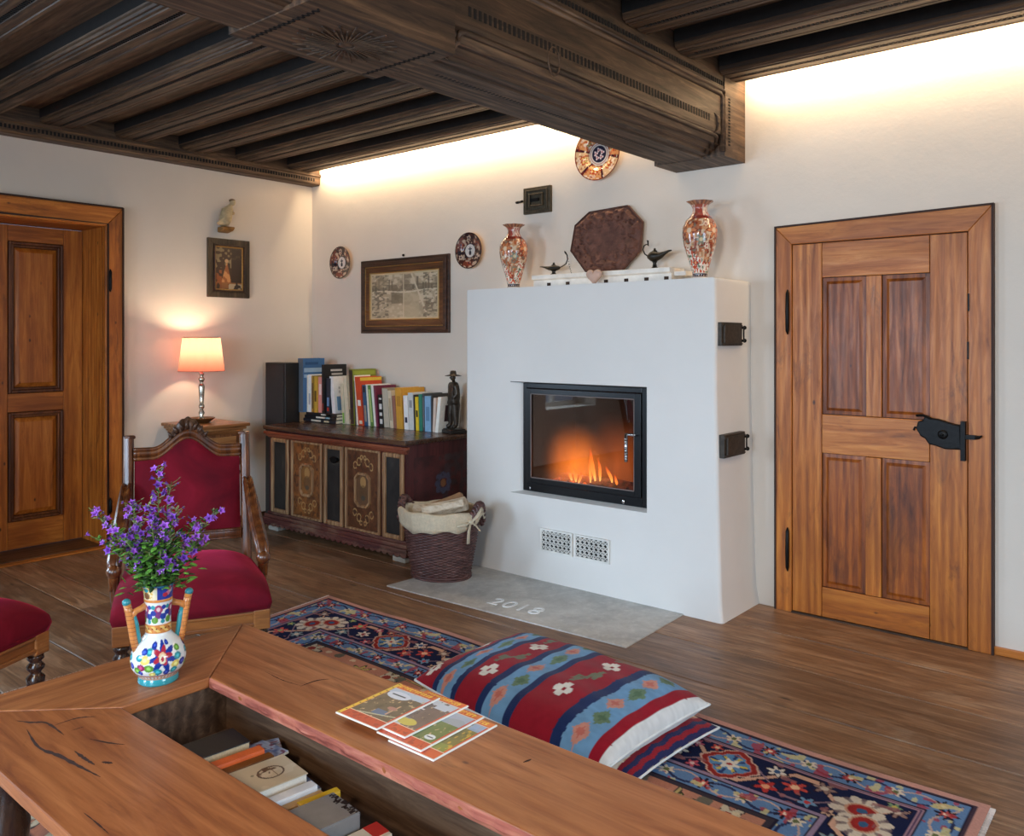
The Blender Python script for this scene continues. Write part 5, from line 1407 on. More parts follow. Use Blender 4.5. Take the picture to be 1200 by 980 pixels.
def firewood_mat():
    t = NT('split_birch'); v = t.coords((1.2, 6, 6)); n = t.noise(v, 6, 6, .7)
    t.l(t.ramp(n, [(.3, L4((150, 124, 96))), (.5, L4((206, 190, 166))), (.75, L4((232, 224, 210)))]), t.b.inputs['Base Color']); t.b.inputs['Roughness'].default_value = .85; t.bump(n, .5, .004); return t.m
M['birch'] = firewood_mat(); M['bark'] = plain('brown_bark', (150, 112, 78), .9, 0, .3, 22, .6)
def fire_split(p, q, w, h, m, label, tw=0.0):
    p, q = Vector(p), Vector(q); d = q-p; dn = d.normalized(); sd = dn.cross(Vector((0, 0, 1))).normalized(); up = sd.cross(dn)
    prof = [(-1, -.5), (-.2, -.85), (.9, -.4), (1, .35), (.1, .9), (-.85, .5)]
    mb = MB(); vs = []
    for i in range(5):
        t_ = i/4
        for (a, b) in prof:
            ca, sa = math.cos(tw+.1*t_), math.sin(tw+.1*t_); a2, b2 = a*ca-b*sa, a*sa+b*ca
            vs.append(p+d*t_+sd*a2*w*(1+.05*math.sin(3*t_+a))+up*b2*h*(1+.06*math.cos(4*t_+b)))
    n = 6; mb.add(vs, [(i*n+k, (i+1)*n+k, (i+1)*n+(k+1) % n, i*n+(k+1) % n) for i in range(4) for k in range(n)]+[tuple(range(n)), tuple(4*n+k for k in range(n))])
    one('firewood', mb, m, label, 'firewood', 'split logs in the basket', bevel=.004)
zz = bH
def bl(dx, dy, z): return (bcx+dx, bcy+dy, z)
fire_split(bl(-.02, -.115, zz+.015), bl(.205, .00, zz+.075), .052, .048, M['birch'], 'large pale split log on top at the front of the basket', .3)
fire_split(bl(-.13, .00, zz-.01), bl(.08, .10, zz+.085), .040, .034, M['bark'], 'brown barked split log sloping at the back of the basket', .9)
fire_split(bl(-.17, -.06, zz+.00), bl(-.03, .03, zz+.02), .036, .034, M['birch'], 'short pale log at the left end of the basket', .1)
fire_split(bl(-.12, -.10, zz-.04), bl(.14, -.05, zz-.03), .050, .040, M['birch'], 'pale log lying lower at the front inside the basket', .5)
fire_split(bl(-.10, .06, zz-.05), bl(.15, .07, zz-.04), .05, .045, M['bark'], 'barked log lying deeper at the back inside the basket', .2)

# ------------------------------------------------------------------ rug
def rug():
    x0, x1, yb, yf = 2.085, 5.300, -1.425, -3.86
    Lx, Ly = x1-x0, yb-yf
    nu, nv = 620, 400
    u = np.linspace(0, Lx, nu)
    # finer rows where the photograph sees the rug
    v = np.concatenate([np.linspace(0, 1.0, 260), np.linspace(1.0, Ly, 140)[1:]])
    U, V = np.meshgrid(u, v); nv = len(v)
    rip = .003*np.sin(U*5)*np.exp(-V*3)
    ux = U/Lx
    X = x0+U+.025*(V/Ly)-.0*ux+.10*(1-ux)*np.clip(V/.5, 0, 1)*np.clip(1-V/3, 0, 1)*.6; Y = yb-V-.020*ux-rip*4+.010*np.sin(ux*7); Z = .010+.0025*vnoise(U, V, 5, 3)
    f = lambda A: A.ravel()
    Uf, Vf = f(U), f(V)
    n = len(Uf); col = np.tile(C(186, 128, 104), (n, 1))
    # distances to the edges, nearest side coordinate
    dl, dr_, db, df = Uf, Lx-Uf, Vf, Ly-Vf
    d = np.minimum(np.minimum(dl, dr_), np.minimum(db, df))
    horiz = (np.minimum(db, df) <= np.minimum(dl, dr_))
    s = np.where(horiz, Uf, Vf)
    # ---- field: salmon ground with large vine and palmettes
    fld = d > .50
    nz = vnoise(Uf, Vf, 3.5, 17); put(col, fld & (nz > .55), (176, 112, 88), .5)
    vine = np.abs(np.sin(Uf*6.5+1.7*np.sin(Vf*7))+np.sin(Vf*8.5+1.5*np.sin(Uf*5))); put(col, fld & (vine < .10), (74, 62, 56)); put(col, fld & (vine < .05), (186, 168, 108))
    mirror = lambda a, p: np.abs((a+p/2) % p-p/2)
    fu, fv = (Uf-.5) % .52, (Vf-.5) % .44
    A = [(.26, .22, .105, 8, (120, 60, 50), (206, 188, 150), (36, 40, 66)), (.03, .05, .062, 6, (198, 186, 160), (150, 60, 50), (70, 60, 60)), (.44, .36, .055, 5, (66, 84, 110), (210, 190, 160), (56, 46, 46)),
         (.40, .08, .050, 7, (188, 162, 92), (90, 90, 60), (70, 70, 46)), (.10, .34, .055, 6, (152, 50, 46), (226, 190, 150), (48, 40, 50))]
    tmp = col.copy()
    for (cx, cy, r, pt, pc, cc, ec) in A: flower(tmp, fu, fv, cx, cy, r, pt, pc, cc, edge=ec)
    lf = (vnoise(Uf, Vf, 17, 23) > .74); put(tmp, lf, (84, 96, 84), .85); put(tmp, vnoise(Uf, Vf, 19, 25) > .78, (214, 196, 160), .8)
    col[fld] = tmp[fld]
    # ---- main border: navy with medallions, palmettes, beige vine
    mb_ = (d > .165) & (d <= .365); tmp = np.tile(C(24, 32, 66), (n, 1))
    y = d-.265; per = .86; ph = (s+.19) % per
    vn = .062*np.sin(2*PI*s/per*2+.6); path = np.abs(y-vn)
    # angular vine
    zig = .070*(2*np.abs(((s/(per/2)+.15) % 1)*2-1)-1); zig = np.clip(zig*1.7, -.075, .075)
    put(tmp, np.abs(y-zig) < .017, (30, 20, 30)); put(tmp, np.abs(y-zig) < .0115, (208, 164, 138))
    put(tmp, np.abs(y+zig*.8-.01) < .005, (150, 120, 130), .8)
    def motif(px, py, fn):
        for k in (-1, 0, 1): fn(ph-px+k*per, y-py)
    def medal(a, b):
        R = np.hypot(a, b*.98); an = np.arctan2(b, a)
        rr = .088*(1+.10*np.cos(4*an)+.035*np.cos(12*an))
        put(tmp, R < rr*1.08, (206, 170, 150)); put(tmp, R < rr, (150, 44, 40)); put(tmp, R < rr*.80, (200, 120, 96)); put(tmp, R < rr*.76, (92, 140, 182))
        put(tmp, (R < rr*.72) & (np.cos(8*an) > .55) & (R > rr*.35), (42, 62, 110)); put(tmp, (R < rr*.66) & (np.cos(6*an+1) > .75) & (R > rr*.35), (204, 184, 84))
        put(tmp, R < .030*(1+.3*np.cos(6*an)), (226, 220, 204)); put(tmp, R < .009, (170, 50, 46))
    def palm(a, b):
        an = np.arctan2(b, a); R = np.hypot(a*.85, b)
        put(tmp, R < .082*(.72+.28*np.abs(np.cos(an*4.5))), (214, 200, 178)); put(tmp, (R < .075) & (R > .045) & (np.cos(an*9) < -.5), (120, 100, 100), .8)
        put(tmp, R < .042, (200, 150, 120)); put(tmp, R < .034, (158, 44, 40)); put(tmp, R < .014, (60, 96, 130))
    motif(.10, .0, medal); motif(.53, .005, palm)
    for (px, py, r, pt, pc, cc) in ((.245, -.055, .034, 6, (224, 216, 200), (60, 90, 130)), (.25, .055, .038, 5, (184, 56, 52), (222, 160, 120)), (.325, .0, .042, 6, (196, 74, 66), (230, 190, 150)),
                                    (.385, .062, .030, 5, (110, 150, 180), (190, 60, 60)), (.40, -.055, .036, 6, (150, 120, 110), (206, 190, 170)), (.67, .058, .036, 6, (128, 148, 150), (220, 200, 170)),
                                    (.69, -.050, .040, 5, (206, 88, 80), (150, 180, 110)), (.78, .015, .036, 6, (222, 214, 196), (150, 60, 60)), (.81, -.065, .026, 5, (190, 90, 110), (230, 200, 190)), (.0, .075, .026, 5, (192, 84, 100), (220, 190, 180)), (.02, -.078, .024, 5, (196, 80, 70), (226, 190, 150)), (.60, -.08, .024, 5, (120, 150, 110), (200, 180, 90)), (.455, .080, .022, 5, (206, 170, 140), (90, 60, 60))):
        motif(px, py, lambda a, b, r=r, pt=pt, pc=pc, cc=cc: flower(tmp, a, b, 0, 0, r, pt, pc, cc, edge=(44, 28, 44)))
    q = vnoise(Uf, Vf, 30, 29); put(tmp, (q > .83) & (np.abs(y) > .02), (150, 96, 96), .8)
    col[mb_] = tmp[mb_]
    # ---- narrow guard borders, blue with rosettes
    for (a, b, off) in ((.036, .150, 0), (.380, .480, .09)):
        m = (d > a) & (d <= b); tmp = np.tile(C(98, 132, 172), (n, 1)); yy = d-(a+b)/2; p = (s+off) % .27-.135; p2 = (s+off+.135) % .27-.135
        w = .030*np.sin(2*PI*(s+off)/.27); put(tmp, np.abs(yy-w) < .006, (44, 52, 88)); put(tmp, np.abs(yy+w) < .004, (196, 166, 150))
        flower(tmp, p, yy, 0, 0, .036, 8, (36, 26, 40), (206, 90, 80)); flower(tmp, p, yy, 0, 0, .022, 6, (200, 84, 78), (236, 216, 190))
        flower(tmp, p2, yy, 0, 0, .030, 6, (220, 206, 180), (104, 110, 70)); put(tmp, (vnoise(Uf, Vf, 38, 31) > .76), (170, 60, 66), .8); put(tmp, (vnoise(Uf, Vf, 36, 33) > .80), (208, 198, 140), .8)
        put(tmp, (yy < -(b-a)/2+.008) | (yy > (b-a)/2-.008), (38, 32, 50))
        col[m] = tmp[m]
    put(col, (d > .150) & (d <= .165), (168, 132, 142)); put(col, (d > .154) & (d <= .158), (80, 60, 90)); put(col, (d > .365) & (d <= .380), (150, 128, 150)); put(col, (d > .48) & (d < .50), (60, 52, 60))
    put(col, d <= .036, (196, 146, 132)); put(col, (d > .030) & (d <= .037), (70, 54, 66))
    # corner squares of the border
    # wear and wool speckle
    sp = RNG.random(n)*.16+.90; col = col*sp[:, None]; wn_ = vnoise(Uf, Vf, 6, 44)[:, None]*.22+.86; col = col*wn_
    vs = np.stack([f(X), f(Y), f(Z)], 1)
    i = np.arange((nv-1)*(nu-1)); r = i//(nu-1); c = i % (nu-1); a = r*nu+c
    fs = np.stack([a, a+nu, a+nu+1, a+1], 1)
    M['wool'] = painted('rug_wool', .95, 0, .5, 350, .0, .1)
    o = painted_mesh('rug', vs, fs, col, M['wool'], smooth=True)
    tagp(o, 'large oriental rug with a navy flowered border and salmon field on the floor', 'rug')
    # underside and fringe
    rd = random.Random(5)
    for ex, sg in ((x1, 1), (x0, -1)):
        fr = MB(); y = 0.0
        while y < Ly:
            yy = yb-y-(.02 if sg > 0 else 0); xx = ex+.025*(y/Ly)+(.06*min(1, y/.5)*max(0, 1-y/3) if sg < 0 else 0)
            fr.obox((xx+sg*.006, yy, .006), (.008, rd.uniform(-.004, .004), 0), (0, .0018, 0), (0, 0, .003)); y += .0062
        fr.build('fringe', plain('fringe_cotton', (222, 212, 206), .9), o)
rug()

# ------------------------------------------------------------------ armchairs
def sshape(pts, n=24):
    """smooth curve through points"""
    P_ = [Vector(p) for p in pts]; out = []
    m = len(P_)
    for i in range(m-1):
        p0, p1, p2, p3 = P_[max(i-1, 0)], P_[i], P_[i+1], P_[min(i+2, m-1)]
        k = max(2, n//(m-1))
        for j in range(k):
            t_ = j/k; out.append(.5*((2*p1)+(p2-p0)*t_+(2*p0-5*p1+4*p2-p3)*t_*t_+(3*p1-p0-3*p2+p3)*t_**3))
    out.append(P_[-1]); return out
def armchair(loc, rz, label):
    r = thing('armchair', loc, label, 'armchair', 'matching red velvet armchairs', rotz=rz)
    D2, WF, WB = .275, .288, .250     # half depth, half widths front and back
    # seat upholstery
    nu, nv = 33, 33
    def top(u, v):
        U = 2*u-1; V = 2*v-1
        w = WF+(WB-WF)*(1-(V+1)/2)
        x = V*D2*1.03+.018*np.clip(V, 0, 1)**3*(1-U**2*.4); y = U*w*1.02
        h = .452-.045*np.abs(U)**4-.042*np.abs(V)**5+.022*(1-U**2)*(1-V**2)
        return x, y, h
    vs, fs, U, V = grid(nu, nv, top)
    mb = MB(); mb.smooth = True; o_ = mb.add([tuple(p) for p in vs], [tuple(int(q) for q in f_) for f_ in fs])
    rim = [i for i in range(nu)]+[nu*j+nu-1 for j in range(1, nv)]+[nu*(nv-1)+i for i in range(nu-2, -1, -1)]+[nu*j for j in range(nv-2, 0, -1)]
    n = len(rim); lv = []
    for lev, (sc, z) in enumerate(((1.016, .0), (1.020, .335), (.99, .305))):
        for q in rim: lv.append((vs[q][0]*sc, vs[q][1]*sc, z if lev else vs[q][2]-.020))
    b0 = mb.add(lv, [])
    for k in range(n):
        k2 = (k+1) % n; mb.f.append((rim[k], rim[k2], b0+k2, b0+k)); mb.m.append(0); mb.sm.append(True)
        for l_ in range(2): mb.f.append((b0+l_*n+k, b0+l_*n+k2, b0+(l_+1)*n+k2, b0+(l_+1)*n+k)); mb.m.append(0); mb.sm.append(True)
    mb.f.append(tuple(b0+2*n+k for k in range(n))); mb.m.append(0); mb.sm.append(False)
    mb.build('seat', M['velvet'], r, world=False)
    # rails with a moulded lower edge
    mb = MB(); F = D2; t_ = .035
    mb.obox((F-.005, 0, .272), (.018, 0, 0), (0, WF-.045, 0), (0, 0, .034)); mb.obox((F+.006, 0, .250), (.014, 0, 0), (0, WF-.055, 0), (0, 0, .008)); mb.obox((F+.010, 0, .296), (.010, 0, 0), (0, WF-.055, 0), (0, 0, .006))
    for sg in (1, -1):
        a, b = Vector((F, sg*(WF-.02), .272)), Vector((-D2, sg*(WB-.02), .272)); d = (b-a)/2; nrm = Vector((-d.y, d.x, 0)).normalized()*.016
        mb.obox((a+b)/2, d, nrm, (0, 0, .034)); mb.obox((a+b)/2+nrm*.3*sg*-1, d*.9, nrm*1.1, (0, 0, .006))
    mb.obox((-D2, 0, .272), (.016, 0, 0), (0, WB-.03, 0), (0, 0, .034))
    mb.build('seat_rail', M['chair_wood_l'], r, world=False, bevel=.004)
    # legs
    for sg in (1, -1):
        mb = MB(); c = (F-.012, sg*(WF-.028))
        mb.obox((c[0], c[1], .268), (.033, 0, 0), (0, .033, 0), (0, 0, .040))
        lg = mb.build('leg', M['chair_wood_l'], r, world=False, bevel=.005)
        mb = MB(); mb.smooth = True
        mb.lathe([(.008, 0), (.016, .006), (.018, .02), (.013, .035), (.020, .06), (.030, .115), (.033, .14), (.020, .152), (.019, .160), (.030, .172), (.032, .182), (.022, .194), (.021, .200), (.030, .210), (.027, .228)], (c[0], c[1], 0), 20)
        mb.build('turned_foot', M['chair_dark'], lg, world=False)
        mb = MB(); mb.smooth = False
        mb.tube([(-D2, sg*(WB-.025), .30), (-D2-.01, sg*(WB-.025), .20), (-D2-.05, sg*(WB-.02), .0)], [.030, .026, .019], 4)
        mb.build('leg', M['chair_wood'], r, world=False, bevel=.004)
    # back posts, reclining
    TZ = .955
    def bx(z): return -D2-.010-(z-.30)*.17
    HB = WB+.005
    for sg in (1, -1):
        mb = MB(); mb.smooth = False
        for (off, w, dpt) in ((0, .019, .020), (.014, .008, .026)):
            mb.tube([(bx(.30), sg*(HB-off), .30), (bx(.6)+.004, sg*(HB-off), .6), (bx(TZ), sg*(HB-off), TZ-off*.6)], [w*1.25, w*1.2, w*1.2], 8, flat=(1, 1.1))
        mb.lathe([(.024, 0), (.028, .006), (.026, .014), (.020, .018)], (bx(TZ), sg*(HB-.004), TZ-.006), 4)
        mb.build('back_post', M['chair_wood'], r, world=False, bevel=.003)
    # top outline of the back: shoulders low, arched centre
    def arch(q):   # q -1..1
        a = abs(q); return .872+.020*np.clip((a-.80)/.2, 0, 1)*0+.088*(.5+.5*np.cos(np.clip(a/.66, 0, 1)*PI))
    qs = np.linspace(-1, 1, 49)
    ins = HB-.022
    mb = MB(); mb.smooth = True
    for (dz, rad, dx) in ((.012, .020, 0), (-.012, .010, .012), (.030, .009, .008)):
        mb.tube([(bx(arch(q))+dx, q*ins, arch(q)+dz) for q in qs], rad, 10)
    mb.build('top_rail', M['chair_wood'], r, world=False)
    # carved crest
    mb = MB(); mb.smooth = True
    nq = 45; outl = []
    for k in range(nq):
        q = k/(nq-1)*2-1; a = abs(q)
        h = .056*(1-a**3.0)+.008*abs(math.cos(q*9))*(1-a)
        outl.append((q*.092, arch(q*.092/ins)+.020, h))
    vv = []
    for (y, z, h) in outl:
        for (f_, dx) in ((0, .016), (.5, .024), (1, .012), (1, -.012), (0, -.016)): vv.append((bx(z)+dx+.006*math.sin(y*150)*(1 if dx > 0 else 0), y, z+h*f_))
    mb.add(vv, [(k*5+j, (k+1)*5+j, (k+1)*5+j+1, k*5+j+1) for k in range(nq-1) for j in range(4)]+[(0, 1, 2, 3, 4), tuple((nq-1)*5+j for j in (4, 3, 2, 1, 0))])
    for k in range(-3, 4):
        yy = k*.024; zz_ = arch(yy/ins)+.036
        sgn = 1 if k > 0 else -1
        mb.tube([(bx(zz_)+.022, yy, zz_-.004), (bx(zz_)+.032, yy+sgn*.008, zz_+.012), (bx(zz_)+.026, yy+sgn*.016*(0 if k == 0 else 1), zz_+.034*(1-abs(k)*.14))], [.010, .008, .003], 8)
    mb.build('crest_carving', M['crest'], r, world=False)
    # back upholstery
    nu, nv = 41, 31
    def bk(u, v):
        q = 2*u-1; zt = arch(q)-.006; zb = .512; z = zb+(zt-zb)*v
        pad = .040*(1-np.abs(q)**4)*(1-np.abs(2*v-1)**5); return -D2-.010-(z-.30)*.17+.006+pad, q*(ins-.004), z
    vs, fs, U, V = grid(nu, nv, bk); mb = MB(); mb.smooth = True; mb.add([tuple(p) for p in vs], [tuple(int(q) for q in f_) for f_ in fs])
    vs2 = vs.copy(); vs2[:, 0] = -D2-.010-(vs[:, 2]-.30)*.17-.022; mb.add([tuple(p) for p in vs2], [tuple(int(q) for q in f_[::-1]) for f_ in fs])
    mb.build('backrest', M['velvet'], r, world=False)
    mb = MB(); mb.smooth = True
    mb.obox((bx(.500)+.002, 0, .496), (.018, 0, 0), (0, ins, 0), (0, 0, .022)); mb.tube([(bx(.516)+.018, -ins, .516), (bx(.516)+.018, ins, .516)], .008, 8); mb.tube([(bx(.48)+.018, -ins, .480), (bx(.48)+.018, ins, .480)], .006, 8)
    mb.build('lower_rail', M['chair_wood'], r, world=False, bevel=.003)
    # arms: sweeping down from the post to a scroll beside the seat
    for sg in (1, -1):
        mb = MB(); mb.smooth = True
        y_ = sg*(HB+.006)
        path = sshape([(bx(.74), y_, .735), (bx(.72)+.045, y_+sg*.004, .722), (-.235, y_+sg*.012, .655), (-.165, y_+sg*.022, .575), (-.085, y_+sg*.030, .520), (-.030, y_+sg*.036, .480), (-.010, y_+sg*.038, .430), (-.020, y_+sg*.036, .375), (-.015, y_+sg*.030, .30)], 40)
        n = len(path); rs = [.020+.014*math.sin(PI*min(1, i/n*1.15))**1.5 for i in range(n)]
        mb.tube(path, rs, 10, flat=(1, .8))
        for dy in (-.013, .013): mb.tube([p+Vector((.010, dy, .016*(1 if i < n*.7 else .3))) for i, p in enumerate(path[:int(n*.92)])], .0075, 7)
        mb.ball((-.008, y_+sg*.038, .445), .034, 1, .9, .9)
        mb.build('armrest', M['chair_wood'], r, world=False)
    return r
M['crest'] = plain('carved_crest_wood', (74, 48, 32), .45, 0, .45, 40, .6)
armchair((2.470, -2.450, .0127), math.radians(-27), 'red velvet armchair with a carved wooden crest standing behind the flower vase')
armchair((2.310, -3.400, .0127), math.radians(27), 'red velvet armchair mostly cut off by the left edge of the picture')

# ------------------------------------------------------------------ low table with an open compartment
TZ = .470
def table():
    x0, x1, y0, y1 = 3.325, 5.55, -3.622, -2.735
    ix0, ix1, iy0, iy1 = 3.655, 5.22, -3.298, -3.048
    r = thing('coffee_table', ((x0+x1)/2, (y0+y1)/2, 0), 'large low pine coffee table with an open book compartment in the middle of its top', 'table')
    mx = wood('table_pine_x', (124, 64, 30), (158, 92, 48), (182, 114, 66), 'x', rough=.36, coat=.12, ring=.8, wave=.10, knots=.6, plane='xy', bump=.06, stains=.2, stain_col=(86, 40, 20))
    my = wood('table_pine_y', (128, 70, 36), (160, 97, 53), (184, 118, 70), 'y', rough=.36, coat=.12, ring=.8, wave=.10, knots=.6, plane='xy', bump=.06, stains=.2, stain_col=(90, 46, 24))
    T = .030
    def board(pts, m, nm='tabletop_board'):
        mb = MB(); mb.prism(pts, 'z', TZ-T, TZ); return mb.build(nm, m, r, bevel=.004)
    g = .0008
    b1 = board([(x0+g, y1), (x1-g, y1), (ix1-g, iy1), (ix0+g, iy1)], mx)
    b2 = board([(x0+g, y0), (x1-g, y0), (ix1-g, iy0), (ix0+g, iy0)], mx)
    board([(x0, y0+g), (x0, y1-g), (ix0, iy1-g), (ix0, iy0+g)], my)
    board([(x1, y0+g), (x1, y1-g), (ix1, iy1-g), (ix1, iy0+g)], my)
    # rough live edge of the inner sides
    for (yy, sg, b) in ((iy1, -1, b1), (iy0, 1, b2)):
        mb = MB(); n = 160; vv = []
        rd = random.Random(3)
        for k in range(n+1):
            x = ix0+(ix1-ix0)*k/n; w = .003*math.sin(x*31)+.002*math.sin(x*77)+rd.uniform(-.0008, .0008)
            for (dy, z) in ((0, TZ-.002), (.003+w*.5, TZ-.008), (.004+w, TZ-T*.6), (.001, TZ-T)): vv.append((x, yy+sg*dy, z))
        mb.add(vv, [(k*4+j, (k+1)*4+j, (k+1)*4+j+1, k*4+j+1) for k in range(n) for j in range(3)]); mb.smooth = False
        mb.build('edge_grain', M['edge'], b)
    # dark cracks on the near board
    M['crack'] = plain('dark_crack', (54, 26, 16), .8)
    def crack(pts, w):
        p = sshape([(a, b, TZ+.0004) for a, b in pts], 30)
        n = len(p); vs = []
        rd = random.Random(int(w*1e5))
        for i, q in enumerate(p):
            d = (p[min(i+1, n-1)]-p[max(i-1, 0)]); nn = Vector((-d.y, d.x, 0)).normalized(); ww = w*math.sin(PI*(i+.3)/(n+.6))*rd.uniform(.6, 1.3)
            vs += [q+nn*ww, q-nn*ww]
        cr = MB(); cr.add(vs, [(2*i, 2*i+1, 2*i+3, 2*i+2) for i in range(n-1)]); cr.build('crack', M['crack'], b1 if pts[0][1] > -3.1 else b2)
    crack([(3.603, -3.503), (3.722, -3.520), (3.801, -3.506), (3.876, -3.498), (3.968, -3.487)], 0.0055)
    crack([(3.532, -3.503), (3.572, -3.482), (3.607, -3.458), (3.705, -3.457)], 0.0045)
    crack([(3.633, -3.454), (3.635, -3.399), (3.663, -3.363)], 0.003)
    crack([(3.695, -3.437), (3.695, -3.420), (3.697, -3.406)], 0.0018)
    crack([(3.769, -3.427), (3.827, -3.405), (3.865, -3.384)], 0.0028)
    crack([(3.803, -3.474), (3.857, -3.474), (3.906, -3.472)], 0.0045)
    crack([(3.903, -3.456), (3.917, -3.449), (3.929, -3.443)], 0.005)
    crack([(4.078, -3.570), (4.134, -3.569), (4.195, -3.570)], 0.0016)
    crack([(3.902, -2.924), (3.905, -2.870), (3.925, -2.838)], 0.0028)
    crack([(3.737, -2.925), (3.825, -2.929), (3.899, -2.919)], 0.0014)
    crack([(4.630, -2.848), (4.633, -2.836), (4.635, -2.824)], 0.0035)
    # compartment box
    box_m = wood('box_wood', (52, 38, 28), (88, 66, 50), (122, 98, 78), 'x', rough=.45, stains=.6, stain_col=(46, 30, 22))
    mb = MB(); zb = .305; o_ = .055
    mb.box(ix0-.03, ix1+.03, iy1+o_, iy1+o_+.02, zb-.02, TZ-T); mb.box(ix0-.03, ix1+.03, iy0-o_-.02, iy0-o_, zb-.02, TZ-T)
    mb.box(ix0-.025, ix0-.005, iy0-o_, iy1+o_, zb-.02, TZ-T); mb.box(ix1-.02, ix1, iy0-o_, iy1+o_, zb-.02, TZ-T)
    cb = mb.build('compartment', box_m, r)
    MB().box(ix0-.005, ix1-.02, iy0-o_, iy1+o_, zb-.02, zb).build('compartment_floor', box_m, cb)
    # apron and legs
    am = wood('table_apron', (26, 15, 12), (48, 30, 22), (74, 48, 34), 'x', rough=.5)
    ap = MB(); a = .07
    ap.box(x0+a, x1-a, y1-a-.022, y1-a, .36, TZ-T-.001); ap.box(x0+a, x1-a, y0+a, y0+a+.022, .36, TZ-T-.001); ap.box(x0+a, x0+a+.022, y0+a+.022, y1-a-.022, .36, TZ-T-.001); ap.box(x1-a-.022, x1-a, y0+a+.022, y1-a-.022, .36, TZ-T-.001)
    ap.build('apron', am, r, bevel=.003)
    for x in (x0+.13, x1-.13):
        for y in (y0+.13, y1-.13):
            mb = MB(); mb.smooth = True
            mb.lathe([(.030, .012), (.042, .03), (.046, .055), (.030, .075), (.028, .085), (.046, .13), (.050, .18), (.036, .24), (.028, .28), (.040, .30), (.028, .315), (.044, .33), (.044, .36)], (x, y, 0), 20)
            mb.box(x-.045, x+.045, y-.045, y+.045, .35, TZ-T-.001); mb.build('leg', M['chair_dark'], r)
    return zb
M['edge'] = wood('raw_edge', (110, 44, 32), (162, 86, 66), (196, 124, 96), 'x', rough=.7, ring=2.5, bump=.5)
zb = table()

# books lying inside the compartment
g2 = 'books lying in the table compartment'
yx = -3.19
def tbk(x, y, z, L, D, T, rz, cover, label, top=None, page=None, ss=-1): return flat_book('book', (x, y, z), L, D, T, rz, cover, label, g2, top=top, page=page, spine_side=ss)
z0_ = zb+.0005
tbk(3.895, -3.190, z0_, .16, .115, .030, 1.48, (70, 60, 52), 'brown book lying under the worn black one in the table compartment', ss=1)
tbk(3.900, -3.186, z0_+.0305, .155, .112, .028, 1.50, (50, 44, 40), 'dark book in the middle under the worn black one in the table compartment', ss=1)
bb = tbk(3.898, -3.184, z0_+.059, .160, .100, .042, 1.47, (26, 25, 26), 'thick worn black book with yellowed pages, nearest the vase in the table compartment', page=plain('yellowed_pages', (206, 188, 152), .85, 0, .15, 300, .5), ss=1)
tbk(3.990, -3.190, z0_, .17, .030, .098, 1.46, (214, 98, 40), 'orange book standing on its edge next to the worn black book', page=plain('orange_pages', (222, 110, 52), .7, 0, .1, 60, .1))
tbk(4.020, -3.185, z0_, .175, .028, .088, 1.46, (120, 72, 24), 'ochre brown book on its edge right of the orange one')
tbk(4.105, -3.185, z0_, .185, .125, .026, 1.45, (180, 170, 150), 'grey book at the bottom of the pile under the inked face book', ss=1)
tbk(4.108, -3.182, z0_+.027, .180, .122, .030, 1.47, (196, 188, 168), 'beige book in the middle of the pile under the inked face book', ss=1)
sk_ = tbk(4.105, -3.182, z0_+.058, .185, .125, .032, 1.45, (196, 178, 148), 'beige book with an inked face on its cover in the table compartment', page=plain('white_pages', (232, 228, 216), .8, 0, .05, 300, .3), ss=1)
vs, fs, U, V = grid(90, 60, lambda u, v: ((u-.5)*.180, (v-.5)*.120, np.full_like(u, .0326)))
col = np.tile(C(196, 178, 148), (len(U), 1)); put(col, vnoise(U, V, 7, 3) > .7, (208, 192, 164), .7)
X, Y = (U-.66)*1.5, (V-.5)
hd = np.hypot(X/.27, Y/.24)
put(col, (hd < 1) & (hd > .86), (84, 58, 40)); put(col, (hd < 1) & (Y > .07) & (vnoise(U, V, 26, 4) > .35), (88, 60, 40)); put(col, (hd < .95) & (np.abs(X-.06) < .008), (110, 80, 60)); put(col, (np.abs(X+.03-Y*.3) < .014) & (np.abs(Y-.0) < .03) & (hd < .9), (84, 58, 40))
put(col, (np.hypot(X+.22, Y-.06) < .055), (110, 76, 52), .8); put(col, (np.hypot(X+.34, Y-.1) < .03), (104, 96, 70), .8); put(col, (U < .14) & (vnoise(U, V, 22, 9) > .5), (170, 100, 84), .6)
M['cover_p'] = painted('printed_cover', .45)
painted_mesh('cover_drawing', vs, fs, col, M['cover_p'], sk_, smooth=False, world=False)
tbk(4.200, -3.190, z0_, .175, .030, .080, 1.46, (226, 230, 234), 'pale blue white book on its edge right of the inked face pile')
tbk(4.232, -3.190, z0_, .175, .025, .070, 1.46, (196, 160, 110), 'tan book on its edge right of the pale blue white one')
tbk(4.262, -3.130, z0_, .10, .020, .078, 1.40, (216, 176, 40), 'yellow booklet on its edge near the far side of the compartment')
gb = tbk(4.335, -3.205, z0_, .175, .110, .090, 1.45, (126, 124, 122), 'thick grey book with black marks along its edge', page=plain('grey_pages', (134, 130, 126), .85, 0, .2, 260, .5))
mb = MB(); rd = random.Random(8)
for k in range(34):
    x = -.08+.16*rd.random(); mb.obox((.0885, rd.uniform(-.05, .05), rd.uniform(.055, .086)), (.0006, 0, 0), (0, rd.uniform(.003, .009), 0), (0, 0, rd.uniform(.002, .005)))
for k in range(22): mb.obox((.080+rd.uniform(-.012, .006), -.05+.1*k/22, .0905), (rd.uniform(.002, .007), rd.uniform(-.002, .002), 0), (0, rd.uniform(.0015, .003), 0), (0, 0, .0004))
mb.build('black_marks', M['black'], gb, world=False)
tbk(4.435, -3.185, z0_, .18, .060, .060, 1.45, (222, 210, 190), 'cream book with a red printed end lying right of the thick grey one', top=((.80, 1.0, .2, 1.0, (196, 50, 44)),))
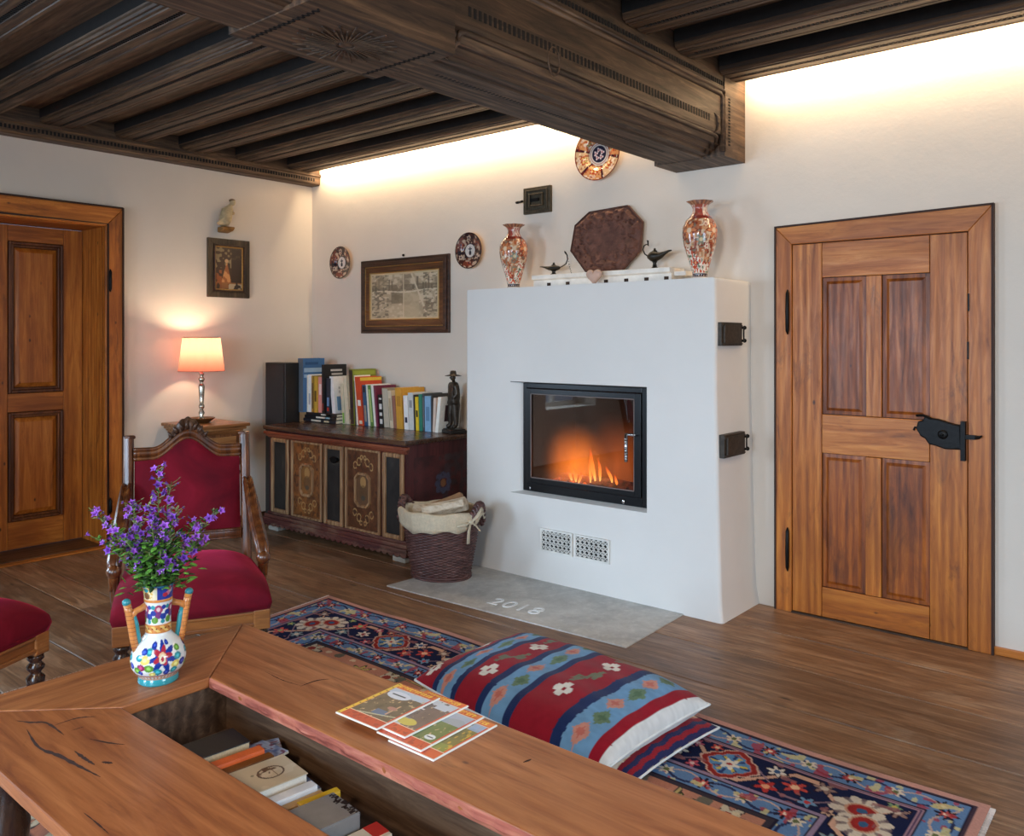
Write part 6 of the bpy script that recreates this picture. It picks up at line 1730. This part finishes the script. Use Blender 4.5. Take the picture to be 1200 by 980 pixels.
tbk(4.50, -3.235, z0_, .12, .05, .03, 1.3, (60, 46, 40), 'small dark notebook at the right end of the books in the compartment')
def leaflet(x, y, z, L, D, rz, c1, label, tilt=0.0):
    r = thing('brochure', (x, y, z), label, 'brochure', 'brochures beside the compartment books', rz)
    r.rotation_euler = (tilt, 0, rz)
    MB().box(-L/2, L/2, -D/2, D/2, 0, .006).build('pages', M['paper'], r, world=False)
    vs, fs, U, V = grid(30, 20, lambda u, v: ((u-.5)*L, (v-.5)*D, np.full_like(u, .0065)))
    n = vnoise(U, V, 7, int(x*100)); col = (1-n)[:, None]*C(*c1)+n[:, None]*C(196, 206, 222); put(col, n > .72, (120, 80, 100)); painted_mesh('cover', vs, fs, col, M['cover_p'], r, smooth=False, world=False)
leaflet(3.935, -3.085, zb+.060, .13, .045, 1.2, (52, 64, 110), 'dark blue brochure between the worn black book and the far side of the compartment', .2)
leaflet(3.985, -3.085, zb+.072, .10, .06, .10, (60, 80, 130), 'blue brochure with a white edge above the others beside the worn black book')
leaflet(4.060, -3.090, zb+.052, .13, .05, -.1, (44, 72, 128), 'blue printed brochure behind the orange book')
leaflet(4.13, -3.085, zb+.040, .11, .05, -.15, (70, 96, 150), 'pale blue brochure nearest the inked face book')

# ------------------------------------------------------------------ magazines
def magazine(x, y, z, rz, label, variant, curl=0):
    W, H = .150, .222
    r = thing('magazine', (x, y, z), label, 'magazine', 'puzzle magazines fanned out on the table', rz)
    mb = MB(); mb.box(-W/2, W/2, -H/2, H/2, 0, .0035); mb.build('pages', plain('magazine_paper', (240, 234, 226), .6, 0, .03), r, world=False, bevel=.0006)
    vs, fs, U, V = grid(110, 160, lambda u, v: ((u-.5)*(W-.002), (v-.5)*(H-.002), np.full_like(u, .0039)))
    n1 = vnoise(U*1.2, V*1.6, 6, variant); n2 = vnoise(U*1.3, V*1.0, 16, variant+7)*.7+vnoise(U, V, 40, variant)*.3; n = n1*.6+n2*.4
    base = {0: (206, 66, 34), 1: (222, 84, 40), 2: (214, 80, 38), 3: (220, 90, 34)}[variant]
    col = np.tile(C(*base), (len(U), 1))
    put(col, (V > .90) & (n2 > .4), (236, 130, 40), .7)
    # masthead: chunky yellow letter shapes
    lx = (U-.10)/.80*12; fx = lx % 1; li = np.floor(lx).astype(int); hh = .925+.0*V
    rr = np.random.default_rng(variant).random((13, 3)); lw = .22+.25*rr[np.clip(li, 0, 12), 0]
    mh = (U > .10) & (U < .90) & (V > .912) & (V < .975)
    strokes = (fx < lw*.8) | ((fx < .78) & ((np.abs(V-.915-.055*rr[np.clip(li, 0, 12), 1]) < .007) | (np.abs(V-.968) < .006)))
    put(col, mh & strokes & (fx < .8), (250, 206, 60))
    # cover photograph
    ph = (U > .09) & (U < .95) & (V > .17) & (V < .88)
    pal = {0: ((74, 66, 50), (120, 108, 86), (196, 210, 226)), 1: (((104, 90, 84)), (128, 110, 104), (210, 214, 222)), 2: ((84, 110, 50), (120, 140, 76), (176, 190, 206)), 3: ((92, 84, 40), (140, 134, 60), (176, 180, 190))}[variant]
    tmp = (1-n)[:, None]*C(*pal[0])+n[:, None]*C(*pal[1]); put(tmp, (V > .70+.08*n1) & (n > .3), pal[2]); put(tmp, n2 > .78, (214, 190, 150), .8); put(tmp, n2 < .14, (40, 36, 30), .8)
    if variant == 0:
        put(tmp, np.hypot((U-.38)/.26, (V-.74)/.09) < 1, (226, 232, 242)); put(tmp, (np.abs(V-.745) < .010) & (np.abs(U-.38) < .16) & (n2 > .35), (40, 60, 66)); put(tmp, (U > .45) & (U < .75) & (V > .24) & (V < .36), (86, 116, 158)); put(tmp, (np.abs(U-.72) < .02) & (V > .3) & (V < .55), (206, 170, 140)); put(tmp, np.hypot((U-.66)/.1, (V-.45)/.04) < 1, (180, 130, 120)); put(tmp, (np.abs(V-.22-.2*(U-.5)) < .012), (190, 196, 170))
    if variant == 1:
        put(tmp, (V < .34) & (U < .60), (214, 218, 224)); put(tmp, np.hypot((U-.62)/.20, (V-.27)/.08) < 1, (216, 200, 90)); put(tmp, (U > .60) & (U < .88) & (V > .70) & (V < .84), (210, 216, 226)); put(tmp, (np.abs(V-.6) < .012) & (np.abs(U-.4) < .14) & (n2 > .3), (236, 224, 226)); put(tmp, (np.abs(V-.34) < .008) & (U < .6), (150, 150, 160))
    if variant == 2:
        put(tmp, np.hypot((U-.80)/.10, (V-.27)/.055) < 1, (230, 238, 240)); put(tmp, (np.abs(V-.27) < .008) & (np.abs(U-.80) < .07), (60, 70, 76)); put(tmp, (V > .62) & (V < .82), (176, 184, 200), .8)
    if variant == 3: put(tmp, (V < .32), (138, 150, 62), .8); put(tmp, n2 > .7, (206, 166, 50)); put(tmp, (V > .72) & (U > .7), (150, 180, 216), .8)
    col[ph] = tmp[ph]
    put(col, ((np.abs(V-.165) < .006) | (np.abs(V-.885) < .005)) & (U > .08), (244, 214, 190))
    put(col, (V < .15) & (V > .03) & (n2 > .62) & (U > .1), (170, 44, 26), .7)
    if variant == 0: put(col, (U < .075), (246, 204, 70)); put(col, (U < .06) & (U > .025) & (np.sin(V*60) > .86), (120, 100, 50))
    put(col, (U > .985) | (V < .012), (240, 232, 224))
    painted_mesh('front_cover', vs, fs, col, M['glossy'], r, smooth=False, world=False)
M['glossy'] = painted('glossy_print', .32, .25)
magazine(4.398, -2.866, TZ+.0006, .015, 'puzzle magazine at the right end of the fan, lowest of the four', 3)
magazine(4.352, -2.862, TZ+.0056, .020, 'puzzle magazine with a white round label, third from the left in the fan', 2)
magazine(4.285, -2.848, TZ+.0106, .010, 'puzzle magazine with a yellow and white patch, second from the left in the fan', 1)
magazine(4.208, -2.872, TZ+.0156, .035, 'puzzle magazine with a yellow stripe along its spine, topmost at the left of the fan', 0)

# ------------------------------------------------------------------ kilim cushions on the rug
def cushion(cx, cy, z0, LX, LY, T, rz, label, fn, tilt=(0, 0), white=(228, 232, 230), sag=0.0, edge=.0, bulge=.10):
    r = thing('floor_cushion', (cx, cy, z0), label, 'cushion', 'kilim floor cushions stacked on the rug', rz)
    nu, nv = 220, 150
    def sh(u, v, s):
        U, V = 2*u-1, 2*v-1
        px = np.sign(U)*np.abs(U)**.92; py = np.sign(V)*np.abs(V)**.92
        pin = 1-.045*(1-np.abs(U)**2)*np.abs(V)**6; pin2 = 1-.035*(1-np.abs(V)**2)*np.abs(U)**6
        X = LX/2*px*pin2; Y = LY/2*py*np.where(V < 0, 1+bulge*(1-U**2), pin)
        h = (np.clip(1-np.abs(U)**3.0, 0, 1)**.50)*(np.clip(1-np.abs(V)**3.0, 0, 1)**.50)
        X = X+.012*np.sign(U)*h*np.abs(U)**3; 
        Z = T*(.40+edge*(np.abs(U)**2))+s*h*T*(.60 if s > 0 else .40)+(.004*np.sin(9*U+3*V)+.003*np.sin(14*V))*h
        Z = Z+tilt[0]*X+tilt[1]*Y
        return X, Y, Z
    vs, fs, U, V = grid(nu, nv, lambda u, v: sh(u, v, 1))
    Xm, Ym = (U-.5)*LX, (V-.5)*LY
    col = fn(U, V, Xm, Ym); weave = (1-.10*(np.sin(U*LX*700) > 0)*0)
    col = col*(.90+.16*vnoise(U, V, 50, 6))[:, None]
    painted_mesh('kilim_front', vs, fs, col, M['kilim'], r, world=False)
    vs, fs, U, V = grid(60, 40, lambda u, v: sh(u, v, -1))
    zmin = vs[:, 2].min()
    mb = MB(); mb.smooth = True; mb.add([(a, b, max(c, .0005-z0*0)) for a, b, c in vs], [tuple(int(q) for q in f[::-1]) for f in fs])
    mb.build('back_cloth', plain('white_cotton', white, .9, 0, .05, 80, .3), r, world=False)
    # piped white border along the seam
    mb = MB(); mb.smooth = True
    ring = []
    for k in range(60): ring.append((k/60, 0))
    for k in range(40): ring.append((1, k/40))
    for k in range(60): ring.append((1-k/60, 1))
    for k in range(40): ring.append((0, 1-k/40))
    ring.append((0, 0)); a = np.array(ring); X, Y, Z = sh(a[:, 0], a[:, 1], 1)
    mb.tube([(x, y, z) for x, y, z in zip(X, Y, Z)], .0045, 6, cap=False)
    mb.build('seam', plain('white_seam', white, .9), r, world=False)
    return r
M['kilim'] = painted('kilim_weave', .95, 0, .6, 420, .1, .1)
RED, NV, LB, OLV, SAL, WH = (150, 22, 40), (28, 46, 92), (112, 158, 196), (112, 116, 92), (204, 142, 124), (232, 226, 214)
def big_kilim(U, V, X, Y):
    col = np.tile(C(*RED), (len(U), 1))
    rag = .0035*(vnoise(U*0, V, 60, 2)-.5)
    def stripe(a, b, c): put(col, (U+rag > a) & (U+rag <= b), c)
    bands = [(0, .135, RED), (.135, .165, NV), (.165, .255, LB), (.255, .285, NV), (.285, .405, RED), (.405, .437, NV), (.437, .527, LB), (.527, .560, NV), (.560, .745, RED), (.745, .790, NV), (.790, .915, LB), (.915, .962, RED), (.962, 1.01, (226, 228, 226))]
    for a, b, c in bands: stripe(a, b, c)
    dg = lambda px, py, w, h: (np.abs(U-px)/w+np.abs(V-py)/h) < 1
    step = lambda a, s: np.floor(a/s+.5)*s
    us, vq = step(U, .006), step(V, .010)
    def dia(px, py, w, h, c): put(col, (np.abs(us-px)/w+np.abs(vq-py)/h) < 1, c)
    # blue bands: alternating salmon and green lozenges
    for (bx_, w) in ((.210, .026), (.482, .027), (.852, .036)):
        for k in range(7):
            py = .06+k*.150+(0.02 if bx_ > .4 else 0); dia(bx_+(.008 if k % 2 else -.008), py, w, .075, SAL if k % 2 == 0 else (104, 130, 100)); dia(bx_+(.008 if k % 2 else -.008), py, w*.45, .035, (196, 110, 96) if k % 2 == 0 else (84, 112, 84))
    # red bands: white four-petal groups and grey green branches
    for (bx_, offs) in ((.070, .0), (.345, .10), (.655, .18)):
        for k in range(3):
            py = .10+offs+k*.40
            for (du, dv) in ((-.022, 0), (.022, 0), (0, .040), (0, -.040)):
                put(col, np.hypot((us-bx_-du)/.016, (vq-py-dv)/.030) < 1, WH)
            qy = py+.19
            put(col, (np.abs(us-bx_-(vq-qy)*.22) < .008) & (np.abs(vq-qy) < .105), OLV); 
            for sgn in (-1, 1):
                put(col, (np.abs(us-bx_-sgn*.022-(vq-qy)*.1) < .010) & (np.abs(vq-qy-sgn*.035) < .028), OLV); put(col, (np.abs(us-bx_-sgn*.012) < .014) & (np.abs(vq-qy-sgn*.035) < .010), OLV)
    return col
def small_kilim(U, V, X, Y):
    pal = [(40, 44, 86), (150, 30, 44), (40, 44, 86), (222, 190, 150), (214, 160, 130), (222, 190, 150), (150, 30, 44)]
    k = np.floor(((U+.004*np.sin(V*40))*38)).astype(int) % 7; col = np.array([C(*pal[i]) for i in range(7)])[k]
    n = vnoise(U, V, 40, 3); put(col, (k >= 3) & (k <= 5) & (n > .6), (236, 222, 200)); put(col, (k >= 3) & (k <= 5) & (n < .25), (180, 80, 80), .8); return col
cushion(4.095, -1.800, .014, .74, .50, .095, math.radians(-4), 'smaller striped cushion with a white back, lying under the big kilim cushion', small_kilim)
cushion(3.995, -1.872, .070, .89, .60, .180, math.radians(-3), 'big kilim cushion striped red, navy and light blue, lying on top of the striped one', big_kilim, tilt=(-.02, .0))

# ------------------------------------------------------------------ majolica vase and its flowers
VX, VY = 3.562, -3.150
def majolica():
    r = thing('flower_vase', (VX, VY, TZ), 'colourful painted majolica vase with two branch shaped handles on the table', 'vase', rotz=0)
    prof = [(.050, 0), (.054, .003), (.053, .014), (.050, .020), (.060, .030), (.070, .046), (.0735, .066), (.070, .086), (.058, .108), (.042, .124), (.034, .134), (.0335, .150), (.0345, .158), (.033, .165), (.034, .195), (.0365, .222), (.0385, .228), (.037, .232), (.040, .260), (.0445, .272)]
    z = np.linspace(0, .272, 150); R = np.interp(z, [p[1] for p in prof], [p[0] for p in prof]); k = np.array([.25, .5, .25])
    R[1:-1] = np.convolve(R, k, 'valid'); R[1:-1] = np.convolve(R, k, 'valid')
    na = 220; a = np.linspace(0, 2*PI, na, endpoint=False); A, Z = np.meshgrid(a, z); RR = np.repeat(R[:, None], na, 1)
    # upper neck is slightly squared
    sq = np.clip((Z-.235)/.02, 0, 1); RR = RR*(1+sq*.03*np.cos(4*A))
    vs = np.stack([(RR*np.cos(A)).ravel(), (RR*np.sin(A)).ravel(), Z.ravel()], 1)
    fs = [(i*na+q, i*na+(q+1) % na, (i+1)*na+(q+1) % na, (i+1)*na+q) for i in range(len(z)-1) for q in range(na)]
    Af = (A.ravel()); Zf = Z.ravel(); camA = math.atan2(-4.3-VY, 5.82-VX)
    th = (Af-camA+PI) % (2*PI)-PI      # 0 = side with the large painted flower
    S = th*.068
    col = np.tile(C(226, 230, 228), (len(Zf), 1))
    TEAL, BLU, YEL, ORG, RD, GRN = (46, 146, 156), (34, 60, 150), (226, 206, 110), (206, 132, 66), (176, 44, 66), (96, 150, 60)
    body = (Zf > .026) & (Zf < .134)
    for rep in range(3):
        so = S-(-.145+.145*rep)*1.0-.010
        flower(col, so, Zf, 0, .084, .042, 7, BLU, BLU, rot=.3); flower(col, so, Zf, 0, .088, .027, 5, RD, (236, 190, 150)); put(col, np.hypot(so/.008, (Zf-.080)/.012) < 1, (236, 220, 190)); put(col, np.hypot(so/.0035, (Zf-.08)/.007) < 1, RD)
        for (dx, dz, r_, c) in ((-.034, .100, .009, TEAL), (-.045, .080, .011, YEL), (-.034, .058, .010, GRN), (-.055, .060, .009, (150, 40, 90)), (-.050, .100, .008, BLU), (.034, .060, .010, YEL), (.030, .045, .008, TEAL), (.042, .080, .009, TEAL), (-.012, .046, .009, TEAL), (-.026, .040, .007, YEL), (.010, .043, .007, BLU), (.046, .100, .008, GRN), (-.062, .084, .008, TEAL), (-.068, .050, .009, GRN), (-.058, .044, .006, BLU), (.056, .060, .009, BLU), (-.022, .115, .007, BLU), (.018, .118, .006, BLU)):
            r_ = r_*1.25; put(col, np.hypot((so-dx)/r_, (Zf-dz)/(r_*.85)) < 1, c); put(col, np.hypot((so-dx)/(r_*.45), (Zf-dz)/(r_*.36)) < 1, tuple(min(255, int(q*1.25+24)) for q in c))
    put(col, (Zf < .020), TEAL); put(col, (Zf > .020) & (Zf < .034), (206, 150, 120)); put(col, (Zf > .023) & (Zf < .031) & (np.sin(Af*40) > 0), (232, 220, 206)); put(col, (Zf > .033) & (Zf < .0355), (70, 80, 140))
    put(col, (Zf > .140) & (Zf < .163), ORG); put(col, (Zf > .144) & (Zf < .159) & (np.sin(Af*9+Zf*300) > .2), (226, 190, 110)); put(col, (Zf > .150) & (Zf < .154) & (np.sin(Af*18) > .4), (120, 50, 40))
    nk = (Zf > .163) & (Zf < .226)
    for rep in range(5):
        so = (th-(-2.2+1.1*rep))*.035
        for (dx, dz, r_, c) in ((0, .206, .012, (164, 60, 100)), (0, .190, .010, (120, 60, 120)), (-.014, .196, .008, BLU), (.013, .186, .009, BLU), (-.010, .176, .009, GRN), (.012, .172, .006, TEAL), (.014, .212, .006, BLU), (-.014, .212, .006, TEAL)): put(col, nk & (np.hypot((so-dx)/r_, (Zf-dz)/r_) < 1), c)
        put(col, nk & (np.hypot(so/.005, (Zf-.206)/.006) < 1), (230, 196, 200))
    put(col, (Zf > .226) & (Zf < .232), ORG)
    up = Zf > .232; sec = np.floor((th+PI+.1)/(2*PI)*4).astype(int) % 4
    put(col, up, (226, 214, 180)); put(col, up & (sec % 2 == 0), BLU)
    for q in range(4):
        c0 = (q+.5)/4*2*PI-PI-.1; so = (th-c0)*.040
        if q % 2 == 0:
            for (dx, dz, c) in ((0, .250, (206, 120, 150)), (.008, .256, (220, 190, 190)), (-.009, .246, RD), (.003, .262, RD)): put(col, up & (np.hypot((so-dx)/.0075, (Zf-dz)/.006) < 1), c)
        else:
            put(col, up & (np.abs(so) < .020) & (Zf > .236) & (Zf < .266) & (vnoise(so*60, Zf*60, 6, 3) > .4), (214, 176, 90)); put(col, up & (np.hypot(so/.010, (Zf-.244)/.010) < 1), (110, 70, 40)); put(col, up & (np.hypot(so/.008, (Zf-.260)/.006) < 1), TEAL)
    put(col, Zf > .267, (60, 120, 150))
    painted_mesh('body', vs, fs, col, M['porcelain'], r, world=False)
    mb = MB(); mb.smooth = True; mb.lathe([(.0445, .272), (.041, .2715), (.037, .25), (.030, .20), (.03, .15)], (0, 0, 0), 40, cap=False); mb.build('inside', plain('glaze_inside', (60, 110, 120), .3), r, world=False)
    ha = math.radians(40.1+38)   # handle plane
    ho = plain('handle_orange', (206, 134, 70), .3, 0, .2, 50, .05, coat=.4); ht = plain('handle_teal', (50, 140, 150), .3, 0, .15, 30, .02, coat=.4)
    for sg in (1, -1):
        d = Vector((math.cos(ha), math.sin(ha), 0))*sg
        P_ = lambda R_, z_: d*(R_*.84+.004)+Vector((0, 0, z_))
        mb = MB(); mb.smooth = True
        mb.tube([P_(.064, .090), P_(.072, .125), P_(.079, .165), P_(.087, .205), P_(.093, .226)], [.009, .0105, .0105, .0105, .010], 12)
        mb.tube([P_(.082, .190), P_(.066, .204), P_(.050, .208), P_(.034, .214)], [.009, .0085, .0085, .010], 12)
        h = mb.build('handle', ho, r, world=False)
        mb = MB(); mb.smooth = True; mb.tube([P_(.052, .098), P_(.060, .135), P_(.066, .170), P_(.072, .192)], [.006, .0075, .0075, .006], 10)
        mb.ball(P_(.0945, .232), .0115, 1, 1, .9); mb.build('handle_inner', ht, h, world=False)
        mb = MB()
        for k in range(11):
            t_ = k/10; p = P_(.068+.022*t_, .106+.112*t_); mb.tube([p-Vector((0, 0, .0006)), p+Vector((0, 0, .0006))], .0110, 12)
        mb.build('handle_rings', plain('ring_brown', (150, 70, 40), .35), h, world=False)
majolica()

def bouquet():
    stem_m = plain('green_stem', (104, 124, 64), .6, 0, .2, 40); leaf_m = plain('green_leaf', (92, 146, 56), .5, 0, .35, 60, .1); leaf_d = plain('dark_leaf', (48, 78, 36), .5, 0, .3, 60, .1); leaf_p = plain('pale_leaf', (158, 168, 122), .6, 0, .25, 60)
    pet = plain('violet_petal', (150, 84, 196), .6, 0, .28, 70, .0); pet2 = plain('deep_violet_petal', (112, 56, 168), .6, 0, .25, 70, .0); cen = plain('flower_eye', (232, 222, 240), .6)
    right = Vector((math.cos(.69975), math.sin(.69975), 0)); fwd = Vector((-math.sin(.69975), math.cos(.69975), 0)); up = Vector((0, 0, 1))
    rd = random.Random(11)
    O = Vector((VX, VY, TZ+.262))
    # stem tips: offset to the right / away / above the vase mouth, in metres
    tips = [(-.205, .02, .215, 'stem reaching furthest to the left out of the vase'), (-.160, -.05, .150, None), (-.120, .06, .215, None), (-.080, .00, .235, None), (-.035, .05, .165, None),
            (.000, .00, .335, 'tallest stem rising from the middle of the vase'), (.020, .04, .285, None), (-.010, -.04, .240, None), (.060, -.02, .225, None), (.100, .03, .180, None),
            (.175, .00, .215, 'stem reaching furthest to the right out of the vase'), (.150, -.04, .150, None), (.050, -.06, .090, None), (-.060, -.06, .110, None), (.110, -.03, .110, None), (-.130, .00, .130, None), (-.100, -.05, .170, None), (.03, -.03, .175, None)]
    def petal_flower(mb, c, d, s):
        d = d.normalized(); a = d.cross(up if abs(d.z) < .9 else right).normalized(); b = a.cross(d)
        n = 5
        base = c-d*s*.9
        # bell: five fused petals opening outwards with pointed lobes
        rings = [(0.0, .12), (.35, .30), (.75, .42), (1.0, .55)]
        seg = 10; vs = []
        for (h, r_) in rings:
            for k in range(seg): an = 2*PI*k/seg; vs.append(base+d*s*h+(a*math.cos(an)+b*math.sin(an))*s*r_)
        for k in range(seg):
            an = 2*PI*k/seg; rr, hh = (1.15, 1.10) if k % 2 == 0 else (.62, 1.0)
            vs.append(base+d*s*hh+(a*math.cos(an)+b*math.sin(an))*s*rr)
        mb.add(vs, [(i*seg+k, i*seg+(k+1) % seg, (i+1)*seg+(k+1) % seg, (i+1)*seg+k) for i in range(4) for k in range(seg)])
    def leaf(mb, c, d, L, w):
        d = d.normalized(); a = d.cross(up)
        if a.length < .1: a = right.copy()
        a.normalize(); nrm = a.cross(d)
        vs = [c, c+d*L*.35+a*w, c+d*L*.35-a*w, c+d*L*.35+nrm*w*.35, c+d*L*.72+a*w*.7-nrm*L*.05, c+d*L*.72-a*w*.7-nrm*L*.05, c+d*L*.72+nrm*w*.15, c+d*L-nrm*L*.12]
        mb.add(vs, [(0, 3, 1), (0, 2, 3), (3, 6, 4, 1), (3, 2, 5, 6), (6, 7, 4), (6, 5, 7)])
    for i, (rx, fy, h, lb) in enumerate(tips):
        tip = O+right*rx+fwd*fy+up*h
        side = 'left' if rx < -.03 else ('right' if rx > .06 else 'middle'); hi = 'high' if h > .2 else ('low' if h < .13 else 'mid height')
        r = thing('bellflower_stem', tuple(O-Vector((0, 0, .06))+right*rx*.05), 'leafy stem with violet bellflowers, the '+lb if lb else 'leafy stem with violet bellflowers, %s in the %s part of the bouquet' % (hi, side), 'flower', 'violet bellflower stems in the majolica vase')
        st = Vector(r.location); ctrl = O+right*rx*.35+fwd*fy*.3+up*h*.55
        def at(t_): return st*(1-t_)**2+ctrl*2*t_*(1-t_)+tip*t_*t_
        path = [at(k/14) for k in range(15)]
        mb = MB(); mb.smooth = True; mb.tube(path, [.0022-.0012*k/14 for k in range(15)], 6)
        lm, ld = MB(), MB(); fm, fd, ce = MB(), MB(), MB()
        for m_ in (fm, fd): m_.smooth = True
        n = int(30+h*150)
        for k in range(n):
            t_ = .22+.76*k/n; p = at(t_); an = rd.uniform(0, 2*PI)
            dr = (right*math.cos(an)+fwd*math.sin(an)+up*rd.uniform(.2, 1.1)).normalized()
            Ls = rd.uniform(.014, .028)*(1.3 if t_ < .5 else .9)
            leaf(lm if rd.random() < .6 else ld, p, dr, Ls, Ls*rd.uniform(.16, .26))
            if rd.random() < .35:   # small side twig with bud leaves
                q = p+dr*rd.uniform(.010, .028); mb.tube([p, q], .0009, 5); leaf(lm, q, dr+up*.3, .012, .0025); leaf(ld, q, dr+right*.3, .010, .0025)
                if rd.random() < .5 and t_ > .45: petal_flower(fd, q+dr*.004, dr, .0045)
        nf = 7 if h > .2 else 5
        if i in (5, 10): nf = 12
        for k in range(nf):
            t_ = .52+.48*(k+.5)/nf*rd.uniform(.9, 1.08); t_ = min(t_, 1)
            p = at(t_); an = rd.uniform(0, 2*PI); d = (right*math.cos(an)*.8-fwd*abs(math.sin(an))*.8+right*rx*2.2+up*rd.uniform(.1, .8)).normalized()
            s = rd.uniform(.0085, .0135); c = p+d*rd.uniform(.010, .022); mb.tube([p, c-d*s*.8], .001, 5)
            petal_flower(fm if rd.random() < .6 else fd, c, d, s)
            if ce.f == [] and i % 3 == 0: ce.ball(tuple(c-d*s*.3), .0018, 1, 1, 1, 6, 4)
        mb.build('stem', stem_m, r); lm.build('leaves', leaf_m if h < .2 else leaf_p, r); ld.build('leaves', leaf_d, r)
        fm.add([c_ for c_ in [(tip.x, tip.y, tip.z)]*3], []) if not fm.v else None
        if fm.f: fm.build('blossoms', pet, r)
        if fd.f: fd.build('blossoms', pet2, r)
        if ce.f: ce.build('flower_eyes', cen, r)
    # leafy greenery filling the mouth of the vase
    mb, md = MB(), MB()
    for k in range(560):
        an = rd.uniform(0, 2*PI); rr = abs(rd.gauss(0, .035)); hh = rd.uniform(-.004, .125)
        c = O+Vector((math.cos(an)*rr*(1+hh*4), math.sin(an)*rr*(1+hh*4), hh)); d = Vector((math.cos(an), math.sin(an), rd.uniform(-.3, 1.1)))+Vector((rd.uniform(-.4, .4),)*3)
        L_ = rd.uniform(.020, .036); leaf(mb if rd.random() < .65 else md, c, d, L_, L_*rd.uniform(.22, .34))
    sm = MB(); sm.smooth = True
    for k in range(16):
        an = rd.uniform(0, 2*PI); d = Vector((math.cos(an), math.sin(an), 0)); sm.tube([O+d*.015-Vector((0, 0, .05)), O+d*.026+up*.02, O+d*rd.uniform(.03, .06)+up*rd.uniform(.06, .12)], .0016, 5)
    g = sm.build('leafy_greenery', stem_m, None); tagp(g, 'dense bright green leaves filling the mouth of the majolica vase', 'leaves', kind='stuff')
    mb.build('leaves', leaf_m, g); md.build('leaves', leaf_d, g)
bouquet()
